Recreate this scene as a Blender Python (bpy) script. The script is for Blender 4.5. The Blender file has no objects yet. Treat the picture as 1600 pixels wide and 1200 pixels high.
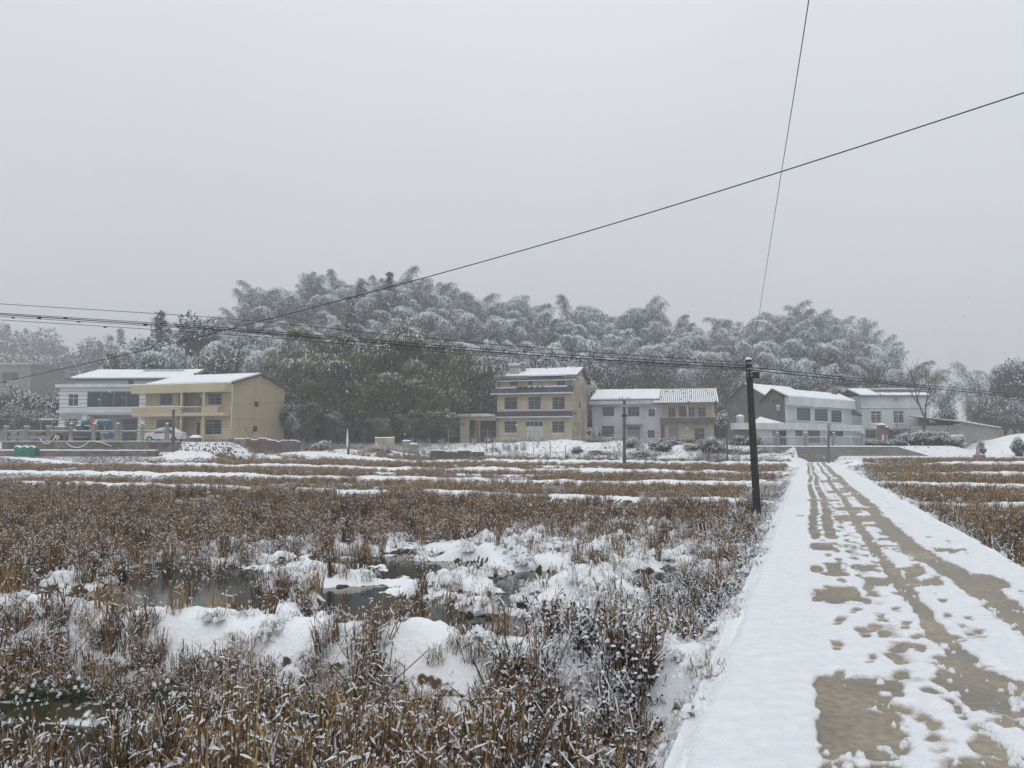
import bpy, math, random
import numpy as np
from mathutils import Vector

# ------------------------------------------------------------------ camera, sky, sun, exposure
scene = bpy.context.scene
COL = scene.collection
F = 1190.0                       # focal length in pixels of a 1600 px wide frame
PITCH = math.atan(92.0 / F)
CAM = Vector((0.0, 0.0, 1.6))
cam_data = bpy.data.cameras.new("camera")
cam_data.sensor_width = 36.0
cam_data.lens = 36.0 * F / 1600.0
cam_data.clip_start = 0.05
cam_data.clip_end = 6000.0
camera = bpy.data.objects.new("camera", cam_data)
camera.location = CAM
camera.rotation_euler = (math.pi / 2 + PITCH, 0.0, 0.0)
COL.objects.link(camera)
scene.camera = camera

SUN_EL, SUN_AZ = math.radians(52), math.radians(200)
world = bpy.data.worlds.new("World")
scene.world = world
world.use_nodes = True
wn, wl = world.node_tree.nodes, world.node_tree.links
wn.clear()
w_out = wn.new("ShaderNodeOutputWorld")
w_bg = wn.new("ShaderNodeBackground")
w_sky = wn.new("ShaderNodeTexSky")
w_sky.sky_type = 'NISHITA'
w_sky.sun_disc = False
w_sky.sun_elevation = SUN_EL
w_sky.sun_rotation = SUN_AZ
w_sky.air_density = 1.0
w_sky.dust_density = 4.0
w_bg.inputs['Strength'].default_value = 0.1
# overcast cloud deck: brightness falls towards the horizon as (1 + 2 sin h) / 3
w_geo = wn.new("ShaderNodeNewGeometry")
w_sep = wn.new("ShaderNodeSeparateXYZ")
w_abs = wn.new("ShaderNodeMath"); w_abs.operation = 'ABSOLUTE'
w_ma = wn.new("ShaderNodeMath"); w_ma.operation = 'MULTIPLY_ADD'
w_ma.inputs[1].default_value = 0.45; w_ma.inputs[2].default_value = 0.55
w_noise = wn.new("ShaderNodeTexNoise")
w_noise.inputs['Scale'].default_value = 1.6
w_noise.inputs['Detail'].default_value = 3.0
w_nr = wn.new("ShaderNodeMapRange")
w_nr.inputs['To Min'].default_value = 0.90; w_nr.inputs['To Max'].default_value = 1.10
w_m1 = wn.new("ShaderNodeMath"); w_m1.operation = 'MULTIPLY'
w_deck = wn.new("ShaderNodeMix"); w_deck.data_type = 'RGBA'; w_deck.blend_type = 'MULTIPLY'
w_deck.inputs[0].default_value = 1.0
w_deck.inputs[6].default_value = (9.95, 10.25, 10.6, 1.0)
w_mix = wn.new("ShaderNodeMix"); w_mix.data_type = 'RGBA'
w_mix.inputs[0].default_value = 0.94           # the deck lets little of the clear sky through
wl.new(w_geo.outputs['Incoming'], w_sep.inputs[0])
wl.new(w_geo.outputs['Incoming'], w_noise.inputs['Vector'])
wl.new(w_sep.outputs['Z'], w_abs.inputs[0])
wl.new(w_abs.outputs[0], w_ma.inputs[0])
wl.new(w_noise.outputs['Fac'], w_nr.inputs['Value'])
wl.new(w_ma.outputs[0], w_m1.inputs[0])
wl.new(w_nr.outputs[0], w_m1.inputs[1])
wl.new(w_m1.outputs[0], w_deck.inputs[7])
wl.new(w_sky.outputs[0], w_mix.inputs[6])
wl.new(w_deck.outputs[2], w_mix.inputs[7])
wl.new(w_mix.outputs[2], w_bg.inputs['Color'])
wl.new(w_bg.outputs[0], w_out.inputs[0])

sun_data = bpy.data.lights.new("sun", 'SUN')
sun_data.energy = 0.5
sun_data.angle = math.radians(40)
sun_data.color = (1.0, 0.98, 0.95)
sun = bpy.data.objects.new("sun", sun_data)
sun.rotation_euler = (math.pi / 2 - SUN_EL, 0.0, math.pi - SUN_AZ)
COL.objects.link(sun)

scene.view_settings.view_transform = 'Standard'
scene.view_settings.look = 'None'
scene.view_settings.exposure = 0.10
scene.view_settings.gamma = 1.0
scene.view_settings.use_curve_mapping = False
scene.render.engine = 'CYCLES'
scene.cycles.use_denoising = True
scene.cycles.max_bounces = 6
scene.cycles.diffuse_bounces = 3
scene.cycles.glossy_bounces = 2
scene.cycles.transparent_max_bounces = 4
scene.cycles.volume_bounces = 3
scene.cycles.use_adaptive_sampling = True
scene.cycles.adaptive_threshold = 0.02

# ------------------------------------------------------------------ small maths
R = math.radians
rng = np.random.default_rng(11)
rnd = random.Random(5)
CP, SP = math.cos(PITCH), math.sin(PITCH)

def ray(px, py):
    u, v = (px - 800.0) / F, (600.0 - py) / F
    return Vector((u, CP - SP * v, SP + CP * v))

def at(px, py, Y):
    d = ray(px, py)
    return CAM + d * (Y / d.y)

def S(a, b, x):
    t = np.clip((np.asarray(x, float) - a) / (b - a), 0, 1)
    return t * t * (3 - 2 * t)

def _hash(i, j, seed):
    n = (i * 374761393 + j * 668265263 + seed * 974711) & 0x7fffffff
    n = ((n ^ (n >> 13)) * 1274126177) & 0x7fffffff
    return ((n ^ (n >> 16)) & 0xffff) / 65535.0

def vnoise(x, y, seed=0):
    x = np.asarray(x, float); y = np.asarray(y, float)
    i = np.floor(x).astype(np.int64); j = np.floor(y).astype(np.int64)
    fx = x - i; fy = y - j
    fx = fx * fx * (3 - 2 * fx); fy = fy * fy * (3 - 2 * fy)
    a = _hash(i, j, seed); b = _hash(i + 1, j, seed); c = _hash(i, j + 1, seed); d = _hash(i + 1, j + 1, seed)
    return (a * (1 - fx) + b * fx) * (1 - fy) + (c * (1 - fx) + d * fx) * fy

def fbm(x, y, seed=0, o=4):
    s, a, t = 0.0, 0.5, 0.0
    for k in range(o):
        s = s + a * vnoise(x * 2 ** k, y * 2 ** k, seed + k * 17); t += a; a *= 0.5
    return s / t

# ------------------------------------------------------------------ materials
MATS = {}
def nodes_of(name):
    m = bpy.data.materials.new(name); m.use_nodes = True
    nt = m.node_tree; b = nt.nodes['Principled BSDF']
    MATS[name] = m
    return m, nt, b

def mat(name, col, rough=0.8, col2=None, scale=3.0, detail=4.0, bump=0.0, bscale=None, metal=0.0, spec=0.3, sat_lo=0.35, sat_hi=0.65, vec=None):
    m, nt, b = nodes_of(name)
    b.inputs['Roughness'].default_value = rough
    b.inputs['Metallic'].default_value = metal
    b.inputs['Specular IOR Level'].default_value = spec
    b.inputs['Base Color'].default_value = (*col, 1)
    geo = nt.nodes.new("ShaderNodeNewGeometry")
    src = geo.outputs['Position']
    if vec:
        mp = nt.nodes.new("ShaderNodeMapping"); mp.inputs['Scale'].default_value = vec
        nt.links.new(src, mp.inputs[0]); src = mp.outputs[0]
    if col2 is not None:
        n = nt.nodes.new("ShaderNodeTexNoise"); n.inputs['Scale'].default_value = scale; n.inputs['Detail'].default_value = detail
        nt.links.new(src, n.inputs['Vector'])
        mr = nt.nodes.new("ShaderNodeMapRange"); mr.inputs['From Min'].default_value = sat_lo; mr.inputs['From Max'].default_value = sat_hi
        nt.links.new(n.outputs['Fac'], mr.inputs['Value'])
        mx = nt.nodes.new("ShaderNodeMix"); mx.data_type = 'RGBA'
        mx.inputs[6].default_value = (*col, 1); mx.inputs[7].default_value = (*col2, 1)
        nt.links.new(mr.outputs[0], mx.inputs[0]); nt.links.new(mx.outputs[2], b.inputs['Base Color'])
    if bump > 0:
        n2 = nt.nodes.new("ShaderNodeTexNoise"); n2.inputs['Scale'].default_value = bscale or scale * 3; n2.inputs['Detail'].default_value = 5
        nt.links.new(src, n2.inputs['Vector'])
        bp = nt.nodes.new("ShaderNodeBump"); bp.inputs['Strength'].default_value = bump; bp.inputs['Distance'].default_value = 0.05
        nt.links.new(n2.outputs['Fac'], bp.inputs['Height']); nt.links.new(bp.outputs[0], b.inputs['Normal'])
    return m

def instance_tint(m, lo, hi):
    """colour varies from one scattered piece to the next"""
    nt = m.node_tree; b = nt.nodes['Principled BSDF']
    oi = nt.nodes.new("ShaderNodeObjectInfo")
    mx = nt.nodes.new("ShaderNodeMix"); mx.data_type = 'RGBA'
    mx.inputs[6].default_value = (*lo, 1); mx.inputs[7].default_value = (*hi, 1)
    nt.links.new(oi.outputs['Random'], mx.inputs[0]); nt.links.new(mx.outputs[2], b.inputs['Base Color'])

def banded(name, col, line, period, width=0.12, rough=0.7, noise_col=None):
    """courses of cladding too fine to tell apart from here: thin darker lines every `period` metres of height"""
    m, nt, b = nodes_of(name)
    b.inputs['Roughness'].default_value = rough; b.inputs['Specular IOR Level'].default_value = 0.3
    geo = nt.nodes.new("ShaderNodeNewGeometry"); sp = nt.nodes.new("ShaderNodeSeparateXYZ")
    nt.links.new(geo.outputs['Position'], sp.inputs[0])
    d = nt.nodes.new("ShaderNodeMath"); d.operation = 'DIVIDE'; d.inputs[1].default_value = period
    fr = nt.nodes.new("ShaderNodeMath"); fr.operation = 'FRACT'
    lt = nt.nodes.new("ShaderNodeMath"); lt.operation = 'LESS_THAN'; lt.inputs[1].default_value = width
    nt.links.new(sp.outputs['Z'], d.inputs[0]); nt.links.new(d.outputs[0], fr.inputs[0]); nt.links.new(fr.outputs[0], lt.inputs[0])
    n = nt.nodes.new("ShaderNodeTexNoise"); n.inputs['Scale'].default_value = 0.9; n.inputs['Detail'].default_value = 6
    mp = nt.nodes.new("ShaderNodeMapping"); mp.inputs['Scale'].default_value = (1, 1, 0.35)
    nt.links.new(geo.outputs['Position'], mp.inputs[0]); nt.links.new(mp.outputs[0], n.inputs['Vector'])
    mr = nt.nodes.new("ShaderNodeMapRange"); mr.inputs['From Min'].default_value = 0.45; mr.inputs['From Max'].default_value = 0.75
    nt.links.new(n.outputs['Fac'], mr.inputs['Value'])
    mx0 = nt.nodes.new("ShaderNodeMix"); mx0.data_type = 'RGBA'
    mx0.inputs[6].default_value = (*col, 1); mx0.inputs[7].default_value = (*(noise_col or tuple(c * 0.75 for c in col)), 1)
    nt.links.new(mr.outputs[0], mx0.inputs[0])
    mx = nt.nodes.new("ShaderNodeMix"); mx.data_type = 'RGBA'; mx.inputs[7].default_value = (*line, 1)
    nt.links.new(lt.outputs[0], mx.inputs[0]); nt.links.new(mx0.outputs[2], mx.inputs[6]); nt.links.new(mx.outputs[2], b.inputs['Base Color'])
    return m

def bricks(name, c1, c2, mortar, scale=4.0):
    m, nt, b = nodes_of(name)
    b.inputs['Roughness'].default_value = 0.9; b.inputs['Specular IOR Level'].default_value = 0.15
    geo = nt.nodes.new("ShaderNodeNewGeometry"); sp = nt.nodes.new("ShaderNodeSeparateXYZ"); cb = nt.nodes.new("ShaderNodeCombineXYZ")
    ad = nt.nodes.new("ShaderNodeMath"); ad.operation = 'ADD'
    nt.links.new(geo.outputs['Position'], sp.inputs[0]); nt.links.new(sp.outputs['X'], ad.inputs[0]); nt.links.new(sp.outputs['Y'], ad.inputs[1])
    nt.links.new(ad.outputs[0], cb.inputs[0]); nt.links.new(sp.outputs['Z'], cb.inputs[1])
    br = nt.nodes.new("ShaderNodeTexBrick"); br.inputs['Scale'].default_value = scale
    br.inputs['Color1'].default_value = (*c1, 1); br.inputs['Color2'].default_value = (*c2, 1); br.inputs['Mortar'].default_value = (*mortar, 1)
    n = nt.nodes.new("ShaderNodeTexNoise"); n.inputs['Scale'].default_value = 0.8; n.inputs['Detail'].default_value = 6
    nt.links.new(geo.outputs['Position'], n.inputs['Vector'])
    mx = nt.nodes.new("ShaderNodeMix"); mx.data_type = 'RGBA'; mx.blend_type = 'MULTIPLY'; mx.inputs[0].default_value = 0.6
    mr = nt.nodes.new("ShaderNodeMapRange"); mr.inputs['From Min'].default_value = 0.3; mr.inputs['From Max'].default_value = 0.7; mr.inputs['To Min'].default_value = 0.45
    nt.links.new(n.outputs['Fac'], mr.inputs['Value'])
    nt.links.new(cb.outputs[0], br.inputs['Vector']); nt.links.new(br.outputs['Color'], mx.inputs[6]); nt.links.new(mr.outputs[0], mx.inputs[7])
    nt.links.new(mx.outputs[2], b.inputs['Base Color'])
    return m

snow = mat("snow", (0.84, 0.86, 0.89), 0.75, col2=(0.77, 0.79, 0.83), scale=9, bump=0.6, bscale=38, spec=0.25)
snow_smooth = mat("roof_snow", (0.84, 0.86, 0.88), 0.8, col2=(0.78, 0.80, 0.83), scale=0.7, bump=0.2, bscale=4, spec=0.2)
snow_leaf = mat("snow_on_leaves", (0.80, 0.82, 0.85), 0.9, spec=0.1)
leaf_hill = mat("bamboo_leaf", (0.040, 0.055, 0.038), 0.7, spec=0.15); instance_tint(leaf_hill, (0.030, 0.045, 0.034), (0.060, 0.072, 0.042))
leaf_olive = mat("olive_bamboo_leaf", (0.09, 0.10, 0.04), 0.7, spec=0.15); instance_tint(leaf_olive, (0.030, 0.054, 0.021), (0.150, 0.160, 0.052))
leaf_fir = mat("fir_needles", (0.030, 0.045, 0.032), 0.75, spec=0.1)
leaf_bush = mat("bush_leaf", (0.045, 0.055, 0.038), 0.75, spec=0.1)
bark = mat("bark", (0.09, 0.075, 0.06), 0.9, col2=(0.05, 0.042, 0.036), scale=6)
culm = mat("bamboo_culm", (0.10, 0.12, 0.06), 0.6, col2=(0.06, 0.075, 0.045), scale=4)
stalk_a = mat("dry_stalk_red", (0.17, 0.085, 0.04), 0.85, spec=0.1); instance_tint(stalk_a, (0.070, 0.039, 0.022), (0.20, 0.118, 0.063))
stalk_b = mat("dry_stalk_straw", (0.26, 0.16, 0.07), 0.85, spec=0.1); instance_tint(stalk_b, (0.20, 0.130, 0.066), (0.42, 0.285, 0.150))
stalk_c = mat("dark_weed", (0.045, 0.032, 0.028), 0.85, spec=0.1)
grass_g = mat("green_grass", (0.045, 0.075, 0.025), 0.7, spec=0.15); instance_tint(grass_g, (0.03, 0.055, 0.018), (0.075, 0.105, 0.04))
concrete = mat("concrete", (0.30, 0.29, 0.27), 0.85, col2=(0.19, 0.18, 0.165), scale=1.3, bump=0.2)
old_wall = mat("stained_concrete", (0.22, 0.205, 0.18), 0.9, col2=(0.09, 0.08, 0.07), scale=1.1, detail=8, bump=0.4, bscale=6)
stone_wall = bricks("stone_wall_blocks", (0.27, 0.255, 0.235), (0.20, 0.19, 0.175), (0.13, 0.12, 0.115), 1.6)
pole_dark = mat("dark_pole", (0.018, 0.016, 0.015), 0.7, col2=(0.035, 0.032, 0.03), scale=3)
pole_grey = mat("concrete_pole", (0.12, 0.115, 0.11), 0.8, col2=(0.07, 0.068, 0.066), scale=2)
wire_m = mat("black_cable", (0.015, 0.015, 0.016), 0.6)
thin_wire_m = mat("grey_wire", (0.10, 0.10, 0.105), 0.6)
glass = mat("window_glass", (0.020, 0.024, 0.028), 0.12, col2=(0.045, 0.05, 0.056), scale=0.8, spec=0.3)
glass_blue = mat("tinted_glass", (0.015, 0.026, 0.032), 0.15, col2=(0.024, 0.038, 0.044), scale=0.5, spec=0.3)
frame_w = mat("pale_frame", (0.55, 0.56, 0.57), 0.5)
frame_g = mat("grey_frame", (0.22, 0.23, 0.24), 0.5)
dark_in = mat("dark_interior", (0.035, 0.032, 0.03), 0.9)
yellow_tile = banded("yellow_tile", (0.45, 0.375, 0.25), (0.36, 0.30, 0.20), 0.30, 0.12, 0.55, (0.36, 0.295, 0.20))
yellow_pale = mat("pale_yellow_paint", (0.50, 0.43, 0.30), 0.7, col2=(0.44, 0.38, 0.26), scale=0.6)
cream = mat("cream_wall", (0.50, 0.435, 0.315), 0.75, col2=(0.38, 0.325, 0.235), scale=0.7, detail=9, vec=(1, 1, .35))
cream_old = mat("old_cream_wall", (0.50, 0.445, 0.33), 0.85, col2=(0.33, 0.285, 0.215), scale=0.6, detail=8)
side_old = mat("weathered_side_wall", (0.45, 0.37, 0.27), 0.9, col2=(0.24, 0.20, 0.16), scale=0.45, detail=8)
white_clad = banded("white_cladding", (0.56, 0.57, 0.57), (0.22, 0.23, 0.24), 0.50, 0.20, 0.6, (0.54, 0.55, 0.55))
white_wall = mat("white_wall", (0.54, 0.56, 0.58), 0.7, col2=(0.40, 0.42, 0.43), scale=0.7, detail=9, vec=(1, 1, .35))
white_trim = mat("white_trim", (0.58, 0.60, 0.61), 0.6, col2=(0.45, 0.46, 0.47), scale=0.9, detail=8, vec=(1, 1, .3))
stain = mat("stained_balcony", (0.13, 0.115, 0.105), 0.9, col2=(0.05, 0.045, 0.042), scale=1.4, detail=8)
brick_grey = bricks("grey_brick", (0.17, 0.165, 0.165), (0.11, 0.105, 0.105), (0.20, 0.195, 0.19), 3.0)
brick_red = bricks("red_brick", (0.23, 0.13, 0.095), (0.16, 0.10, 0.08), (0.18, 0.16, 0.15), 3.0)
brick_brown = bricks("brown_brick", (0.175, 0.140, 0.125), (0.13, 0.112, 0.105), (0.17, 0.155, 0.15), 2.6)
tile_blue = mat("dark_blue_tile", (0.035, 0.035, 0.060), 0.45, col2=(0.055, 0.055, 0.08), scale=5)
tile_dark = mat("dark_roof_tile", (0.05, 0.05, 0.054), 0.7, col2=(0.08, 0.08, 0.085), scale=3)
red_paint = mat("red_paint", (0.35, 0.06, 0.04), 0.5)
blue_paint = mat("blue_paint", (0.02, 0.09, 0.145), 0.5, col2=(0.035, 0.12, 0.18), scale=2)
teal_tarp = mat("green_tarp", (0.02, 0.20, 0.13), 0.6, col2=(0.015, 0.14, 0.09), scale=3, bump=0.3)
ochre_paint = mat("faded_ochre_paint", (0.30, 0.20, 0.09), 0.7, col2=(0.17, 0.12, 0.07), scale=3)
grey_paint = mat("grey_paint", (0.25, 0.26, 0.27), 0.5)
steel = mat("steel", (0.45, 0.46, 0.47), 0.35, metal=0.7)
rubber = mat("rubber", (0.02, 0.02, 0.02), 0.8)
purple_m = mat("purple_plastic", (0.16, 0.07, 0.15), 0.6)
pink_m = mat("pink_cloth", (0.36, 0.27, 0.33), 0.8)
plank_m = mat("weathered_plank", (0.14, 0.115, 0.095), 0.9, col2=(0.08, 0.07, 0.06), scale=5)
pale_green_m = mat("pale_green_paint", (0.36, 0.42, 0.38), 0.5)
mud_m = mat("dark_earth", (0.05, 0.042, 0.034), 0.95, col2=(0.09, 0.075, 0.055), scale=3)

# ground: bare earth, dead grass and lying snow by the weights stored on the sheet
def ground_material():
    m, nt, b = nodes_of("field_ground")
    b.inputs['Roughness'].default_value = 0.9; b.inputs['Specular IOR Level'].default_value = 0.2
    N, L = nt.nodes, nt.links
    geo = N.new("ShaderNodeNewGeometry")
    def attr(n):
        a = N.new("ShaderNodeAttribute"); a.attribute_name = n; return a.outputs['Fac']
    def noise(sc, det=6):
        n = N.new("ShaderNodeTexNoise"); n.inputs['Scale'].default_value = sc; n.inputs['Detail'].default_value = det
        L.new(geo.outputs['Position'], n.inputs['Vector']); return n.outputs['Fac']
    def mix(f, a, c):
        x = N.new("ShaderNodeMix"); x.data_type = 'RGBA'
        L.new(f, x.inputs[0])
        for s, k in ((a, 6), (c, 7)):
            if isinstance(s, tuple): x.inputs[k].default_value = (*s, 1)
            else: L.new(s, x.inputs[k])
        return x.outputs[2]
    def rangeof(f, lo, hi):
        r = N.new("ShaderNodeMapRange"); r.inputs['From Min'].default_value = lo; r.inputs['From Max'].default_value = hi
        L.new(f, r.inputs['Value']); return r.outputs[0]
    earth = mix(rangeof(noise(2.2), 0.35, 0.65), (0.050, 0.040, 0.030), (0.115, 0.080, 0.048))
    earth = mix(attr("green"), earth, (0.045, 0.065, 0.025))
    earth = mix(attr("red"), earth, (0.17, 0.085, 0.06))
    ad = N.new("ShaderNodeMath"); ad.operation = 'ADD'
    L.new(attr("snow"), ad.inputs[0])
    nm = N.new("ShaderNodeMath"); nm.operation = 'MULTIPLY_ADD'; nm.inputs[1].default_value = 1.6; nm.inputs[2].default_value = -0.8
    L.new(noise(5.0, 8), nm.inputs[0]); L.new(nm.outputs[0], ad.inputs[1])
    f = rangeof(ad.outputs[0], 0.44, 0.56)
    L.new(mix(f, earth, (0.83, 0.85, 0.88)), b.inputs['Base Color'])
    bp = N.new("ShaderNodeBump"); bp.inputs['Strength'].default_value = 0.5; bp.inputs['Distance'].default_value = 0.04
    L.new(noise(22, 6), bp.inputs['Height']); L.new(bp.outputs[0], b.inputs['Normal'])
    return m
ground_m = ground_material()

def road_material():
    m = mat("wet_dirty_concrete", (0.36, 0.315, 0.25), 0.6, col2=(0.26, 0.222, 0.175), scale=16.0, detail=12, bump=0.2, bscale=120, spec=0.35, sat_lo=0.36, sat_hi=0.64)
    nt = m.node_tree; b = nt.nodes['Principled BSDF']; src = b.inputs['Base Color'].links[0].from_socket
    geo = nt.nodes.new("ShaderNodeNewGeometry"); n = nt.nodes.new("ShaderNodeTexNoise"); n.inputs['Scale'].default_value = 1.1; n.inputs['Detail'].default_value = 6
    nt.links.new(geo.outputs['Position'], n.inputs['Vector'])
    mr = nt.nodes.new("ShaderNodeMapRange"); mr.inputs['From Min'].default_value = 0.4; mr.inputs['From Max'].default_value = 0.65; mr.inputs['To Min'].default_value = 0.65; mr.inputs['To Max'].default_value = 1.15
    mx = nt.nodes.new("ShaderNodeMix"); mx.data_type = 'RGBA'; mx.blend_type = 'MULTIPLY'; mx.inputs[0].default_value = 1.0
    nt.links.new(n.outputs['Fac'], mr.inputs['Value']); nt.links.new(src, mx.inputs[6]); nt.links.new(mr.outputs[0], mx.inputs[7]); nt.links.new(mx.outputs[2], b.inputs['Base Color'])
    rr = nt.nodes.new("ShaderNodeMapRange"); rr.inputs['From Min'].default_value = 0.4; rr.inputs['From Max'].default_value = 0.6; rr.inputs['To Min'].default_value = 0.28; rr.inputs['To Max'].default_value = 0.8
    nt.links.new(n.outputs['Fac'], rr.inputs['Value']); nt.links.new(rr.outputs[0], b.inputs['Roughness'])
    return m
road_m = road_material()
water_m = mat("pond_water", (0.030, 0.030, 0.024), 0.06, spec=0.5, bump=0.05, bscale=5)

# ------------------------------------------------------------------ mesh helpers
def link_mesh(name, V, faces, mats, idx=None, smooth=False, parent=None, origin=None):
    me = bpy.data.meshes.new(name)
    V = np.asarray(V, float)
    o = np.zeros(3) if origin is None else np.asarray(origin, float)
    if isinstance(faces, np.ndarray):
        k = faces.shape[1]; nf = faces.shape[0]
        me.vertices.add(len(V)); me.vertices.foreach_set('co', (V - o).astype(np.float32).ravel())
        me.loops.add(nf * k); me.loops.foreach_set('vertex_index', faces.astype(np.int32).ravel())
        me.polygons.add(nf)
        me.polygons.foreach_set('loop_start', np.arange(0, nf * k, k, dtype=np.int32))
    else:
        me.from_pydata((V - o).tolist(), [], faces); nf = len(faces)
    for mm in (mats if isinstance(mats, (list, tuple)) else [mats]):
        me.materials.append(mm)
    if idx is not None:
        me.polygons.foreach_set('material_index', np.asarray(idx, np.int32))
    if smooth:
        me.polygons.foreach_set('use_smooth', np.ones(nf, bool))
    me.update(calc_edges=True)
    ob = bpy.data.objects.new(name, me)
    return ob

def root_origin(p):
    while p.parent: p = p.parent
    return p.location.copy()

def tag(o, label=None, cat=None, group=None, kind=None):
    if label: o['label'] = label
    if cat: o['category'] = cat
    if group: o['group'] = group
    if kind: o['kind'] = kind
    return o

def thing(name, label, cat, loc=(0, 0, 0), group=None, rz=0.0):
    o = bpy.data.objects.new(name, None); COL.objects.link(o)
    o.location = loc; o.rotation_euler = (0, 0, rz); o.empty_display_size = 0.2
    return tag(o, label, cat, group)

class MB:
    """collects shapes in world coordinates, then links them as one mesh"""
    def __init__(s): s.v = []; s.f = []; s.m = []
    def hexa(s, p, m=0):
        n = len(s.v); s.v += [tuple(q) for q in p]
        for a in ((0, 3, 2, 1), (4, 5, 6, 7), (0, 1, 5, 4), (1, 2, 6, 5), (2, 3, 7, 6), (3, 0, 4, 7)):
            s.f.append(tuple(n + i for i in a)); s.m.append(m)
        return s
    def box(s, x0, x1, y0, y1, z0, z1, m=0):
        return s.hexa([(x0, y0, z0), (x1, y0, z0), (x1, y1, z0), (x0, y1, z0), (x0, y0, z1), (x1, y0, z1), (x1, y1, z1), (x0, y1, z1)], m)
    def poly(s, pts, m=0):
        n = len(s.v); s.v += [tuple(q) for q in pts]; s.f.append(tuple(range(n, n + len(pts)))); s.m.append(m); return s
    def tube(s, path, rad, n=6, m=0, cap=True):
        path = [Vector(p) for p in path]
        rad = rad if isinstance(rad, (list, tuple, np.ndarray)) else [rad] * len(path)
        base = len(s.v)
        for i, p in enumerate(path):
            d = (path[min(i + 1, len(path) - 1)] - path[max(i - 1, 0)]).normalized()
            a = d.cross(Vector((0, 0, 1)) if abs(d.z) < 0.95 else Vector((1, 0, 0))).normalized(); b = d.cross(a)
            for k in range(n):
                t = 2 * math.pi * k / n
                s.v.append(tuple(p + (a * math.cos(t) + b * math.sin(t)) * rad[i]))
        for i in range(len(path) - 1):
            for k in range(n):
                q = base + i * n
                s.f.append((q + k, q + (k + 1) % n, q + n + (k + 1) % n, q + n + k)); s.m.append(m)
        if cap:
            s.f.append(tuple(base + k for k in range(n))); s.m.append(m)
            e = base + (len(path) - 1) * n
            s.f.append(tuple(e + n - 1 - k for k in range(n))); s.m.append(m)
        return s
    def ball(s, c, r, n=8, k=5, m=0, sz=1.0, jit=0.0):
        base = len(s.v)
        for i in range(k + 1):
            ph = math.pi * i / k
            for j in range(n):
                th = 2 * math.pi * j / n
                q = r * (1 + jit * (rnd.random() - 0.5))
                s.v.append((c[0] + q * math.sin(ph) * math.cos(th), c[1] + q * math.sin(ph) * math.sin(th), c[2] + q * sz * math.cos(ph)))
        for i in range(k):
            for j in range(n):
                s.f.append((base + i * n + j, base + i * n + (j + 1) % n, base + (i + 1) * n + (j + 1) % n, base + (i + 1) * n + j)); s.m.append(m)
        return s
    def build(s, name, mats, parent=None, loc=None, smooth=False, label=None):
        org = root_origin(parent) if parent is not None else (Vector(loc) if loc is not None else Vector((0, 0, 0)))
        ob = link_mesh(name, s.v, s.f, mats, s.m, smooth, origin=org)
        COL.objects.link(ob)
        if parent is not None: ob.parent = parent
        else: ob.location = org
        if label: ob['label'] = label
        return ob

def copy_tree(o, parent=None):
    c = o.copy(); COL.objects.link(c); c.parent = parent
    for ch in list(o.children): copy_tree(ch, c)
    return c

def attr_float(ob, name, vals):
    a = ob.data.attributes.new(name, 'FLOAT', 'POINT'); a.data.foreach_set('value', np.asarray(vals, np.float32).ravel())

# ------------------------------------------------------------------ terrain
def road_xl(Y): return -0.62 + 0.385 * np.asarray(Y, float)
def road_z(Y): return -0.0055 * np.clip(np.asarray(Y, float) - 6, 0, 74)
ROAD_W = 3.35
RIDGE = [(-150, 2), (60, 2), (140, 3), (200, 10), (240, 14), (330, 19), (400, 25), (480, 29), (560, 29.5), (620, 28.5), (700, 25.5), (760, 23.5), (850, 22), (960, 20.5),
         (1030, 21.5), (1100, 17.5), (1170, 17.5), (1240, 20.5), (1300, 19.5), (1350, 16.5), (1390, 12), (1420, 7), (1450, 3), (1800, 2)]
FAR = [(-400, 62), (-100, 60), (30, 55), (90, 46), (130, 38), (180, 42), (240, 48), (400, 52), (900, 20), (1500, 6), (1560, 16), (1650, 30), (2000, 40)]
WATER_Z = -1.02

def hill_z(X, Y):
    Yc = np.maximum(Y, 30.0)
    px = 800 + F * X / Yc
    near = np.interp(px, [a for a, b in RIDGE], [b for a, b in RIDGE])
    far = np.interp(px, [a for a, b in FAR], [b for a, b in FAR])
    n = 1.6 + near * S(108, 188, Y) * (1 - 0.5 * S(230, 340, Y))
    f = far * S(270, 430, Y)
    return np.maximum(n, f) + (fbm(X / 14, Y / 14, 3) - 0.5) * 3.0 * S(112, 150, Y)

POOLS = [(-6.0, 13.4, 1.5, 2.3), (-4.4, 12.6, 1.1, 1.0), (-7.9, 12.9, 1.0, 1.0), (-2.0, 12.2, 1.4, 0.95), (-1.6, 16.4, 1.1, 0.8), (0.35, 14.6, 0.8, 1.3), (2.6, 15.2, 0.8, 0.7), (-4.2, 16.8, 1.3, 0.8), (-0.4, 11.3, 0.8, 0.5)]
def pool_mask(X, Y, grow=0.0, front=0.0):
    m = np.zeros(np.shape(X)); n = (fbm(np.asarray(X) / 0.7, np.asarray(Y) / 0.7, 7) - 0.5) * 0.9
    for a, b, rx, ry in POOLS:
        ry2 = ry + front / 2
        m = np.maximum(m, 1 - S(0.7, 1.1, ((X - a) / (rx + grow)) ** 2 + ((Y - b + front / 2) / (ry2 + grow)) ** 2 + n))
    return m
def marsh_right(X, Y): return ((X - 2.3 - 0.30 * (Y - 18)) / 3.6) ** 2 + ((Y - 18.2) / 5.0) ** 2
BUNDS = [(33.4, 0.24, 0.40, 1), (45.0, 0.26, 0.45, 2), (52.0, 0.16, 0.35, 8), (59.0, 0.28, 0.5, 3), (66.5, 0.18, 0.4, 9), (74.0, 0.28, 0.5, 4), (80.0, 0.2, 0.5, 5)]
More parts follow.
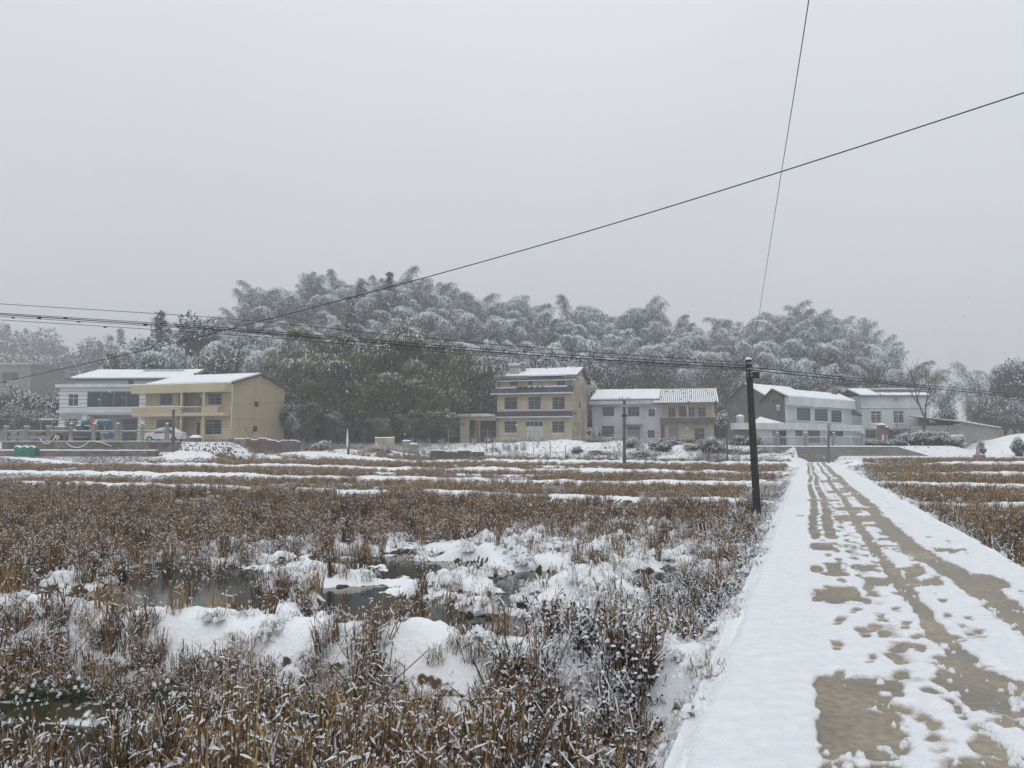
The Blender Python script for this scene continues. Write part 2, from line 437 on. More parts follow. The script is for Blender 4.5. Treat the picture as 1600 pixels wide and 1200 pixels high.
def terrain(X, Y, full=False):
    X = np.asarray(X, float); Y = np.asarray(Y, float)
    q = Y + 0.38 * X
    xl = road_xl(Y); tl = xl - X; tr = X - (xl + ROAD_W)
    left = tl > -ROAD_W / 2
    sn = 0.40 - 0.14 * S(8, 9, Y) + 0.16 * S(19, 22, Y) + 0.25 * (fbm(X / 3.5, Y / 3.5, 41) - 0.5); gr = np.zeros(X.shape); rd = np.zeros(X.shape)
    z = -0.9 + 0.1 * S(32.6, 33.4, q) + 0.12 * S(44.4, 45.2, q) + 0.2 * S(58.5, 59.5, q) + 0.25 * S(73.5, 74.5, q)
    z = z + (fbm(X / 0.9, Y / 0.9, 21) - 0.5) * 0.12
    # marshy open water in the nearer field
    e = ((X + 1.3 + 0.10 * (Y - 14)) / 7.2) ** 2 + ((Y - 14.2 + 0.15 * X) / 5.6) ** 2
    e = np.minimum(e, marsh_right(X, Y))
    marsh = np.where(left, 1 - S(0.55, 1.15, e + (fbm(X / 2.5, Y / 2.5, 5) - 0.5) * 0.9), 0.0)
    e2 = ((X + 4.6) / 1.6) ** 2 + ((Y - 6.7) / 0.75) ** 2
    pool2 = np.where(left, 1 - S(0.5, 1.2, e2), 0.0)
    lump = fbm(X / 0.85, Y / 0.85, 9, 4)
    ridge = np.exp(-((X - 0.35 * (Y - 13) * -1 - 1.2) / 0.9) ** 2) * S(10.5, 12.5, Y) * (1 - S(19, 21.5, Y))
    ridge2 = np.exp(-((Y - 17.0 - 0.05 * X) / 1.4) ** 2) * S(0.5, 2.0, X) * 0.8
    pool = pool_mask(X, Y)
    mz = -1.10 + (lump - 0.42) * 0.80 + 0.22 * np.maximum(ridge, ridge2)
    mz = np.where(pool > 0.02, mz * (1 - pool) + (-1.22 + 0.12 * (lump - 0.5)) * pool, mz)
    z = z * (1 - marsh) + mz * marsh
    z = z - 0.22 * pool2
    z = z + (fbm(X / 0.22, Y / 0.22, 36, 3) - 0.5) * 0.10 * (marsh + 0.3)
    msn = S(-0.04, 0.06, mz - WATER_Z) * 0.95
    sn = sn * (1 - marsh) + msn * marsh
    sn = np.maximum(sn, 0.62 * S(0.0, 0.05, z - WATER_Z) * S(9.3, 10, Y) * (1 - S(18, 20, Y)) * np.where(left, 1, 0) * S(0.02, 0.3, marsh))
    gr = np.clip(pool2 * 1.3 + marsh * 0.35 * (1 - msn) + 0.8 * S(0.55, 0.7, fbm(X / 2.2, Y / 2.2, 61)) * (X < -2.5) * (Y < 8), 0, 1)
    gr = np.maximum(gr, 0.7 * S(0.5, 0.65, fbm(X / 3.0, Y / 2.0, 62)) * (tr > 1.0) * (Y > 10) * (Y < 24))
    # the snowed-over bank across the near field
    d1 = (Y - (7.75 - 0.293 * X + 0.45 * (fbm(X / 1.3, X * 0 + 3, 31) - 0.5)))
    b1 = np.exp(-(np.abs(d1) / 0.42) ** 2.2) * np.where(left, 1, 0)
    z = z + b1 * (0.60 + 0.13 * (fbm(X / 0.5, Y / 0.5, 33) - 0.5) + 0.16 * (fbm(X / 0.17, Y / 0.17, 35, 3) - 0.5)); sn = np.maximum(sn, b1 * (0.9 + 0.7 * S(0.24, 0.36, fbm(X / 0.9 + 9, Y / 0.9, 34))))
    sn = np.maximum(sn, np.exp(-(d1 / 0.95) ** 2) * np.where(left, 1, 0) * (0.66 + 0.6 * (fbm(X / 0.35, Y / 0.35, 37) - 0.4)))
    for q0, h, w, k in BUNDS:
        d = q - q0 - 1.6 * (fbm(X / 5, X * 0, 50 + k) - 0.5) - 0.5 * (fbm(X / 1.2, X * 0, 70 + k) - 0.5)
        if k in (8, 9): on = S(0.45, 0.6, fbm(X / 9, X * 0 + k, 90 + k))
        else: on = 1.0
        b = np.exp(-(d / (w * 0.8)) ** 2) * on
        z = z + b * h * (0.75 + 0.6 * fbm(X / 2, X * 0 + k, 80 + k)); sn = np.maximum(sn, b * (0.75 + 0.9 * fbm(X / 1.6, q / 1.6, 95 + k)))
    # gardens and rubble in front of the houses
    g = S(80.5, 97, q) * np.where(left, 1, 0)
    z = z + 1.75 * g
    gz = S(80.5, 84, q) * (1 - S(104, 106, Y)) * np.where(left, 1, 0)
    z = z + gz * (fbm(X / 3.2, Y / 3.2, 15) - 0.5) * 1.1 * (1 - S(93, 97, q)); sn = np.maximum(sn, gz * (0.52 + 0.45 * (fbm(X / 1.6, Y / 1.6, 16) - 0.35)))
    # mound before the three-storey house and snow heap at the corner of the left yard
    for mx, my, rx, ry, h in ((1.5, 88, 9.5, 4.0, 0.9), (-33.0, 77.5, 3.4, 2.2, 1.25), (-19, 84.5, 8, 3.6, 1.0), (-26.5, 81, 3.0, 2.0, 0.7), (17.5, 84, 5, 2.5, 0.5)):
        b = np.exp(-((X - mx) / rx) ** 2 - ((Y - my) / ry) ** 2)
        z = z + b * h * (0.8 + 0.5 * fbm(X / 1.5, Y / 1.5, 18)); sn = np.maximum(sn, S(0.15, 0.5, b) * (0.62 + 0.5 * (fbm(X / 1.2, Y / 1.2, 19) - 0.4)))
    # left yard on its retaining wall
    yard = S(-26.5, -29.5, X) if False else (1 - S(-29.5, -26.5, X))
    pre = (1 - S(-31, -28, X)) * S(74, 79, Y)
    z = np.where(left, z * (1 - pre) + np.maximum(z, 0.2) * pre, z)
    step = yard * S(80.05, 80.35, Y)
    z = z * (1 - step) + 1.7 * step
    sn = np.maximum(sn, step * 0.62)
    # all house plots level out
    plot = S(99, 104, Y) * np.where(X < 22, 1, 0); z = z * (1 - plot) + np.where(X > 10, 1.3, 1.6) * plot
    # the right-hand side: verge, walled yard, open ground
    rs = np.where(~left, 1.0, 0.0)
    z = z + rs * 0.12
    vg = rs * S(70, 76, Y); z = z * (1 - vg) + (-0.55 + 0.35 * S(76, 80, Y)) * vg; sn = np.maximum(sn, vg * 0.75)
    yr = S(80.05, 80.35, Y) * (S(19, 21, X)) * (1 - S(46, 52, X)); z = z * (1 - yr) + 1.3 * yr; sn = np.maximum(sn, yr * 0.6)
    og = S(76, 96, Y) * S(46, 52, X); z = z * (1 - og) + 0.75 * og; sn = np.maximum(sn, S(76, 80, Y) * S(46, 52, X) * 0.85)
    b = np.exp(-((X - 66) / 6.5) ** 2 - ((Y - 97) / 7) ** 2) * S(56, 60, X); z = z + b * 2.1; sn = np.maximum(sn, b * 1.5)
    b = S(62, 70, X) * S(112, 120, Y) * (1 - S(150, 170, Y)); z = z * (1 - b) + 3.0 * b; sn = np.maximum(sn, b * 1.2)
    # lane to the left along the foot of the yard wall
    ln = np.exp(-((Y - 80.0 + 0.35 * (X - 27)) / 1.6) ** 4) * S(16, 18, X) * (1 - S(27.5, 29.5, X)) * (1 - S(79.9, 80.1, Y))
    z = z * (1 - ln) + (-0.28 + 0.06 * np.clip(27 - X, 0, 12)) * ln; sn = np.maximum(sn, ln * 1.0)
    # road bed and its banks
    bank_w = 0.62 + 0.35 * (fbm(Y / 1.7, Y * 0, 25) - 0.5)
    on_road = (Y < 81)
    bl = (1 - S(0.0, 1.0, tl / bank_w)) * np.where(left, 1, 0) * on_road
    br = (1 - S(0.0, 1.0, tr / 1.0)) * np.where(~left, 1, 0) * on_road
    bk = np.clip(np.where(left, bl, br), 0, 1)
    rz = road_z(Y)
    tl2 = 0.16 * (fbm(X / 0.5, Y / 0.5, 26) - 0.5)
    z = z * (1 - bk) + (rz + 0.0 + tl2 * 0.25) * bk + bk * (1 - bk) * ((fbm(X / 0.45, Y / 0.45, 27) - 0.5) * 1.0 + (fbm(X / 0.14, Y / 0.14, 28) - 0.5) * 0.35)
    inside = (tl < -0.12) & (tr < -0.12) & on_road
    z = np.where(inside, rz - 0.06, z)
    near_l = (1 - S(0.2, 1.5, tl)) * np.where(left, 1, 0) * on_road
    sn = np.maximum(sn, near_l * (0.62 + 0.9 * (fbm(X / 0.8, Y / 0.8, 29) - 0.38) + 0.5 * (1 - S(0, 0.5, tl))))
    sn = np.maximum(sn, (1 - S(0.3, 1.1, tr)) * np.where(~left, 1, 0) * on_road * (0.7 + 0.5 * (fbm(X / 0.8, Y / 0.8, 29) - 0.4)))
    # wooded hills
    hz = hill_z(X, Y); w = S(106, 118, Y)
    z = z * (1 - w) + np.maximum(hz, 1.0) * w
    sn = sn * (1 - w) + 0.30 * w
    ter = np.exp(-((X - 56) / 8.5) ** 2 - ((Y - 126) / 8) ** 2); z = z + 7.0 * ter; rd = np.clip(ter * 1.6, 0, 1); sn = np.maximum(sn, S(0.1, 0.4, ter) * (1.05 * fbm(X / 5, z / 1.4, 44)))
    if full: return z, np.clip(sn, 0, 1.3), gr, rd
    return z

def gz(x, y): return float(terrain(np.array([x]), np.array([y]))[0])

def grid_faces(nr, nc):
    i = np.arange(nr - 1)[:, None] * nc; j = np.arange(nc - 1)[None, :]
    a = (i + j).ravel()
    return np.stack([a, a + 1, a + 1 + nc, a + nc], 1)

ys = [-12.0]
while ys[-1] < 3.2: ys.append(ys[-1] + 0.6)
while ys[-1] < 92: ys.append(ys[-1] * 1.0056)
while ys[-1] < 760: ys.append(ys[-1] * 1.03)
ys = np.array(ys)
us = np.linspace(-1.15, 1.15, 660)
GX = us[None, :] * (np.maximum(ys, 0)[:, None] + 9.0); GY = np.repeat(ys[:, None], len(us), 1)
GZ, gsn, ggr, grd = terrain(GX, GY, True)
V = np.stack([GX.ravel(), GY.ravel(), GZ.ravel()], 1)
ground = link_mesh("terrain", V, grid_faces(len(ys), len(us)), ground_m, smooth=True)
COL.objects.link(ground)
for nme, arr in (("snow", gsn), ("green", ggr), ("red", grd)): attr_float(ground, nme, arr)
tag(ground, "snowy terraced rice fields rising to a wooded hill", kind="structure")

ground_far = MB().poly([(-1500, -1500, -2.0), (1500, -1500, -2.0), (1500, 1500, -2.0), (-1500, 1500, -2.0)])
gf = ground_far.build("ground", snow_smooth); tag(gf, "snow-covered ground reaching to the horizon", kind="structure")

wat = MB().poly([(-11, 5.6, WATER_Z), (6, 5.6, WATER_Z), (9, 23, WATER_Z), (-14, 23, WATER_Z)]).build("water", water_m)
tag(wat, "still grey meltwater standing in the flooded field", kind="structure")

# ------------------------------------------------------------------ road: wet concrete with a trodden sheet of snow on it
ry = [-12.0]
while ry[-1] < 3.0: ry.append(ry[-1] + 0.4)
while ry[-1] < 79.5: ry.append(ry[-1] * 1.0058)
ry = np.array(ry)
rows = ry[::8]
V = []
for y in rows:
    x = float(road_xl(y)); z = float(road_z(y))
    V += [(x + 0.02, y, z - 0.12), (x + 0.02, y, z), (x + ROAD_W - 0.02, y, z), (x + ROAD_W - 0.02, y, z - 0.12)]
road = link_mesh("road", V, grid_faces(len(rows), 4), road_m); COL.objects.link(road)
tag(road, "narrow concrete village road under trodden snow", kind="structure")

nt_ = 230
tt = np.linspace(-0.16, ROAD_W + 0.16, nt_)
T, YY = np.meshgrid(tt, ry)
TRUE_T = T.copy(); YY0 = YY; YY = YY + 0.30 * (fbm(TRUE_T * 3 + 40, YY * 1.6, 113, 4) - 0.5); T = T - 0.14 + (0.06 * (fbm(T * 3, YY0 * 1.6, 111, 3) - 0.5) + 0.09 * (fbm(T * 9, YY0 * 6, 112, 4) - 0.5)) * (1 - 0.5 * S(12, 30, YY0))
def box_mask(t0, t1, y0, y1, ft, fy):
    return S(t0 - ft, t0 + ft, T) * (1 - S(t1 - ft, t1 + ft, T)) * S(y0 - fy, y0 + fy, YY) * (1 - S(y1 - fy, y1 + fy, YY))
fine = fbm(T * 9, YY * 5, 101, 5); mid = fbm(T * 2.6, YY * 1.3, 102, 4); streak = fbm(T * 2.2, YY * 14, 103, 3)
wob = 0.05 * np.sin(YY * 0.35) + 0.08 * (fbm(YY / 4, YY * 0, 104) - 0.5)
bare = np.zeros_like(T)
def add(m, k=1.0):
    global bare
    bare = np.maximum(bare, m * k)
def track(t0, hw, soft, y0=2.0, y1=80.0, k=1.0, gate=None):
    m = np.exp(-(np.abs(T - t0 - wob) / hw) ** soft) * S(y0 - 0.3, y0 + 0.3, YY) * (1 - S(y1 - 0.5, y1 + 0.5, YY))
    add(m if gate is None else m * gate, k)
track(1.53, 0.088, 4, 4.6, 78, 1.12)
track(1.50, 0.20, 4, 0, 5.6, 0.9, S(0.42, 0.52, mid))
wob = wob + 0.30 * (1 - S(8, 13, YY))
track(2.08, 0.175, 4, -9, 79, 1.1, 0.72 + 0.4 * S(0.36, 0.50, mid))
wob = wob - 0.30 * (1 - S(8, 13, YY))
track(1.80, 0.16, 4, 3, 60, 0.8, S(0.50, 0.62, mid))
track(0.62, 0.085, 4, 13.3, 78, 1.0, S(0.16, 0.30, fbm(YY / 2.2, YY * 0, 105)))
track(0.92, 0.095, 4, 13.3, 78, 1.0, S(0.16, 0.30, fbm(YY / 2.2, YY * 0, 106)))
for a in ((0.50, 0.96, 4.05, 5.25), (0.52, 0.9, 2.6, 3.9), (0.50, 0.66, 7.9, 8.55), (0.70, 0.96, 7.8, 8.7), (0.72, 0.94, 9.5, 10.5), (0.50, 0.62, 9.7, 10.2), (0.48, 0.88, 11.8, 12.5),
          (0.95, 2.1, 12.1, 12.3), (1.15, 2.0, 8.8, 9.2), (1.1, 1.9, 16.2, 17.6), (1.25, 2.0, 19, 20), (0.45, 1.4, 22.4, 22.9), (1.2, 1.9, 26, 27.5), (1.1, 1.8, 34, 36),
          (2.45, 2.75, 8.5, 9.5), (0.2, 0.45, 17.4, 17.7), (2.4, 2.9, 11.6, 11.9), (1.0, 1.35, 9.9, 10.2), (1.2, 1.7, 3.2, 3.9)):
    add(box_mask(a[0], a[1], a[2], a[3], 0.06, 0.10 + 0.01 * a[2]) * S(0.30, 0.42, fine * 0.6 + mid * 0.5))
prints = []
for k in range(60):
    s = 3.6 + k * 0.36
    prints.append((1.22 + (0.13 if k % 2 else -0.13) + rnd.uniform(-0.06, 0.06), s + rnd.uniform(-0.05, 0.05), rnd.uniform(-0.2, 0.2), rnd.uniform(0.5, 1.0)))
for k in range(70):
    prints.append((rnd.uniform(0.95, 2.0), rnd.uniform(4, 22), rnd.uniform(-0.5, 0.5), rnd.uniform(0.4, 1.0)))
for k in range(40):
    s = 4.5 + k * 0.42
    prints.append((0.80 + (0.09 if k % 2 else -0.09) + rnd.uniform(-0.05, 0.05), s, rnd.uniform(-0.2, 0.2), rnd.uniform(0.4, 0.95)))
for k in range(18):
    prints.append((2.65 + rnd.uniform(-0.12, 0.2), rnd.uniform(7, 25), rnd.uniform(-0.3, 0.3), rnd.uniform(0.4, 0.9)))
foot = np.zeros_like(T)
for (pt, py, an, dep) in prints:
    sel = np.abs(ry - py) < 0.4
    if not sel.any(): continue
    i0, i1 = np.where(sel)[0][[0, -1]]
    sub = slice(i0, i1 + 1)
    dt = T[sub] - pt; dy = YY[sub] - py
    a = dy * math.cos(an) + dt * math.sin(an); c = -dy * math.sin(an) + dt * math.cos(an)
    sole = np.exp(-((np.abs(a - 0.06) / 0.10) ** 3 + (np.abs(c) / 0.052) ** 3)); heel = np.exp(-((np.abs(a + 0.10) / 0.05) ** 3 + (np.abs(c) / 0.04) ** 3))
    foot[sub] = np.maximum(foot[sub], np.maximum(sole, heel) * dep)
depth = 0.030 + 0.012 * (mid - 0.5) + (0.003 + 0.010 * S(0.9, 1.3, T)) * (fine - 0.5) + 0.007 * (streak - 0.5) * S(0.9, 1.2, T)
depth = depth * (1 - 0.45 * S(0.48, 0.52, T) * (1 - S(1.1, 1.3, T))) - 0.020 * S(1.0, 1.2, T) * (1 - S(2.5, 2.8, T)) * S(0.42, 0.62, mid * 0.5 + streak * 0.5)
crumbs = S(0.60, 0.70, fbm(T * 26, YY * 15, 121, 3)) * 0.05
h = depth - 0.060 * bare + crumbs * np.clip(bare * 2, 0, 1) * S(0.45, 0.6, fbm(T * 2, YY * 1.1, 122)) + (0.060 * (fine - 0.5) + 0.030 * (streak - 0.5)) * np.clip(bare * 2, 0, 1) * (1 - 0.75 * S(9, 20, YY0)) - 0.042 * foot
h = h + 0.02 * (T < 0.5) * S(0.5, 0.42, T) if False else h
h = np.maximum(h, -0.02)
h_open = h.copy()
YY = YY0
en = 0.10 * (fbm(YY / 0.5, TRUE_T * 2, 131, 4) - 0.5)
edge = np.minimum(S(-0.15, 0.06, TRUE_T + en), 1 - S(ROAD_W - 0.06, ROAD_W + 0.15, TRUE_T + en))
h = np.where(edge < 1, h * edge - 0.06 * (1 - edge), h)
RX = road_xl(YY) + TRUE_T; RZ = road_z(YY) + h
V = np.stack([RX.ravel(), YY.ravel(), RZ.ravel()], 1)
def slushy_snow():
    """snow on the road: where it lies only millimetres deep it is wet grey slush"""
    m = mat("trodden_snow", (0.84, 0.86, 0.89), 0.7, col2=(0.77, 0.79, 0.83), scale=9, bump=0.6, bscale=38, spec=0.3)
    nt = m.node_tree; b = nt.nodes['Principled BSDF']; src = b.inputs['Base Color'].links[0].from_socket
    at_ = nt.nodes.new("ShaderNodeAttribute"); at_.attribute_name = "depth"
    geo = nt.nodes.new("ShaderNodeNewGeometry"); n = nt.nodes.new("ShaderNodeTexNoise"); n.inputs['Scale'].default_value = 30; n.inputs['Detail'].default_value = 6
    nt.links.new(geo.outputs['Position'], n.inputs['Vector'])
    ad = nt.nodes.new("ShaderNodeMath"); ad.operation = 'MULTIPLY_ADD'; ad.inputs[1].default_value = 0.016; nt.links.new(n.outputs['Fac'], ad.inputs[0]); nt.links.new(at_.outputs['Fac'], ad.inputs[2])
    mr = nt.nodes.new("ShaderNodeMapRange"); mr.inputs['From Min'].default_value = 0.009; mr.inputs['From Max'].default_value = 0.021; nt.links.new(ad.outputs[0], mr.inputs['Value'])
    mx = nt.nodes.new("ShaderNodeMix"); mx.data_type = 'RGBA'; mx.inputs[6].default_value = (0.42, 0.39, 0.35, 1)
    nt.links.new(mr.outputs[0], mx.inputs[0]); nt.links.new(src, mx.inputs[7]); nt.links.new(mx.outputs[2], b.inputs['Base Color'])
    return m
rs_ = link_mesh("road_snow", V, grid_faces(len(ry), nt_), slushy_snow(), smooth=True); COL.objects.link(rs_)
attr_float(rs_, "depth", h_open)
tag(rs_, "sheet of trodden snow with wheel tracks and footprints on the road", "snow", kind="stuff")

# ------------------------------------------------------------------ houses
class House:
    """a plan frame: u along the front, w along the side (towards the back), z up"""
    def __init__(s, name, label, FL, FR, sdir, z0, cat="house"):
        s.FL = Vector((FL[0], FL[1], 0)); v = Vector((FR[0] - FL[0], FR[1] - FL[1], 0)); s.W = v.length; s.fd = v.normalized()
        s.sd = Vector((sdir[0], sdir[1], 0)).normalized(); s.z0 = z0
        s.root = thing(name, label, cat, (FL[0], FL[1], z0))
    def p(s, u, w, z): q = s.FL + s.fd * u + s.sd * w; return (q.x, q.y, z)
    def uz(s, px, py, w=0.0):
        d = ray(px, py); o = s.FL + s.sd * w
        n = Vector((-s.fd.y, s.fd.x, 0)); t = (o - CAM).dot(n) / d.dot(n); q = CAM + d * t
        return ((Vector((q.x, q.y, 0)) - o).dot(s.fd), q.z)
    def wz(s, px, py, u=None):
        u = s.W if u is None else u
        d = ray(px, py); o = s.FL + s.fd * u
        n = Vector((-s.sd.y, s.sd.x, 0)); t = (o - CAM).dot(n) / d.dot(n); q = CAM + d * t
        return ((Vector((q.x, q.y, 0)) - o).dot(s.sd), q.z)
    def rect(s, x0, x1, y0, y1, w=0.0):
        a = s.uz((x0 + x1) / 2, y0, w); b = s.uz((x0 + x1) / 2, y1, w); ua = s.uz(x0, (y0 + y1) / 2, w)[0]; ub = s.uz(x1, (y0 + y1) / 2, w)[0]
        return (ua, ub, b[1], a[1])
    def rect_side(s, x0, x1, y0, y1, u=None):
        a = s.wz((x0 + x1) / 2, y0, u); b = s.wz((x0 + x1) / 2, y1, u); ua = s.wz(x0, (y0 + y1) / 2, u)[0]; ub = s.wz(x1, (y0 + y1) / 2, u)[0]
        return (min(ua, ub), max(ua, ub), b[1], a[1])
    def bx(s, mb, u0, u1, w0, w1, z0, z1, m=0):
        return mb.hexa([s.p(u0, w0, z0), s.p(u1, w0, z0), s.p(u1, w1, z0), s.p(u0, w1, z0), s.p(u0, w0, z1), s.p(u1, w0, z1), s.p(u1, w1, z1), s.p(u0, w1, z1)], m)
    def part(s, name, mats, boxes, parent=None, label=None):
        mb = MB()
        for b in boxes: s.bx(mb, *b)
        return mb.build(name, mats, parent or s.root, label=label)

def wall_panel(P, a0, a1, z0, z1, holes, depth=0.18):
    """a wall face with real openings and reveals; P(a, inward, z) gives the point"""
    mb = MB()
    A = sorted({a0, a1, *[min(max(h[k], a0), a1) for h in holes for k in (0, 1)]}); Z = sorted({z0, z1, *[min(max(h[k], z0), z1) for h in holes for k in (2, 3)]})
    for i in range(len(A) - 1):
        for j in range(len(Z) - 1):
            ca, cz = (A[i] + A[i + 1]) / 2, (Z[j] + Z[j + 1]) / 2
            if any(h[0] < ca < h[1] and h[2] < cz < h[3] for h in holes): continue
            mb.poly([P(A[i], 0, Z[j]), P(A[i + 1], 0, Z[j]), P(A[i + 1], 0, Z[j + 1]), P(A[i], 0, Z[j + 1])])
    for h in holes:
        h0, h1, h2, h3 = h[:4]; d = h[4] if len(h) > 4 else depth
        for a, b in (((h0, h2), (h1, h2)), ((h1, h2), (h1, h3)), ((h1, h3), (h0, h3)), ((h0, h3), (h0, h2))):
            mb.poly([P(a[0], 0, a[1]), P(b[0], 0, b[1]), P(b[0], d, b[1]), P(a[0], d, a[1])])
    return mb

def add_window(h, rect, P, cols=2, transom=0.3, bars=0, frame=frame_w, gl=glass, back=0.12, sill=True, name="window", fw=0.07):
    a0, a1, z0, z1 = rect[:4]
    mb = MB()
    def bx(x0, x1, d0, d1, y0, y1):
        mb.hexa([P(x0, d0, y0), P(x1, d0, y0), P(x1, d1, y0), P(x0, d1, y0), P(x0, d0, y1), P(x1, d0, y1), P(x1, d1, y1), P(x0, d1, y1)])
    f = fw; e = 0.004
    bx(a0 + e, a0 + f, back - 0.04, back + 0.04, z0 + e, z1 - e); bx(a1 - f, a1 - e, back - 0.04, back + 0.04, z0 + e, z1 - e)
    bx(a0 + f, a1 - f, back - 0.04, back + 0.04, z0 + e, z0 + f); bx(a0 + f, a1 - f, back - 0.04, back + 0.04, z1 - f, z1 - e)
    xs = [a0 + f + (a1 - a0 - 2 * f) * i / cols for i in range(cols + 1)]
    for x in xs[1:-1]: bx(x - f * 0.4, x + f * 0.4, back - 0.035, back + 0.035, z0 + f, z1 - f)
    zt = z1 - (z1 - z0) * transom if transom else None
    if zt: bx(a0 + f, a1 - f, back - 0.045, back + 0.030, zt - f * 0.4, zt + f * 0.4)
    for i in range(bars):
        zz = z0 + (z1 - z0) * (i + 1) / (bars + 1); bx(a0 + 0.01, a1 - 0.01, 0.02, 0.045, zz - 0.02, zz + 0.02)
    win = mb.build(name, frame, h.root)
    for i in range(cols):
        for (y0, y1) in (((z0 + f, zt - f * 0.4), (zt + f * 0.4, z1 - f)) if zt else ((z0 + f, z1 - f),)):
            m2 = MB(); x0, x1 = xs[i] + f * 0.3, xs[i + 1] - f * 0.3
            if i == 0: x0 = xs[0]
            if i == cols - 1: x1 = xs[-1]
            m2.hexa([P(x0, back - 0.006, y0), P(x1, back - 0.006, y0), P(x1, back + 0.006, y0), P(x0, back + 0.006, y0), P(x0, back - 0.006, y1), P(x1, back - 0.006, y1), P(x1, back + 0.006, y1), P(x0, back + 0.006, y1)])
            m2.build("pane", gl, win)
    m3 = MB(); m3.poly([P(a0, back + 0.06, z0), P(a1, back + 0.06, z0), P(a1, back + 0.06, z1), P(a0, back + 0.06, z1)]); m3.build("dark_backing", dark_in, win)  # dark sheet behind the panes, its colour stands in for the unlit room
    if sill:
        m4 = MB(); mb = m4
        m4.hexa([P(a0 - 0.06, -0.07, z0 - 0.07), P(a1 + 0.06, -0.07, z0 - 0.07), P(a1 + 0.06, 0.10, z0 - 0.07), P(a0 - 0.06, 0.10, z0 - 0.07), P(a0 - 0.06, -0.07, z0 - 0.004), P(a1 + 0.06, -0.07, z0 - 0.004), P(a1 + 0.06, 0.10, z0 - 0.004), P(a0 - 0.06, 0.10, z0 - 0.004)])
        m4.build("sill", snow_smooth, win)
    return win

def roof_plane(h, name, a, b, c, d, thick, mats, parent, snow_t=0.0, nu=26, nv=8, snow_in=0.03, snow_to=1.0, seed=0):
    """a sloping slab a-b (eave) to d-c (ridge) and the snow lying on it"""
    a, b, c, d = [Vector(x) for x in (a, b, c, d)]
    dn = Vector((0, 0, -thick))
    o = MB().hexa([a + dn, b + dn, c + dn, d + dn, a, b, c, d]).build(name, mats, parent)
    if snow_t > 0:
        V = []; n = nu * nv
        for top in (1, 0):
            for j in range(nv):
                for i in range(nu):
                    s = snow_in + (1 - 2 * snow_in) * i / (nu - 1)
                    t0 = 0.10 * (float(vnoise(i * 0.5, seed)) ) * snow_in * 8
                    t1 = snow_to - (0.05 if snow_to < 1 else 0.0) * float(vnoise(i * 0.4, seed + 5))
                    t = t0 + (t1 - t0) * j / (nv - 1)
                    q = (a * (1 - s) + b * s) * (1 - t) + (d * (1 - s) + c * s) * t
                    zz = 0.004 + (snow_t * (0.8 + 0.4 * float(vnoise(i * 0.35, j * 0.5 + seed * 7))) if top else 0)
                    V.append(q + Vector((0, 0, zz)))
        Fc = []
        for j in range(nv - 1):
            for i in range(nu - 1):
                k = j * nu + i; Fc.append((k, k + 1, k + 1 + nu, k + nu))
        for i in range(nu - 1):
            Fc.append((i, n + i, n + i + 1, i + 1)); k = (nv - 1) * nu + i; Fc.append((k, k + 1, n + k + 1, n + k))
        for j in range(nv - 1):
            k = j * nu; Fc.append((k, k + nu, n + k + nu, n + k)); k += nu - 1; Fc.append((k, n + k, n + k + nu, k + nu))
        s_ = link_mesh("snow_cover", [tuple(v) for v in V], Fc, snow_smooth, origin=root_origin(h.root))
        COL.objects.link(s_); s_.parent = o
    return o

def door_leaf(h, P, rect, m, back=0.14, name="door", handle=True):
    a0, a1, z0, z1 = rect[:4]
    mb = MB()
    mb.hexa([P(a0 + .01, back, z0), P(a1 - .01, back, z0), P(a1 - .01, back + .05, z0), P(a0 + .01, back + .05, z0), P(a0 + .01, back, z1), P(a1 - .01, back, z1), P(a1 - .01, back + .05, z1), P(a0 + .01, back + .05, z1)])
    k = 3; dz = (z1 - z0) / k
    for i in range(k):
        y0, y1 = z0 + dz * i + .08, z0 + dz * (i + 1) - .08
        mb.hexa([P(a0 + .12, back - .02, y0), P(a1 - .12, back - .02, y0), P(a1 - .12, back, y0), P(a0 + .12, back, y0), P(a0 + .12, back - .02, y1), P(a1 - .12, back - .02, y1), P(a1 - .12, back, y1), P(a0 + .12, back, y1)])
    d = mb.build(name, m, h.root)
    if handle:
        x = a1 - 0.12; zz = z0 + 1.0
        MB().hexa([P(x, back - .07, zz), P(x + .05, back - .07, zz), P(x + .05, back, zz), P(x, back, zz), P(x, back - .07, zz + .14), P(x + .05, back - .07, zz + .14), P(x + .05, back, zz + .14), P(x, back, zz + .14)]).build("handle", steel, d)
    return d

def aircon(h, P, a, z, w=0.8, t=0.55):
    mb = MB().hexa([P(a, -.32, z), P(a + w, -.32, z), P(a + w, -.02, z), P(a, -.02, z), P(a, -.32, z + t), P(a + w, -.32, z + t), P(a + w, -.02, z + t), P(a, -.02, z + t)])
    o = mb.build("air_conditioner", white_trim, h.root)
    c = Vector(P(a + w * .42, -.33, z + t / 2)); e = Vector(P(a + w * .42, -.345, z + t / 2))
    MB().tube([c, e], 0.2, 12).build("fan_grille", frame_g, o)
    MB().hexa([P(a, -.33, z + t + .003), P(a + w, -.33, z + t + .003), P(a + w, -.02, z + t + .003), P(a, -.02, z + t + .003), P(a + .03, -.3, z + t + .09), P(a + w - .03, -.3, z + t + .09), P(a + w - .03, -.05, z + t + .09), P(a + .03, -.05, z + t + .09)]).build("snow_cover", snow_smooth, o)

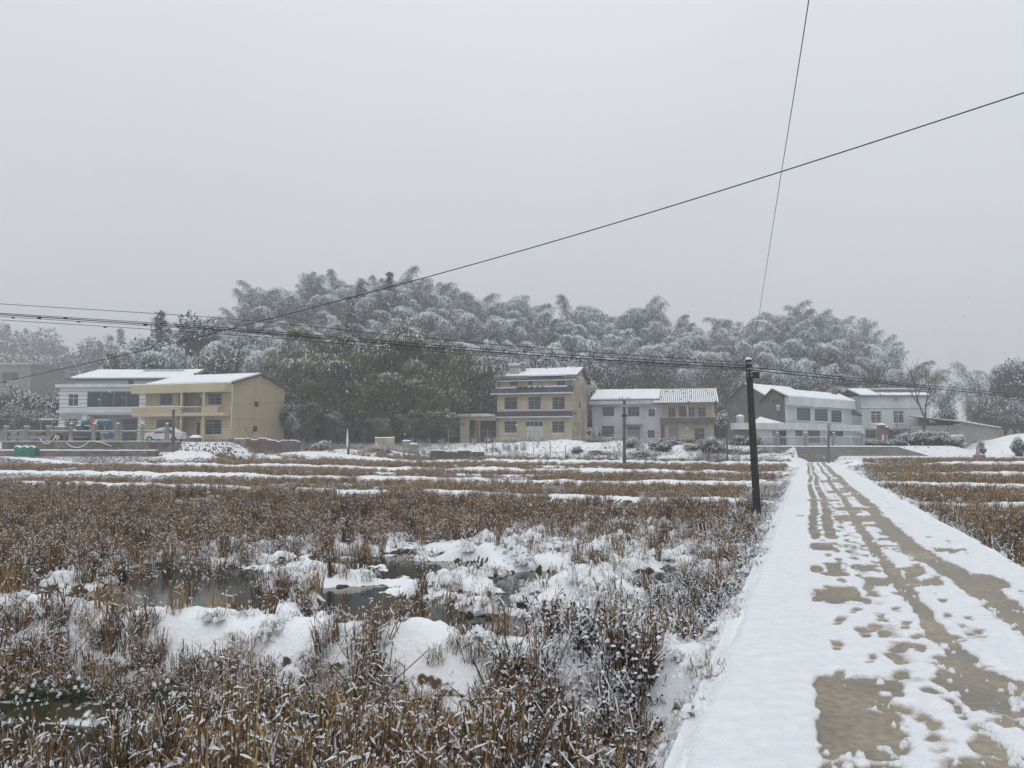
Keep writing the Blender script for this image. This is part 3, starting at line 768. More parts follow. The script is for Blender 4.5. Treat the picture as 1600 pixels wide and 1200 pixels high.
def closed_shell(h, D, z0, z1, mats, front=False, right=True, left=True, rear=True, u0=0.0, u1=None, w0=0.0, name="wall"):
    u1 = h.W if u1 is None else u1
    mb = MB()
    if left: mb.poly([h.p(u0, w0, z0), h.p(u0, D, z0), h.p(u0, D, z1), h.p(u0, w0, z1)])
    if right: mb.poly([h.p(u1, w0, z0), h.p(u1, D, z0), h.p(u1, D, z1), h.p(u1, w0, z1)])
    if rear: mb.poly([h.p(u0, D, z0), h.p(u1, D, z0), h.p(u1, D, z1), h.p(u0, D, z1)])
    if front: mb.poly([h.p(u0, w0, z0), h.p(u1, w0, z0), h.p(u1, w0, z1), h.p(u0, w0, z1)])
    mb.poly([h.p(u0, w0, z1), h.p(u1, w0, z1), h.p(u1, D, z1), h.p(u0, D, z1)])
    return mb.build(name, mats, h.root)

def rot_dir(deg): return (math.cos(R(deg)), math.sin(R(deg)))
def corner(px, Y): return ((px - 800) / F * Y, Y)

# ---- yellow two-storey house at the left (front-right corner at px 362)
def yellow_house():
    a = R(18); FR = corner(362, 86.0); W = 12.2
    FL = (FR[0] - W * math.cos(a), FR[1] + W * math.sin(a))
    D = 10.0
    h = House("yellow_house", "two-storey yellow tiled house with balcony and plain gable end, left of the photo", FL, FR, (math.sin(a), math.cos(a)), 1.7)
    P = lambda u, d, z: h.p(u, d, z)
    z0, zt = 1.65, 8.3
    w1 = h.rect(250, 269.4, 616, 633); w2 = h.rect(325.8, 346, 615, 633); w3 = h.rect(244.4, 269, 655.5, 672); w4 = h.rect(320.6, 346, 655.5, 679)
    m1 = h.rect(279, 316, 613, 646); m2 = h.rect(277.5, 312.5, 650, 690); m2 = (m2[0], m2[1], z0 + .02, m2[3])
    holes = [w1, w2, w3, w4, (*m1, 1.4), (*m2, 1.4)]
    wall_panel(P, 0, h.W, z0, zt, holes).build("wall", yellow_tile, h.root)
    for w in (w1, w2, w3, w4): add_window(h, w, P, 2, 0.25, 4, frame_g)
    for m in (m1, m2):
        P2 = lambda u, d, z: h.p(u, d + 1.4, z)
        h.part("recess_wall", cream, [(m[0], m[1], 1.4, 1.42, m[2], m[3])])
        dr = (m[0] + (m[1] - m[0]) * .5, m[1] - .35, m[2], m[2] + min(2.3, m[3] - m[2] - .3))
        door_leaf(h, lambda u, d, z: h.p(u, d + 1.2, z), dr, brick_brown if m is m2 else frame_g)
    # gable side with two small windows
    Q = lambda w, d, z: h.p(h.W - d, w, z)
    s1 = h.rect_side(397.6, 404.5, 626.8, 636.3); s2 = h.rect_side(395.6, 403, 665.6, 675)
    wall_panel(Q, 0.002, D, z0, zt, [s1, s2]).build("wall", yellow_tile, h.root)
    for w in (s1, s2): add_window(h, w, Q, 1, 0, 0, frame_g, sill=False)
    zr = h.wz(404, 585)[1] - .1
    zb = 7.3
    MB().poly([h.p(h.W, 0.002, zt), h.p(h.W, D, zt), h.p(h.W, D / 2, zr)]).build("gable", yellow_tile, h.root)
    MB().poly([h.p(0, 0, z0), h.p(0, D, z0), h.p(0, D, zt), h.p(0, D / 2, zr), h.p(0, 0, zt)]).build("wall", yellow_tile, h.root)
    MB().poly([h.p(0, D, z0), h.p(h.W, D, z0), h.p(h.W, D, zt), h.p(0, D, zt)]).build("wall", yellow_tile, h.root)
    ov = .35
    k = (zr - zt) / (D / 2)
    roof_plane(h, "roof_slope", h.p(-.2, -.2, zt - .2 * k + .2), h.p(h.W + ov, -.2, zt - .2 * k + .2), h.p(h.W + ov, D / 2, zr + .2), h.p(-.2, D / 2, zr + .2), .16, tile_dark, h.root, .14, seed=1)
    roof_plane(h, "roof_slope", h.p(h.W + ov, D + .9, zt - .9 * k + .2), h.p(-.2, D + .9, zt - .9 * k + .2), h.p(-.2, D / 2 + .002, zr + .2), h.p(h.W + ov, D / 2 + .002, zr + .2), .16, tile_dark, h.root, .14, seed=2)
    for u in (2.6, 7.9): h.part("ridge_knob", tile_dark, [(u, u + .25, D / 2 - .1, D / 2 + .1, zr + .2, zr + .55)])
    # fascia box, balcony slab, parapet, railing, columns
    zf0, zf1 = h.uz(300, 613, -1.2)[1], h.uz(300, 599.5, -1.2)[1]
    h.part("fascia", yellow_pale, [(-.9, h.W + .05, -1.3, -.002, zf0, zf1)])
    h.part("snow_cover", snow_smooth, [(-.85, h.W, -1.26, -.03, zf1 + .003, zf1 + .12)])
    zb0, zb1 = h.uz(300, 650, -1.2)[1], h.uz(300, 645, -1.2)[1]
    h.part("balcony_slab", yellow_pale, [(-.7, h.W - .1, -1.3, -.002, zb0, zb1 + .02)])
    zp = h.uz(300, 635, -1.2)[1]
    ua, ub = h.uz(284, 640, -1.2)[0], h.uz(315, 640, -1.2)[0]
    h.part("parapet", yellow_tile, [(-.68, ua, -1.28, -1.16, zb1 + .02, zp)]); h.part("parapet", yellow_tile, [(ub, h.W - .9, -1.28, -1.16, zb1 + .02, zp)])
    bars = [(ua, ub, -1.24, -1.2, zp - .08, zp)] + [(ua + (ub - ua) * i / 12 - .015, ua + (ub - ua) * i / 12 + .015, -1.235, -1.205, zb1 + .02, zp - .08) for i in range(1, 12)]
    h.part("railing", frame_w, bars)
    h.part("snow_cover", snow_smooth, [(-.68, ua, -1.29, -1.15, zp + .002, zp + .07)])
    for u in (ua - .3, ub + .05):
        h.part("column", yellow_pale, [(u, u + .25, -1.15, -.9, zb1 + .02, zf0)])
        h.part("column", yellow_pale, [(u, u + .25, -1.15, -.9, z0, zb0)])
    aircon(h, P, h.uz(316, 620)[0], h.uz(316, 621)[1])
    dp = [h.p(h.W + .06, -.08, z) for z in (3.4, 8.2)]
    MB().tube(dp, .06, 8).build("downpipe", frame_w, h.root)
    h.part("plinth", concrete, [(-.05, h.W + .05, -.06, -.003, z0 - .3, z0 + .35)])
    return h

def white_house():
    FL = corner(92, 96.0); W = 15.5; a = R(2)
    FR = (FL[0] + W * math.cos(a), FL[1] - W * math.sin(a)); D = 9.0
    h = House("white_house", "white banded two-storey house with wide dark upper window, leftmost of the street", FL, FR, (math.sin(a), math.cos(a)), 1.7)
    P = lambda u, d, z: h.p(u, d, z)
    z0 = 1.65; zc = h.uz(150, 605.5)[1]; zc1 = h.uz(150, 600.5)[1]
    wA = h.rect(106.4, 122.2, 615.3, 634.8); wB = h.rect(136, 217.7, 611.8, 636.3); wC = h.rect(231, 240, 616.7, 632.5)
    wD = h.rect(100.6, 122, 653.5, 671); wE = h.rect(135, 215.6, 648, 690); wE = (wE[0], wE[1], z0 + .01, wE[3]); wF = h.rect(228, 237, 654.6, 671)
    wall_panel(P, 0, W, z0, zc, [wA, wB, wC, wD, (*wE, 1.5), wF]).build("wall", white_clad, h.root)
    add_window(h, wA, P, 2, .35, 0); add_window(h, wB, P, 4, 0, 0, frame_g, glass_blue, fw=.08); add_window(h, wC, P, 1, .3, 0); add_window(h, wD, P, 2, .3, 3); add_window(h, wF, P, 1, .3, 3)
    h.part("awning", concrete, [(wD[0] - .5, wD[1] + .4, -.5, -.003, wD[3] + .12, wD[3] + .22)])
    h.part("awning", concrete, [(wF[0] - .5, wF[1] + .4, -.5, -.003, wF[3] + .12, wF[3] + .22)])
    P2 = lambda u, d, z: h.p(u, d + 1.5, z)
    e1 = h.rect(152, 174, 657, 676, 1.5); e2 = h.rect(191, 214, 654, 680, 1.5); e2 = (e2[0], min(e2[1], wE[1] - .05), z0 + .02, e2[3])
    wall_panel(P2, wE[0], wE[1], wE[2], wE[3], [e1, e2]).build("recess_wall", concrete, h.root)
    add_window(h, e1, P2, 2, .3, 0); add_window(h, e2, P2, 2, .35, 3, frame_g)
    closed_shell(h, D, z0, zc - .01, white_clad)
    h.part("cornice", white_trim, [(-.35, W + .3, -.45, D, zc, zc1)])
    h.part("cornice", white_trim, [(-.2, W + .2, -.28, -.004, h.uz(150, 645)[1], h.uz(150, 641)[1])])
    # attic storey set back, with a long snowy roof
    za = h.uz(150, 592, 1.6)[1]; u0 = h.uz(113, 595, 1.6)[0]
    aw = h.rect(200, 209, 591.6, 602, 1.6); aw = (aw[0], aw[1], zc1 + .05, za - .15)
    P3 = lambda u, d, z: h.p(u, d + 1.6, z)
    wall_panel(P3, u0 + .3, W, zc1, za, [aw]).build("attic_wall", white_clad, h.root); add_window(h, aw, P3, 1, 0, 0, frame_g, sill=False)
    closed_shell(h, D - .3, zc1, za - .02, white_clad, u0=u0 + .3, w0=1.6)
    zr = h.uz(150, 579, 5)[1]
    roof_plane(h, "roof_slope", h.p(u0 - .6, 1.0, za), h.p(W + .9, 1.0, za), h.p(W + 1.0, 5, zr), h.p(u0 + .8, 5, zr), .2, tile_dark, h.root, .14, seed=3)
    roof_plane(h, "roof_slope", h.p(W + .9, 9.3, za), h.p(u0 - .6, 9.3, za), h.p(u0 + .8, 5.002, zr), h.p(W + 1.0, 5.002, zr), .2, tile_dark, h.root, .14, seed=4)
    h.part("solar_panel", glass_blue, [(8.4, 13.8, 3.9, 4.4, zr + .02, zr + .10)])
    for u in (u0 - .3, u0 + .1, -.1): MB().tube([h.p(u, .9, zc1), h.p(u, .9, zc1 + (1.3 if u > -.1 else .8))], .06, 6).build("post", grey_paint, h.root)
    return h

def three_storey():
    a = R(16); FR = corner(894, 100.0); W = 10.3; D = 11.0
    FL = (FR[0] - W * math.cos(a), FR[1] + W * math.sin(a))
    h = House("cream_house", "three-storey cream house with blue tiled bands and solar heater on snowy roof", FL, FR, (math.sin(a), math.cos(a)), 1.6)
    P = lambda u, d, z: h.p(u, d, z)
    z0 = 1.55
    z1 = h.uz(840, 649)[1]; z2 = h.uz(840, 612)[1]; z3 = h.uz(840, 592, .8)[1]
    g = [h.rect(788, 807.4, 658, 676.5), h.rect(862.5, 882, 658, 676.5)]
    dr = h.rect(821, 848.4, 658, 690); dr = (dr[0], dr[1], z0 + .02, dr[3])
    wall_panel(P, 0, h.W, z0, z1, g + [dr]).build("wall", cream, h.root)
    for r in g: add_window(h, r, P, 2, .3, 3, frame_g)
    zm = dr[3] - (dr[3] - dr[2]) * .25
    add_window(h, (dr[0], dr[1], zm, dr[3]), P, 4, 0, 0, frame_w, sill=False)
    um = (dr[0] + dr[1]) / 2
    door_leaf(h, P, (dr[0], um, dr[2], zm), white_trim); door_leaf(h, P, (um, dr[1], dr[2], zm), white_trim)
    f2 = [h.rect(788, 808.3, 620, 640), h.rect(825.3, 844.9, 620, 640), h.rect(862.9, 882.5, 620, 640)]
    wall_panel(P, 0, h.W, z1, z2, f2).build("wall", cream, h.root)
    for i, r in enumerate(f2): add_window(h, r, P, 2, .32, 0 if i == 0 else 3, frame_g)
    P3 = lambda u, d, z: h.p(u, d + .9, z)
    f3 = [h.rect(797, 809, 595, 603, .9), h.rect(825, 832, 595, 601.5, .9), h.rect(870, 883.5, 595, 603, .9)]
    u3 = h.uz(781, 600, .9)[0]
    f3 = [(r[0], r[1], max(r[2], z2 + .35), min(r[3], z3 - .05)) for r in f3]
    wall_panel(P3, u3, h.W - .05, z2, z3, f3).build("wall", cream, h.root)
    for r in f3: add_window(h, r, P3, 2, 0, 0, frame_g, sill=False)
    # right side wall with gable, weathered
    Q = lambda w, d, z: h.p(h.W - d, w, z)
    sw = [h.rect_side(904.5, 907.5, 627, 638), h.rect_side(897, 900, 643, 649), h.rect_side(898, 901, 660, 665)]
    wall_panel(Q, .003, D, z0, z3, sw).build("wall", side_old, h.root)
    for r in sw: add_window(h, r, Q, 1, 0, 0, frame_g, sill=False)
    zr = h.wz(911, 577)[1]
    MB().poly([h.p(h.W - .002, .9, z3), h.p(h.W - .002, D, z3), h.p(h.W - .002, (D + .9) / 2, zr - .15)]).build("gable", side_old, h.root)
    closed_shell(h, D, z0, z3, cream, right=False)
    # sloping blue tile bands at each storey with snow on the top one
    def band(u0, u1, w0, zlow, w1, zhigh, sn, seed, to=1.0):
        roof_plane(h, "tile_band", h.p(u0, w0, zlow), h.p(u1, w0, zlow), h.p(u1 - .1, w1, zhigh), h.p(u0 + .1, w1, zhigh), .12, tile_blue, h.root, sn, snow_to=to, seed=seed)
        h.part("gutter", white_trim, [(u0, u1, w0 - .08, w0 + .05, zlow - .3, zlow - .125)])
    band(-.7, h.W + .3, -.8, z2 - .05, .85, z2 + .75, .0, 11)
    h.part("snow_cover", snow_smooth, [(-.3, 2.6, .25, .8, z2 + .55, z2 + .68)]); h.part("snow_cover", snow_smooth, [(4.2, h.W - .8, .45, .85, z2 + .62, z2 + .80)])
    band(-.4, h.W + .2, -.7, z1 - .02, -.01, z1 + .55, .0, 12)
    band(u3 - .1, h.W + .5, .3, z3 - .02, 1.5, z3 + .50, .0, 13)
    wr = (D + .9) / 2
    roof_plane(h, "roof_slope", h.p(u3 - .1, 1.5, z3 + .5), h.p(h.W + .5, 1.5, z3 + .5), h.p(h.W + .5, wr, zr), h.p(u3 + .9, wr, zr), .14, tile_blue, h.root, .13, seed=14, snow_in=.01)
    roof_plane(h, "roof_slope", h.p(h.W + .5, D + .6, z3 + .1), h.p(u3 - .1, D + .6, z3 + .1), h.p(u3 + .9, wr + .003, zr), h.p(h.W + .5, wr + .003, zr), .14, tile_blue, h.root, .13, seed=15)
    h.part("snow_cover", snow_smooth, [(4.0, 8.9, .75, 1.35, z3 + .38, z3 + .52)])
    h.part("verge_board", white_trim, [(h.W + .5, h.W + .56, 1.0, wr - .01, z3 + .15, z3 + .3)])
    for u in (3.1, 3.9, 4.8, 5.6, 6.3): MB().ball(h.p(u, .1, z2 + .55), .22, 6, 4, jit=.5).build("potted_plant", leaf_bush, h.root)
    # low wing to the left with two dark garage openings
    uL = h.uz(717, 660, -1.0)[0]
    P4 = lambda u, d, z: h.p(u, d - .6, z)
    g1 = h.rect(732.5, 742.5, 656, 690, -.6); g2 = h.rect(748.8, 775.4, 657, 690, -.6)
    g1 = (g1[0], g1[1], z0 + .02, g1[3], .5); g2 = (g2[0], g2[1], z0 + .02, g2[3], .5)
    wall_panel(P4, uL, -.002, z0, z1, [g1, g2]).build("wing_wall", cream, h.root)
    h.part("garage_shade_sheet", dark_in, [(uL + .1, -.1, -.08, -.05, z0, z1 - .1)])  # near-black sheet just behind the openings paints the shade inside the garage
    h.part("pillar", brick_red, [(g1[1] + .05, g2[0] - .05, -.68, -.602, z0, g2[3])])
    closed_shell(h, 6, z0, z1 - .01, cream, u0=uL, u1=-.002, w0=-.6, right=False)
    h.part("wing_roof", concrete, [(uL - .25, -.01, -.95, 6.2, z1, z1 + .16)])
    h.part("gutter", white_trim, [(uL - .25, -.01, -1.0, -.953, z1 - .1, z1 + .17)])
    h.part("snow_cover", snow_smooth, [(uL - .2, -.8, -.9, 6.1, z1 + .163, z1 + .27)])
    # solar water heater and chimney on the roof
    uh0, uh1 = h.uz(795, 575, 3)[0], h.uz(813, 575, 3)[0]; zh0 = h.uz(800, 586, 2.4)[1]; zh1 = h.uz(800, 569.5, 3)[1]
    sol = thing("solar_heater", "solar water heater with snowy tank on the three-storey cream house roof", "water heater", h.p(uh0, 2.4, zh0))
    mb = MB().hexa([h.p(uh0 + .25, 2.2, zh0), h.p(uh1, 2.2, zh0), h.p(uh1, 2.3, zh0), h.p(uh0 + .25, 2.3, zh0), h.p(uh0 + .05, 3.2, zh1 - .3), h.p(uh1 - .15, 3.2, zh1 - .3), h.p(uh1 - .15, 3.3, zh1 - .3), h.p(uh0 + .05, 3.3, zh1 - .3)])
    mb.build("collector", grey_paint, sol)
    MB().tube([h.p(uh0 - .1, 3.2, zh1 - .12), h.p(uh1 - .05, 3.2, zh1 - .12)], .24, 12).build("tank", steel, sol)
    for u in (uh0 + .1, uh1 - .3): MB().tube([h.p(u, 3.3, zh0 - .1), h.p(u, 3.25, zh1 - .2)], .04, 5).build("leg", steel, sol)
    h.bx(MB(), 0, 1, 0, 1, 0, 1)
    m = MB(); h.bx(m, uh0 - .1, uh1 - .05, 3.05, 3.35, zh1 + .10, zh1 + .20); m.build("snow_cover", snow_smooth, sol)
    uc = h.uz(813.5, 572, 4)[0]; uc1 = h.uz(820.5, 572, 4)[0]; zc = h.uz(817, 567, 4)[1]
    h.part("chimney", concrete, [(uc, uc1, 3.9, 4.5, zh0, zc)]); h.part("snow_cover", snow_smooth, [(uc - .03, uc1 + .03, 3.88, 4.52, zc + .003, zc + .12)])
    uv = h.uz(851, 572, 4)[0]; MB().tube([h.p(uv, 5, zr - .2), h.p(uv, 5, zr + .45)], .06, 6).build("vent_pipe", tile_dark, h.root)
    MB().tube([h.p(h.W - .1, -.06, z) for z in (z0, z2 - .3)], .05, 6).build("downpipe", yellow_pale, h.root)
    return h

def pale_house():
    a = R(13); FR = corner(1031.6, 113.0); W = 10.1; D = 8
    FL = (FR[0] - W * math.cos(a), FR[1] + W * math.sin(a))
    h = House("pale_house", "plain white two-storey house joined to the old cream house, centre right", FL, FR, (math.sin(a), math.cos(a)), 1.3)
    P = lambda u, d, z: h.p(u, d, z)
    z0 = 1.1; zt = h.uz(980, 632)[1]
    ws = [h.rect(941.5, 959.5, 635.5, 650.4), h.rect(980.5, 999.2, 635.5, 650.8), h.rect(1012.9, 1023.4, 639, 651), h.rect(940, 960, 665.4, 683), h.rect(1012, 1023, 672, 684.5)]
    dr = h.rect(980, 1000.6, 666, 690)
    wall_panel(P, 0, h.W - .003, z0, zt, ws + [dr]).build("wall", white_wall, h.root)
    for i, r in enumerate(ws): add_window(h, r, P, 3 if i < 2 else 2, .35, 3 if i > 2 else 0, frame_g)
    zm = dr[3] - (dr[3] - dr[2]) * .3
    add_window(h, (dr[0], dr[1], zm, dr[3]), P, 2, 0, 0, sill=False)
    um = (dr[0] + dr[1]) / 2
    door_leaf(h, P, (dr[0], um, dr[2], zm), frame_g); door_leaf(h, P, (um, dr[1], dr[2], zm), frame_g)
    h.part("door_awning", frame_g, [(dr[0] - .4, dr[1] + .3, -.8, -.003, dr[3] + .2, dr[3] + .28)])
    h.part("drainpipe", white_trim, [(h.uz(975, 660)[0], h.uz(975, 660)[0] + .08, -.1, -.003, z0, zt)])
    closed_shell(h, D, z0, zt - .01, white_wall)
    zp = h.uz(980, 626, -.5)[1]
    h.part("fascia", white_trim, [(-.45, h.W - .003, -.7, -.003, zt, zp)])
    zr = h.uz(980, 609.5, 4)[1]
    roof_plane(h, "roof_slope", h.p(-.3, -.69, zp + .18), h.p(h.W - .01, -.69, zp + .18), h.p(h.W - .01, 4, zr), h.p(.2, 4, zr), .16, tile_dark, h.root, .15, seed=21, snow_in=.005)
    roof_plane(h, "roof_slope", h.p(h.W, 8.3, zt), h.p(-.3, 8.3, zt), h.p(.2, 4.003, zr), h.p(h.W, 4.003, zr), .16, tile_dark, h.root, .15, seed=22)
    h.part("terrace", concrete, [(-1.6, h.W + .2, -2.6, -.004, z0 - .9, z0 - .1)]); h.part("snow_cover", snow_smooth, [(-1.65, h.W * .55, -2.65, -1.6, z0 - .097, z0 + .02)])
    # -- the old cream house beside it
    FL2 = FR; W2 = 7.95 * 1.0
    a2 = R(13)
    FR2 = corner(1115, 113.0 - 1.9)
    k = House("old_cream_house", "old cream house with stained balcony and ribbed snowy tile roof", FL2, FR2, (math.sin(a), math.cos(a)), 1.3)
    P = lambda u, d, z: k.p(u, d, z)
    zt2 = k.uz(1070, 629)[1]; zb0, zb1 = k.uz(1070, 662, -1)[1], k.uz(1070, 652, -1)[1]
    up = [k.rect(1044, 1055.4, 636, 653), k.rect(1061, 1073, 636, 653), k.rect(1076, 1085.5, 636, 653), k.rect(1091, 1102.7, 636, 653)]
    lo = [k.rect(1045.6, 1060.5, 668, 690), k.rect(1085, 1101, 668.7, 688)]
    wall_panel(P, .003, k.W, z0, zt2, up + lo).build("wall", cream_old, k.root)
    for i, r in enumerate(up):
        if i == 1: door_leaf(k, P, r, brick_brown)
        else: add_window(k, r, P, 2, .3, 2, frame_g, sill=False)
    door_leaf(k, P, lo[0], frame_g); add_window(k, lo[1], P, 2, .35, 3, frame_g)
    k.part("balcony", stain, [(.02, k.W + .1, -1.1, -1.0, zb0 + .05, zb1)]); k.part("balcony_floor", concrete, [(.02, k.W + .1, -.998, -.003, zb0 + .02, zb0 + .15)])
    k.part("snow_cover", snow_smooth, [(.02, k.W + .1, -1.11, -.99, zb1 + .003, zb1 + .04)])
    for u in (.1, k.W * .5, k.W - .15): k.part("column", cream_old, [(u, u + .2, -1.0 + .005, -.8, zb0 + .15, zt2 - .3)])
    k.part("brick_patch", brick_red, [(.06, .62, -.03, -.004, z0 + 1.2, zb0 - .1)])
    k.part("plinth", stain, [(-.02, k.W + .1, -.9, -.005, z0 - .8, k.uz(1070, 687)[1])])
    closed_shell(k, D, z0, zt2 - .01, brick_brown)
    zr2 = k.uz(1070, 607.5, 4)[1]
    A, B, C, Dd = [Vector(x) for x in (k.p(-1.0, -1.3, zt2 - .05), k.p(k.W + .75, -1.3, zt2 - .05), k.p(k.W + .6, 4, zr2), k.p(-.8, 4, zr2))]
    rf = roof_plane(k, "roof_slope", A, B, C, Dd, .14, tile_dark, k.root)
    roof_plane(k, "roof_slope", k.p(k.W + .7, 8.5, zt2), k.p(-.9, 8.5, zt2), k.p(-.8, 4.003, zr2), k.p(k.W + .6, 4.003, zr2), .14, tile_dark, k.root, .12, seed=24)
    n = 32; mb = MB()
    for i in range(n):          # snow between the tile rows
        s0, s1 = (i + .14) / n, (i + .90) / n
        for j in range(12):
            t0, t1 = j / 12 + .003 * rnd.random(), (j + .94) / 12
            if rnd.random() < .04: continue
            q = [(A * (1 - s) + B * s) * (1 - t) + (Dd * (1 - s) + C * s) * t for s, t in ((s0, t0), (s1, t0), (s1, t1), (s0, t1))]
            e = Vector((0, 0, .004)); u_ = Vector((0, 0, .085))
            mid_ = [p_ + u_ for p_ in q]; c_ = sum(mid_, Vector()) / 4
            mb.hexa([p_ + e for p_ in q] + [c_ + (p_ - c_) * .86 for p_ in mid_])
    sr = mb.build("snow_rows", snow_smooth, rf); sr['kind'] = "stuff"
    k.part("ridge_cap", tile_dark, [(-.8, k.W + .6, 3.85, 4.15, zr2 + .01, zr2 + .16)])
    return h, k

def right_houses():
    # long white house with a brick end
    FL = (31.6, 88.0); FR = (44.0, 98.6); b = R(8); D = 5.8
    h = House("white_brick_house", "long white house with grey brick end and three upper windows, behind railing", FL, FR, (-math.sin(b), math.cos(b)), 1.3)
    P = lambda u, d, z: h.p(u, d, z)
    z0 = 1.2
    zf1 = h.uz(1229, 620)[1]; zf0 = h.uz(1229, 633.5)[1]
    ws = [h.rect(1245, 1266, 637, 657.5), h.rect(1273, 1293, 639, 658), h.rect(1299, 1315, 641, 660)]
    lo = [h.rect(1241, 1254, 669, 682), h.rect(1295, 1318, 672, 683)]
    dr = h.rect(1263, 1281, 670, 692)
    uT = h.uz(1320, 650)[0]
    wall_panel(P, 0, h.W, z0, zf0, ws + lo + [dr]).build("wall", white_wall, h.root)
    for r in ws: add_window(h, r, P, 3, .25, 3, frame_g)
    for r in lo: add_window(h, r, P, 2, .25, 3, frame_g)
    door_leaf(h, P, dr, brick_brown)
    h.part("fascia", white_trim, [(-.1, h.W - .2, -.9, -.003, zf0, zf1)])
    h.part("corner_pier", white_trim, [(-.06, .45, -.12, -.003, z0, zf0)])
    zb = h.uz(1240, 672)[1]; zb1 = h.uz(1240, 662.5)[1]
    h.part("balcony_band", white_trim, [(.5, h.W + 1.6, -1.0, -.004, zb, zb1)])
    h.part("snow_cover", snow_smooth, [(.5, h.W + 1.6, -1.0, -.6, zb1 + .003, zb1 + .05)])
    aircon(h, P, h.uz(1288, 690)[0], z0 + .4)
    Q = lambda w, d, z: h.p(d, w, z)
    sw = h.rect_side(1208, 1216, 620, 628, 0.0)
    zg = zf1 - .25; zr = h.wz(1209, 610, 0)[1]
    wall_panel(Q, .003, D, z0, zg, []).build("wall", brick_grey, h.root)
    MB().poly([h.p(0, .003, zg), h.p(0, D, zg), h.p(0, D / 2, zr)]).build("gable", brick_grey, h.root)
    add_window(h, (D * .36, D * .56, zg - .45, zg + .2), lambda w, d, z: h.p(d - .16, w, z), 2, 0, 0, frame_g, sill=False)
    aircon(h, lambda w, d, z: h.p(d, w, z), 1.0, z0 + 4.2)
    closed_shell(h, D, z0, zg, white_wall, left=False)
    roof_plane(h, "roof_slope", h.p(-.4, -.85, zf1 - .02), h.p(h.W + .1, -.85, zf1 - .02), h.p(h.W + .1, D / 2, zr + .2), h.p(-.4, D / 2, zr + .2), .14, tile_dark, h.root, .14, seed=31, snow_in=.01)
    roof_plane(h, "roof_slope", h.p(h.W + .1, D + .5, zg), h.p(-.4, D + .5, zg - .1), h.p(-.4, D / 2 + .003, zr + .2), h.p(h.W + .1, D / 2 + .003, zr + .2), .14, tile_dark, h.root, .14, seed=32)
    uc = h.uz(1303, 615, 2)[0]; h.part("chimney", brick_grey, [(uc, uc + 1.0, 2.0, 2.6, zr - .4, zr + .55)])
    # terrace at the far end under a lean-to roof
    MB().hexa([h.p(h.W - .1, -1.0, zf0 - .3), h.p(h.W + 1.7, -1.0, zf0 - .9), h.p(h.W + 1.7, 3, zf0 - .5), h.p(h.W - .1, 3, zf0 + .3), h.p(h.W - .1, -1.0, zf0 - .18), h.p(h.W + 1.7, -1.0, zf0 - .78), h.p(h.W + 1.7, 3, zf0 - .38), h.p(h.W - .1, 3, zf0 + .42)]).build("lean_to_roof", tile_dark, h.root)
    h.part("terrace_wall", white_wall, [(h.W + .005, h.W + 1.5, 1.2, 1.4, z0, zf0 - 1.1)])
    h.part("terrace_post", grey_paint, [(h.W + 1.45, h.W + 1.55, -.95, -.85, zb1, zf0 - .9)])
    # -- flat-roofed annex in front of the brick end
    ax0 = at(1176, 690, 87.0); ax1 = at(1240, 690, 87.6)
    k = House("annex", "low white flat-roofed annex with dark double doors behind the railing", (ax0.x, 87.0), (ax1.x, 87.0), (0, 1), 1.3)
    za0, za1 = k.uz(1210, 671)[1], k.uz(1210, 661)[1]
    P = lambda u, d, z: k.p(u, d, z)
    d1 = k.rect(1207, 1229, 673, 694); d1 = (d1[0], d1[1], z0 + .02, d1[3])
    wall_panel(P, 0, k.W, z0, za0, [d1]).build("wall", white_wall, k.root)
    um = (d1[0] + d1[1]) / 2
    door_leaf(k, P, (d1[0], um, d1[2], d1[3]), frame_g); door_leaf(k, P, (um, d1[1], d1[2], d1[3]), dark_in)
    closed_shell(k, 2.4 if False else .9, z0, za0, white_wall)
    k.part("fascia", white_trim, [(-2.2, k.W + .1, -.5, .9, za0, za1)])
    zp = k.uz(1190, 651, .5)[1]
    mb = MB(); b0 = len(mb.v)
    base = [k.p(.1, -.4, za1 + .003), k.p(k.W * .72, -.4, za1 + .003), k.p(k.W * .72, .85, za1 + .003), k.p(.1, .85, za1 + .003)]; tip = k.p(1.0, .3, zp)
    for i in range(4): mb.poly([base[i], base[(i + 1) % 4], tip])
    mb.build("snow_cover", snow_smooth, k.root)
    k.part("side_wall", brick_grey, [(-2.2, -.01, .2, .9, z0, za0 - .004)])
    tk = thing("water_tank", "small round steel water tank with snow cap on the annex roof", "water tank", k.p(-1.3, .2, za1))
    c = Vector(k.p(-1.3, .2, za1)); MB().tube([c, c + Vector((0, 0, .75))], .45, 14).build("barrel", steel, tk); MB().tube([c + Vector((0, 0, .755)), c + Vector((0, 0, .85)), c + Vector((0, 0, .98))], [.47, .40, .1], 14).build("snow_cap", snow_smooth, tk)
    # -- brick gable house behind
    b2 = R(16.5); FL3 = corner(1196, 97.5); g = House("brick_house", "tall grey brick gable house behind the dark pole", FL3, (FL3[0] + 9.0, FL3[1] + 7.8), (-math.sin(b2), math.cos(b2)), 1.4)
    D3 = 8.8; zg3 = g.wz(1140, 626, 0)[1]; zr3 = g.wz(1167, 601, 0)[1]
    Q = lambda w, d, z: g.p(d, w, z)
    r = (3.0, 3.9, zg3 - 1.3, zg3 - .3)
    wall_panel(Q, 0, D3, 1.0, zg3, [r]).build("wall", brick_grey, g.root); add_window(g, r, Q, 1, 0, 0, frame_g, sill=False)
    MB().poly([g.p(0, 0, zg3), g.p(0, D3, zg3), g.p(0, D3 / 2, zr3)]).build("gable", brick_grey, g.root)
    closed_shell(g, D3, 1.0, zg3, white_wall, front=True, left=False)
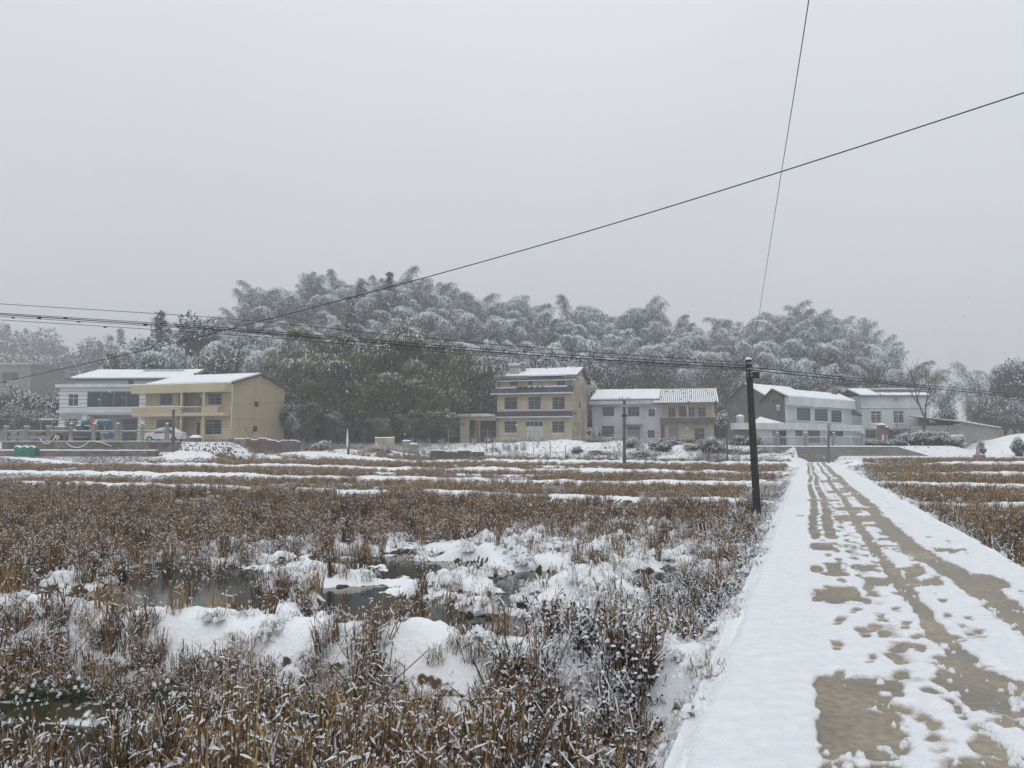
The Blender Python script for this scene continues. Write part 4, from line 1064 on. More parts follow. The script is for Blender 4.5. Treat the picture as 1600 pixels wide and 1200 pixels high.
    roof_plane(g, "roof_slope", g.p(-.4, -.8, zg3 - .1), g.p(g.W, -.8, zg3 - .1), g.p(g.W, D3 / 2, zr3 + .15), g.p(-.4, D3 / 2, zr3 + .15), .14, tile_dark, g.root, .14, seed=33)
    roof_plane(g, "roof_slope", g.p(g.W, D3 + .8, zg3 - .35), g.p(-.4, D3 + .8, zg3 - .35), g.p(-.4, D3 / 2 + .003, zr3 + .15), g.p(g.W, D3 / 2 + .003, zr3 + .15), .14, tile_dark, g.root, .10, seed=34)
    # -- white house at the right
    FL4 = corner(1346, 103.0); w = House("square_white_house", "square white house with two-part roof behind bare tree, right of the street", FL4, corner(1452, 103.0), (0, 1), 1.5)
    P = lambda u, d, z: w.p(u, d, z)
    zt = w.uz(1400, 618)[1]
    ws = [w.rect(1361, 1377.4, 642, 661), w.rect(1396, 1412.6, 642, 661)]
    rc = w.rect(1352, 1422, 670, 692); rc = (rc[0], rc[1], z0 + .02, rc[3], 1.5)
    wall_panel(P, 0, w.W, z0, zt, ws + [rc]).build("wall", white_wall, w.root)
    for r in ws: add_window(w, r, P, 2, .3, 3, frame_w)
    P2 = lambda u, d, z: w.p(u, d + 1.5, z)
    e = (rc[0] + .6, rc[0] + 2.2, z0 + 1.0, rc[3] - .2); e2 = (rc[1] - 2.4, rc[1] - .6, z0 + 1.0, rc[3] - .2)
    wall_panel(P2, rc[0], rc[1], rc[2], rc[3], [e, e2]).build("recess_wall", white_wall, w.root)
    for r in (e, e2): add_window(w, r, P2, 2, .3, 0, frame_g)
    closed_shell(w, 8, z0, zt - .01, white_wall)
    w.part("cornice", white_trim, [(-.15, w.W + .15, -.2, -.003, w.uz(1400, 637.5)[1], w.uz(1400, 635.5)[1])])
    w.part("attic_vent", frame_g, [(w.uz(1396, 625)[0], w.uz(1403, 625)[0], -.02, -.003, w.uz(1400, 627)[1], w.uz(1400, 622)[1])])
    w.part("drainpipe", grey_paint, [(w.uz(1399, 650)[0], w.uz(1399, 650)[0] + .12, -.14, -.003, z0 + 2, w.uz(1399, 640)[1])])
    zr = w.uz(1400, 608.5, 3.5)[1]
    us_ = w.uz(1373, 615)[0]
    roof_plane(w, "roof_slope", w.p(-.3, -.4, zt), w.p(us_, -.4, zt), w.p(us_, 3.5, zr), w.p(-.3, 3.5, zr), .15, tile_dark, w.root, .15, seed=41)
    roof_plane(w, "roof_slope", w.p(us_ + .003, -.4, zt), w.p(w.W + .3, -.4, zt), w.p(w.W + .3, 3.5, zr), w.p(us_ + .003, 3.5, zr), .15, tile_dark, w.root, .12, seed=42, snow_to=.35)
    roof_plane(w, "roof_slope", w.p(w.W + .3, 8.4, zt), w.p(-.3, 8.4, zt), w.p(-.3, 3.503, zr), w.p(w.W + .3, 3.503, zr), .15, tile_dark, w.root, .15, seed=43)
    w.part("snow_cover", snow_smooth, [(us_ + 2.0, us_ + 5.5, 3.35, 3.65, zr + .02, zr + .2)])
    uw = w.uz(1486, 680)[0]
    w.part("wing", white_wall, [(w.W + .003, uw, -.3, 5, z0 - .4, w.uz(1470, 664)[1])]); w.part("wing_roof", tile_dark, [(w.W + .003, uw + .3, -.6, 5.2, w.uz(1470, 664)[1] + .003, w.uz(1470, 662)[1])])
    w.part("snow_cover", snow_smooth, [(w.W + .02, uw + .25, -.55, 5.1, w.uz(1470, 662)[1] + .003, w.uz(1470, 662)[1] + .12)])
    # -- long low shed
    s = House("long_shed", "long low grey shed with sloping snowy roof at the far right", (55.8, 95.0), (73.4, 115.0), (-.6, .8), .6, "shed")
    P = lambda u, d, z: s.p(u, d, z)
    zl, zr_ = s.uz(1496, 659)[1], s.uz(1559, 669)[1]
    za = min(zl, zr_)
    w1 = s.rect(1505, 1509, 687, 697); w2 = s.rect(1519, 1525, 689, 698)
    wall_panel(P, 0, s.W, .2, za, [w1, w2]).build("wall", concrete, s.root)
    for r in (w1, w2): add_window(s, r, P, 1, 0, 0, frame_g, sill=False)
    if zl > za: MB().poly([s.p(0, 0, za), s.p(s.W, 0, za), s.p(0, 0, zl)]).build("gable", concrete, s.root)
    closed_shell(s, 6, .2, za, concrete)
    roof_plane(s, "roof_slope", s.p(-.5, -.5, zl), s.p(s.W + .8, -.5, zr_), s.p(s.W + .3, 6, zr_ + .9), s.p(-.5, 6, zl + .9), .12, tile_dark, s.root, .14, seed=51)
    return h

def far_buildings():
    FL = corner(-60, 170); h = House("hillside_building", "hazy flat-roofed building at the left edge of the photo", FL, corner(45, 168), (0.2, 1), 8)
    P = lambda u, d, z: h.p(u, d, z)
    zt = h.uz(20, 572)[1]; w = h.rect(2, 29, 581, 595)
    z0 = gz(FL[0], 168) - 1.5
    w0 = h.rect(-40, -15, 581, 595)
    wall_panel(P, 0, h.W, z0, zt, [w, w0]).build("wall", concrete, h.root)
    for r in (w, w0): add_window(h, r, P, 2, 0, 0, frame_g, fw=.2)
    closed_shell(h, 8, z0, zt - .01, concrete)
    h.part("parapet", concrete, [(-.2, h.W + .2, -.2, 8, zt, zt + .5)])
    for i in range(6): h.part("merlon", side_old, [(h.W * i / 6 + .4, h.W * i / 6 + 1.5, -.1, .2, zt + .503, zt + .8)])
    h.part("snow_cover", snow_smooth, [(-.2, h.W + .2, -.2, -.12, zt + .503, zt + .6)])
    p = at(462, 561, 122)
    k = House("hillside_hut", "small hut roof with snow peeking out of the dark bamboo", (p.x - 1.3, 122), (p.x + 1.3, 121.6), (.1, 1), p.z - 2, "hut")
    zg = gz(p.x, 122)
    k.part("wall", plank_m, [(0, 2.6, 0, 2, min(zg, p.z - 2) - .3, p.z - .3)])
    roof_plane(k, "roof_slope", k.p(-.3, -.4, p.z - .45), k.p(2.9, -.4, p.z - .15), k.p(2.9, 2.4, p.z + .45), k.p(-.3, 2.4, p.z + .15), .1, tile_dark, k.root, .16, seed=61)
yellow_house(); white_house(); three_storey(); pale_house(); right_houses(); far_buildings()

# ------------------------------------------------------------------ walls, fences, railings
def xat(px, Y): return (px - 800) / F * Y
def zat(py, Y): return at(800, py, Y).z

def lumpy_strip(mb, pts, w, t, seed=0, n=3):
    """snow lying along the top of something: pts are points along it"""
    for i in range(len(pts) - 1):
        a, b = Vector(pts[i]), Vector(pts[i + 1]); d = (b - a).normalized(); s = Vector((-d.y, d.x, 0)) * w / 2
        t0, t1 = t * (0.7 + 0.6 * float(vnoise(i * .7, seed))), t * (0.7 + 0.6 * float(vnoise((i + 1) * .7, seed)))
        e = Vector((0, 0, .003))
        mb.hexa([a - s + e, b - s + e, b + s + e, a + s + e, a - s * .7 + Vector((0, 0, t0)), b - s * .7 + Vector((0, 0, t1)), b + s * .7 + Vector((0, 0, t1)), a + s * .7 + Vector((0, 0, t0))])

def left_yard():
    Y = 80.0; x0, x1 = xat(6, Y), xat(282, Y)
    t = thing("retaining_wall", "stained concrete retaining wall under the yard fence at the left", "wall", (x0, Y, .0))
    MB().box(x0, x1, Y, Y + .35, -.6, 1.62).build("wall_body", old_wall, t)
    MB().box(x0 - .05, x1 + .05, Y - .06, Y + .40, 1.623, 1.76).build("coping", concrete, t)
    MB().box(x0, xat(250, Y), Y - .75, Y - .003, -.6, zat(704, Y)).build("ledge", old_wall, t)
    m = MB(); lumpy_strip(m, [(x, Y - .40, zat(704, Y)) for x in np.linspace(x0, xat(250, Y), 40)], .7, .10, 3); m.build("snow_cover", snow_smooth, t)
    m = MB(); lumpy_strip(m, [(x, Y + .02, 1.76) for x in np.linspace(x0, x1, 50)], .3, .05, 4); m.build("snow_cover", snow_smooth, t)
    f = thing("yard_fence", "grey concrete post and rail fence on the left retaining wall", "fence", (x0, Y + .1, 1.76))
    px = [10, 42, 76, 111, 147, 184, 222, 261]
    ztop = zat(668, Y)
    for i, p in enumerate(px):
        x = xat(p, Y); tall = i >= 3
        m = MB().box(x - .17, x + .17, Y - .02, Y + .28, 1.763, ztop)
        m.box(x - .22, x + .22, Y - .07, Y + .33, ztop + .003, ztop + .12)
        o = m.build("post", concrete, f)
        if tall:
            MB().ball((x, Y + .13, ztop + .32), .16, 8, 6).build("finial", concrete, o); MB().ball((x, Y + .13, ztop + .42), .17, 8, 4, sz=.6).build("snow_cap", snow_smooth, o)
        else: MB().box(x - .2, x + .2, Y - .05, Y + .31, ztop + .124, ztop + .2).build("snow_cap", snow_smooth, o)
        if i < len(px) - 1:
            x2 = xat(px[i + 1], Y); za = zat(674, Y)
            MB().box(x + .173, x2 - .173, Y + .06, Y + .20, za - .07, za + .07).build("rail", concrete, f); MB().box(x + .173, x2 - .173, Y + .04, Y + .22, za + .073, za + .12).build("snow_strip", snow_smooth, f)
            if i < 2:
                MB().box(x + .2, x2 - .2, Y + .1, Y + .16, 2.0, 2.35).build("panel", grey_paint, f)
    # snowy hoses hanging over the wall
    for i, (pa, sag, pb, l) in enumerate((((62, 686), 694, (88, 680), "leftmost loop of snow-covered hose hanging over the left yard wall"), ((104, 693), 700, (140, 690), "middle loop of snow-covered hose hanging over the left yard wall"), ((140, 690), 692, (174, 698), "right loop of snow-covered hose hanging over the left yard wall"))):
        a, b = at(*pa, Y - .1), at(*pb, Y - .1); mid = at((pa[0] + pb[0]) / 2, sag, Y - .15)
        pts = [(a * (1 - s) ** 2 + (mid * 2 - (a + b) / 2) * 2 * s * (1 - s) + b * s * s) for s in np.linspace(0, 1, 12)]
        o = thing("hose", l, "hose", tuple(a), "hoses over the yard wall")
        MB().tube(pts, .04, 5).build("tube", rubber, o); MB().tube([p + Vector((0, -.01, .05)) for p in pts], .05, 5).build("snow_strip", snow_smooth, o)
left_yard()

def right_yard():
    Y = 80.0; x0, x1, x2 = xat(1176, Y), xat(1400, Y), xat(1462, Y)
    zt = zat(698, Y)
    t = thing("yard_wall", "long grey block retaining wall at the end of the road", "wall", (x0, Y, -.4))
    MB().box(x0, x1, Y, Y + .4, -.8, zt).build("wall_body", stone_wall, t)
    MB().hexa([(x1 + .003, Y, -.8), (x2, Y, -.8), (x2, Y + .4, -.8), (x1 + .003, Y + .4, -.8), (x1 + .003, Y, zt), (x2, Y, zat(716, Y)), (x2, Y + .4, zat(716, Y)), (x1 + .003, Y + .4, zt)]).build("ramp_wall", stone_wall, t)
    m = MB(); lumpy_strip(m, [(x, Y + .15, zt) for x in np.linspace(x0, x1, 50)], .5, .09, 8); lumpy_strip(m, [(x1 + (x2 - x1) * s, Y + .18, zt + (zat(716, Y) - zt) * s) for s in np.linspace(0, 1, 14)], .4, .08, 8); m.build("snow_cover", snow_smooth, t)
    f = thing("railing", "grey baluster railing with square posts on the wall at the road's end", "railing", (x0, Y + .2, zt))
    px = [1180, 1215, 1259, 1303, 1348]
    zr = zat(683, Y)
    for i, p in enumerate(px):
        x = xat(p, Y); zz = zr + .18
        o = MB().box(x - .16, x + .16, Y + .06, Y + .38, zt + .003, zz).build("post", frame_g, f)
        MB().box(x - .2, x + .2, Y + .02, Y + .42, zz + .003, zz + .10).build("cap", concrete, o); MB().ball((x, Y + .22, zz + .22), .13, 8, 5).build("finial", concrete, o); MB().ball((x, Y + .22, zz + .29), .14, 8, 4, sz=.6).build("snow_cap", snow_smooth, o)
        if i < len(px) - 1:
            xb = xat(px[i + 1], Y)
            MB().box(x + .163, xb - .163, Y + .17, Y + .27, zr - .06, zr).build("rail", frame_g, f); MB().box(x + .163, xb - .163, Y + .18, Y + .26, zt + .12, zt + .17).build("rail", frame_g, f)
            MB().box(x + .163, xb - .163, Y + .15, Y + .29, zr + .003, zr + .05).build("snow_strip", snow_smooth, f)
            m = MB(); n = int((xb - x) / .16)
            for k in range(1, n):
                xx = x + (xb - x) * k / n; m.box(xx - .02, xx + .02, Y + .2, Y + .24, zt + .17, zr - .06)
            b = m.build("balusters", frame_g, f); b['kind'] = "stuff"
    # low boundary wall further right with posts
    Y2 = 86.0; xa, xb = xat(1405, Y2), xat(1488, Y2)
    g = thing("boundary_wall", "low cream boundary wall with snow coping above the dark hedge", "wall", (xa, Y2, .8))
    MB().box(xa, xb, Y2, Y2 + .25, .2, zat(686, Y2)).build("wall_body", cream_old, g)
    m = MB(); lumpy_strip(m, [(x, Y2 + .12, zat(686, Y2)) for x in np.linspace(xa, xb, 26)], .34, .11, 9); m.build("snow_cover", snow_smooth, g)
    for p in (1438, 1485):
        x = xat(p, Y2); o = MB().box(x - .25, x + .25, Y2 - .1, Y2 + .35, .2, zat(682.5, Y2)).build("post", concrete, g); MB().box(x - .3, x + .3, Y2 - .15, Y2 + .4, zat(682.5, Y2) + .003, zat(681, Y2)).build("snow_cap", snow_smooth, o)
    # twin brick gate pillars
    Y3 = 83.5
    for i, (p, top, lab) in enumerate(((1376, 665.5, "taller red brick gate pillar with white ball cap, left of the pair"), (1386, 669, "shorter red brick gate pillar with snowy flat cap, right of the pair"))):
        x = xat(p, Y3); zz = zat(top, Y3); w = .33 if i == 0 else .34
        o = thing("gate_pillar", lab, "pillar", (x, Y3 + i * .75, 1.3), "brick gate pillars")
        y = Y3 + i * .75
        MB().box(x - w, x + w, y - w, y + w, 1.2, zz).build("shaft", brick_red, o); MB().box(x - w - .1, x + w + .1, y - w - .1, y + w + .1, zz + .003, zz + .12).build("cap", concrete, o)
        m = MB(); q = w + .1
        for k in range(4):
            c = [(-q, -q), (q, -q), (q, q), (-q, q)]; m.poly([(x + c[k][0], y + c[k][1], zz + .123), (x + c[(k + 1) % 4][0], y + c[(k + 1) % 4][1], zz + .123), (x, y, zz + .36)])
        m.build("snow_cap", snow_smooth, o); MB().ball((x, y, zz + .45), .12, 8, 6).build("finial", frame_g, o)
        MB().box(x - .12, x + .12, y - w - .03, y - w - .003, 1.9, 2.5).build("plaque", white_trim, o)
right_yard()

# ------------------------------------------------------------------ poles and cables
def pole(name, label, base, top, r0, r1, m, arms=(), extra=None):
    b, t = Vector(base), Vector(top)
    o = thing(name, label, "pole", tuple(b), "utility poles along the fields")
    MB().tube([b + (t - b) * s for s in (0, .25, .5, .75, 1)], [r0 + (r1 - r0) * s for s in (0, .25, .5, .75, 1)], 12).build("shaft", m, o)
    for (s, half, sk) in arms:
        c = b + (t - b) * s
        a = MB().box(c.x - half, c.x + half, c.y - r0 - .06, c.y - r0 + .02, c.z - .05, c.z + .05).build("crossarm", grey_paint, o)
        for k in (-1, -.45, .45, 1):
            MB().tube([(c.x + half * .92 * k, c.y - r0 - .02, c.z + .053), (c.x + half * .92 * k, c.y - r0 - .02, c.z + .15), (c.x + half * .92 * k, c.y - r0 - .02, c.z + .2)], [.035, .055, .03], 6).build("insulator", frame_g, a)
        MB().box(c.x - half, c.x + half, c.y - r0 - .05, c.y - r0 + .01, c.z + .055, c.z + .085).build("snow_strip", snow_smooth, a)
    return o, b, t

pb = at(1184, 803, 23.9); pt = at(1169.5, 562, 23.9)
P1, P1b, P1t = pole("utility_pole", "tall dark pole leaning at the road bank, nearest of the poles", (pb.x, 23.9, pb.z - .5), tuple(pt), .125, .10, pole_dark)
MB().ball((P1t.x, P1t.y, P1t.z + .01), .105, 10, 5, sz=.7).build("snow_cap", snow_smooth, P1)
for k, z in enumerate((.12, .30, .42, .52)):
    MB().tube([(P1t.x + .01 * k, P1t.y - .12, P1t.z - z), (P1t.x + .01 * k, P1t.y - .2, P1t.z - z)], .035, 8).build("insulator", frame_g, P1)
    MB().tube([(P1t.x + .012 * k, P1t.y, P1t.z - z - .03), (P1t.x + .012 * k, P1t.y, P1t.z - z + .03)], .118, 12).build("band", grey_paint, P1)
MB().box(P1t.x - .05, P1t.x + .28, P1t.y - .16, P1t.y - .10, P1t.z - .60, P1t.z - .40).build("junction_box", rubber, P1)

def simple_pole(label, px, ytop, ybase, Y, r, arms=(), lean=0.0):
    b = at(px, ybase, Y); t = at(px - lean, ytop, Y)
    return pole("utility_pole", label, (b.x, Y, b.z - .4), (t.x, Y, t.z), r, r * .75, pole_grey, arms)
P2 = simple_pole("grey pole with two crossarms in front of the plain white house", 975.5, 622.5, 731, 66.0, .15, ((.985, .48, 0), (.89, .36, 0)))
c = P2[1] + (P2[2] - P2[1]) * .765
MB().tube([c + Vector((0, 0, -.1)), c + Vector((0, 0, .1))], .24, 12).build("cable_coil", rubber, P2[0])
P3 = simple_pole("pole with one tilted crossarm in front of the yellow house", 271, 639, 712, 78.0, .16, ((.99, .7, 0),))
P4 = simple_pole("slim grey pole at the end of the road before the railing", 1294.5, 663, 727, 75.0, .13, ((.96, .18, 0), (.88, .16, 0)))
P5 = simple_pole("thin pole beside the round snowy bush", 1136, 655, 729, 69.0, .085)
P6 = simple_pole("dark thin pole behind the far left yard fence", 23, 628, 668, 92.0, .10)

def cable(name, label, pts, r, m, group="overhead cables", clips=()):
    """pts: (px, py, Y) measured along the cable"""
    p = np.array([tuple(at(*q)) for q in pts])
    L = np.concatenate([[0], np.cumsum(np.linalg.norm(np.diff(p, axis=0), axis=1))])
    n = 60; s = np.linspace(0, L[-1], n)
    q = np.stack([np.interp(s, L, p[:, k]) for k in range(3)], 1)
    for _ in range(40): q[1:-1] = (q[:-2] + 2 * q[1:-1] + q[2:]) / 4
    o = MB().tube([Vector(a) for a in q], r, 5).build(name, m, loc=tuple(q[0]))
    tag(o, label, "cable", group)
    for c in clips:
        a = Vector(q[int(c * (n - 1))])
        MB().tube([a + Vector((-.05, 0, -.02)), a + Vector((.05, 0, -.02))], r * 2.6, 6).build("clip", m, o)
    return o
def path(pp, Ya, Yb):
    a, b = pp[0][0], pp[-1][0]
    return [(x, y, 1.0 / ((1 / Ya) * (1 - (x - a) / (b - a)) + (1 / Yb) * (x - a) / (b - a))) for x, y in pp]
cable("overhead_cable", "thick black cable rising diagonally from lower left to the upper right", path([(-80, 613), (0, 598), (100, 576), (230, 547), (320, 525), (400, 504), (500, 478), (640, 441), (800, 398), (1000, 340), (1220, 269), (1420, 207), (1600, 147), (1900, 45)], 36, 12), .0135, wire_m, clips=(.12,))
cable("overhead_cable", "single thin wire running down steeply from the top edge to the nearest pole", [(1285, -140, 4.0), (1265, 0, 5.2), (1222, 262, 8.6), (1197, 420, 13.5), (1183, 512, 18.5), (1170, 566, 23.8)], .0042, thin_wire_m)
e = (1168, 568, 23.8)
for k, (ya, yb, yc, ye, r, l, cl) in enumerate(((475, 499, 527, 567, .010, "uppermost thin cable sagging from the left edge to the nearest pole", ()),
        (489.5, 514, 537, 571, .012, "second cable from the top running from the left edge to the nearest pole", (.03, .2)),
        (491.5, 517, 541, 575, .017, "thickest cable of the bundle running from the left edge to the nearest pole", (.07, .16, .3)),
        (494.5, 519, 543.5, 577, .009, "fourth cable of the bundle running from the left edge to the nearest pole", (.12, .22)),
        (500, 524, 547, 579, .009, "lowest cable of the bundle running from the left edge to the nearest pole", (.05, .09, .25)))):
    pp = [(-120, ya - 8), (0, ya), (220, ya + (yb - ya) * .56), (390, yb), (520, yb + (yc - yb) * .52), (640, yc), (900, (yc + ye) / 2 + 2.2), (1168, ye)]
    cable("overhead_cable", l, path(pp, 26, 23.8), r, wire_m, clips=cl)
for k, (y0, y1, y2, r, l) in enumerate(((574, 597, 617, .014, "upper of two cables running right from the nearest pole"), (578, 600, 621.5, .017, "lower of two cables running right from the nearest pole"))):
    cable("overhead_cable", l, path([(1172, y0), (1300, y0 + 13.5), (1430, y1 + 4), (1600, y2), (1750, y2 + 12)], 23.8, 48), r, wire_m)
cable("overhead_cable", "faint wire from the pole by the yellow house to the two-armed pole", path([(274, 640), (440, 636 - 10), (640, 624), (775, 624), (974, 626)], 78, 66), .012, thin_wire_m)
cable("overhead_cable", "faint wire from the two-armed pole rightwards to the slim road pole", path([(977, 627), (1060, 634), (1140, 644), (1220, 655), (1294, 666)], 66, 75), .012, thin_wire_m)
cable("overhead_cable", "low faint wire sagging in front of the green bamboo", path([(362, 653), (450, 661), (600, 673), (740, 681), (925, 687)], 85, 96), .012, thin_wire_m)
cable("overhead_cable", "low faint wire crossing in front of the white and cream houses", path([(925, 675.5), (1010, 676), (1100, 677), (1180, 679), (1300, 690)], 90, 76), .012, thin_wire_m)

# ------------------------------------------------------------------ vehicles and other things in the yards
def wheel(o, c, r, w, axis='x'):
    d = Vector((w / 2, 0, 0)) if axis == 'x' else Vector((0, w / 2, 0)); c = Vector(c)
    t = MB().tube([c - d, c - d * .9, c + d * .9, c + d], [r * .86, r, r, r * .86], 16).build("wheel", rubber, o)
    MB().tube([c - d * 1.03, c + d * 1.03], r * .55, 12).build("rim", steel, t)

def car():
    Y = 83.5; x0 = xat(223, Y); L = 4.3; z = 1.72
    o = thing("parked_car", "white snow-covered car parked behind the left yard fence", "car", (x0, Y, z))
    def extr(prof, y0, y1, inset=0):
        m = MB(); n = len(prof)
        for (x, h) in prof: m.v.append((x0 + x, y0 + (inset if h > .9 else 0), z + h))
        for (x, h) in prof: m.v.append((x0 + x, y1 - (inset if h > .9 else 0), z + h))
        m.f.append(tuple(range(n))); m.f.append(tuple(2 * n - 1 - i for i in range(n))); m.m += [0, 0]
        for i in range(n): m.f.append((i, n + i, n + (i + 1) % n, (i + 1) % n)); m.m.append(0)
        return m
    body = [(0.02, .30), (0, .62), (.35, .80), (1.05, .90), (1.75, 1.38), (2.3, 1.47), (3.0, 1.44), (3.65, 1.02), (4.2, .96), (4.3, .60), (4.25, .30)]
    extr(body, Y, Y + 1.7, .16).build("body", white_trim, o)
    m = MB()
    for q in ([(1.22, .94), (1.80, 1.33), (2.25, 1.40), (2.25, .94)], [(2.33, .94), (2.33, 1.40), (2.95, 1.37), (3.45, 1.04), (3.40, .94)]):
        MB().poly([(x0 + x, Y - .006 + .16 * (h - .9) / .5 if h > .95 else Y - .004, z + h) for x, h in q]).build("window", glass, o)
    extr([(.3, .83), (1.05, .925), (1.75, 1.40), (2.3, 1.49), (3.0, 1.46), (3.66, 1.05), (4.2, .985), (4.15, 1.05), (3.66, 1.13), (3.0, 1.55), (2.3, 1.58), (1.72, 1.48), (1.02, 1.0), (.35, .92)], Y + .17, Y + 1.53).build("snow_cover", snow_smooth, o)
    for x in (.85, 3.45):
        for y in (Y + .06, Y + 1.64): wheel(o, (x0 + x, y, z + .3), .31, .2, 'y')
    for y in (Y + .2, Y + 1.3): MB().box(x0 - .03, x0 + .05, y, y + .25, z + .6, z + .74).build("headlight", glass, o)
    MB().box(x0 + 1.25, x0 + 1.42, Y - .16, Y - .005, z + .9, z + 1.03).build("mirror", white_trim, o)
car()

def loader():
    Y = 84.0; x0 = xat(56, Y); z = 1.72
    o = thing("farm_loader", "old ochre wheel loader with canopy cab behind the left yard fence", "loader", (x0, Y, z))
    MB().box(x0 + .2, x0 + 2.9, Y + .3, Y + 1.5, z + .55, z + 1.0).build("chassis", ochre_paint, o)
    MB().hexa([(x0 + 1.7, Y + .35, z + 1.003), (x0 + 3.0, Y + .4, z + 1.003), (x0 + 3.0, Y + 1.4, z + 1.003), (x0 + 1.7, Y + 1.45, z + 1.003), (x0 + 1.7, Y + .4, z + 1.62), (x0 + 2.9, Y + .5, z + 1.5), (x0 + 2.9, Y + 1.3, z + 1.5), (x0 + 1.7, Y + 1.4, z + 1.62)]).build("hood", ochre_paint, o)
    MB().box(x0 + 1.75, x0 + 2.9, Y + .5, Y + 1.3, z + 1.63, z + 1.72).build("snow_cover", snow_smooth, o)
    for x in (.35, 1.55):
        for y in (.35, 1.4): MB().box(x0 + x, x0 + x + .1, Y + y, Y + y + .1, z + 1.003, z + 2.35).build("cab_post", frame_g, o)
    MB().box(x0 + .2, x0 + 1.85, Y + .2, Y + 1.65, z + 2.353, z + 2.45).build("canopy", ochre_paint, o); MB().box(x0 + .22, x0 + 1.83, Y + .22, Y + 1.63, z + 2.453, z + 2.56).build("snow_cover", snow_smooth, o)
    MB().box(x0 + .55, x0 + 1.1, Y + .6, Y + 1.2, z + 1.003, z + 1.5).build("seat", rubber, o)
    MB().box(x0 + .46, x0 + 1.54, Y + .42, Y + .44, z + 1.25, z + 2.2).build("window", glass, o)
    for x in (.75, 2.45):
        for y in (.25, 1.55): wheel(o, (x0 + x, Y + y, z + .48), .48, .32, 'y')
    MB().hexa([(x0 - .9, Y + .2, z + .1), (x0 - .2, Y + .2, z + .1), (x0 - .2, Y + 1.6, z + .1), (x0 - .9, Y + 1.6, z + .1), (x0 - .6, Y + .2, z + .8), (x0 - .15, Y + .2, z + .8), (x0 - .15, Y + 1.6, z + .8), (x0 - .6, Y + 1.6, z + .8)]).build("bucket", ochre_paint, o)
    for y in (.45, 1.25): MB().tube([(x0 + .6, Y + y, z + 1.2), (x0, Y + y, z + 1.0), (x0 - .3, Y + y, z + .6)], .07, 6).build("lift_arm", ochre_paint, o)
loader()

def blue_digger():
    Y = 84.5; z = 1.72; x0 = xat(112, Y)
    o = thing("blue_digger", "blue machine with curved boom and red and white patch behind the left fence", "digger", (x0, Y, z))
    for y in (.0, 1.3):
        MB().hexa([(x0 + .1, Y + y, z), (x0 + 2.3, Y + y, z), (x0 + 2.3, Y + y + .4, z), (x0 + .1, Y + y + .4, z), (x0 - .1, Y + y, z + .5), (x0 + 2.5, Y + y, z + .5), (x0 + 2.5, Y + y + .4, z + .5), (x0 - .1, Y + y + .4, z + .5)]).build("track", rubber, o)
    MB().box(x0 + .1, x0 + 2.4, Y + .1, Y + 1.6, z + .55, z + 1.2).build("body", mat("navy_paint", (.035, .05, .09), .5), o)
    MB().box(x0 + .1, x0 + 1.1, Y + .9, Y + 1.6, z + 1.203, z + 1.75).build("cab", glass_blue, o); MB().box(x0 + .05, x0 + 1.15, Y + .85, Y + 1.65, z + 1.753, z + 1.9).build("snow_cover", snow_smooth, o)
    def q(px, py): return at(px, py, Y)
    pts = [q(128, 674), q(127, 668), q(130, 661), q(140, 659.5), q(155, 660), q(172, 661)]
    MB().tube(pts, [.2, .26, .32, .32, .31, .25], 6).build("boom", blue_paint, o)
    MB().tube([q(172, 661), q(174, 668), q(172, 678)], [.22, .2, .14], 6).build("stick", blue_paint, o)
    MB().tube([q(144, 659.7), q(150, 659.9)], .335, 6).build("red_patch", red_paint, o); MB().tube([q(150.2, 659.9), q(154, 660)], .335, 6).build("white_patch", white_trim, o)
    MB().box(q(130, 660).x, q(170, 660).x, Y - .15, Y + .15, q(150, 656.5).z, q(150, 656.5).z + .07).build("snow_cover", snow_smooth, o)
    b = q(171, 681); MB().hexa([(b.x - .4, Y - .4, b.z - .3), (b.x + .2, Y - .4, b.z - .3), (b.x + .2, Y + .4, b.z - .3), (b.x - .4, Y + .4, b.z - .3), (b.x - .5, Y - .4, b.z + .3), (b.x + .4, Y - .4, b.z + .3), (b.x + .4, Y + .4, b.z + .3), (b.x - .5, Y + .4, b.z + .3)]).build("bucket", blue_paint, o)
blue_digger()

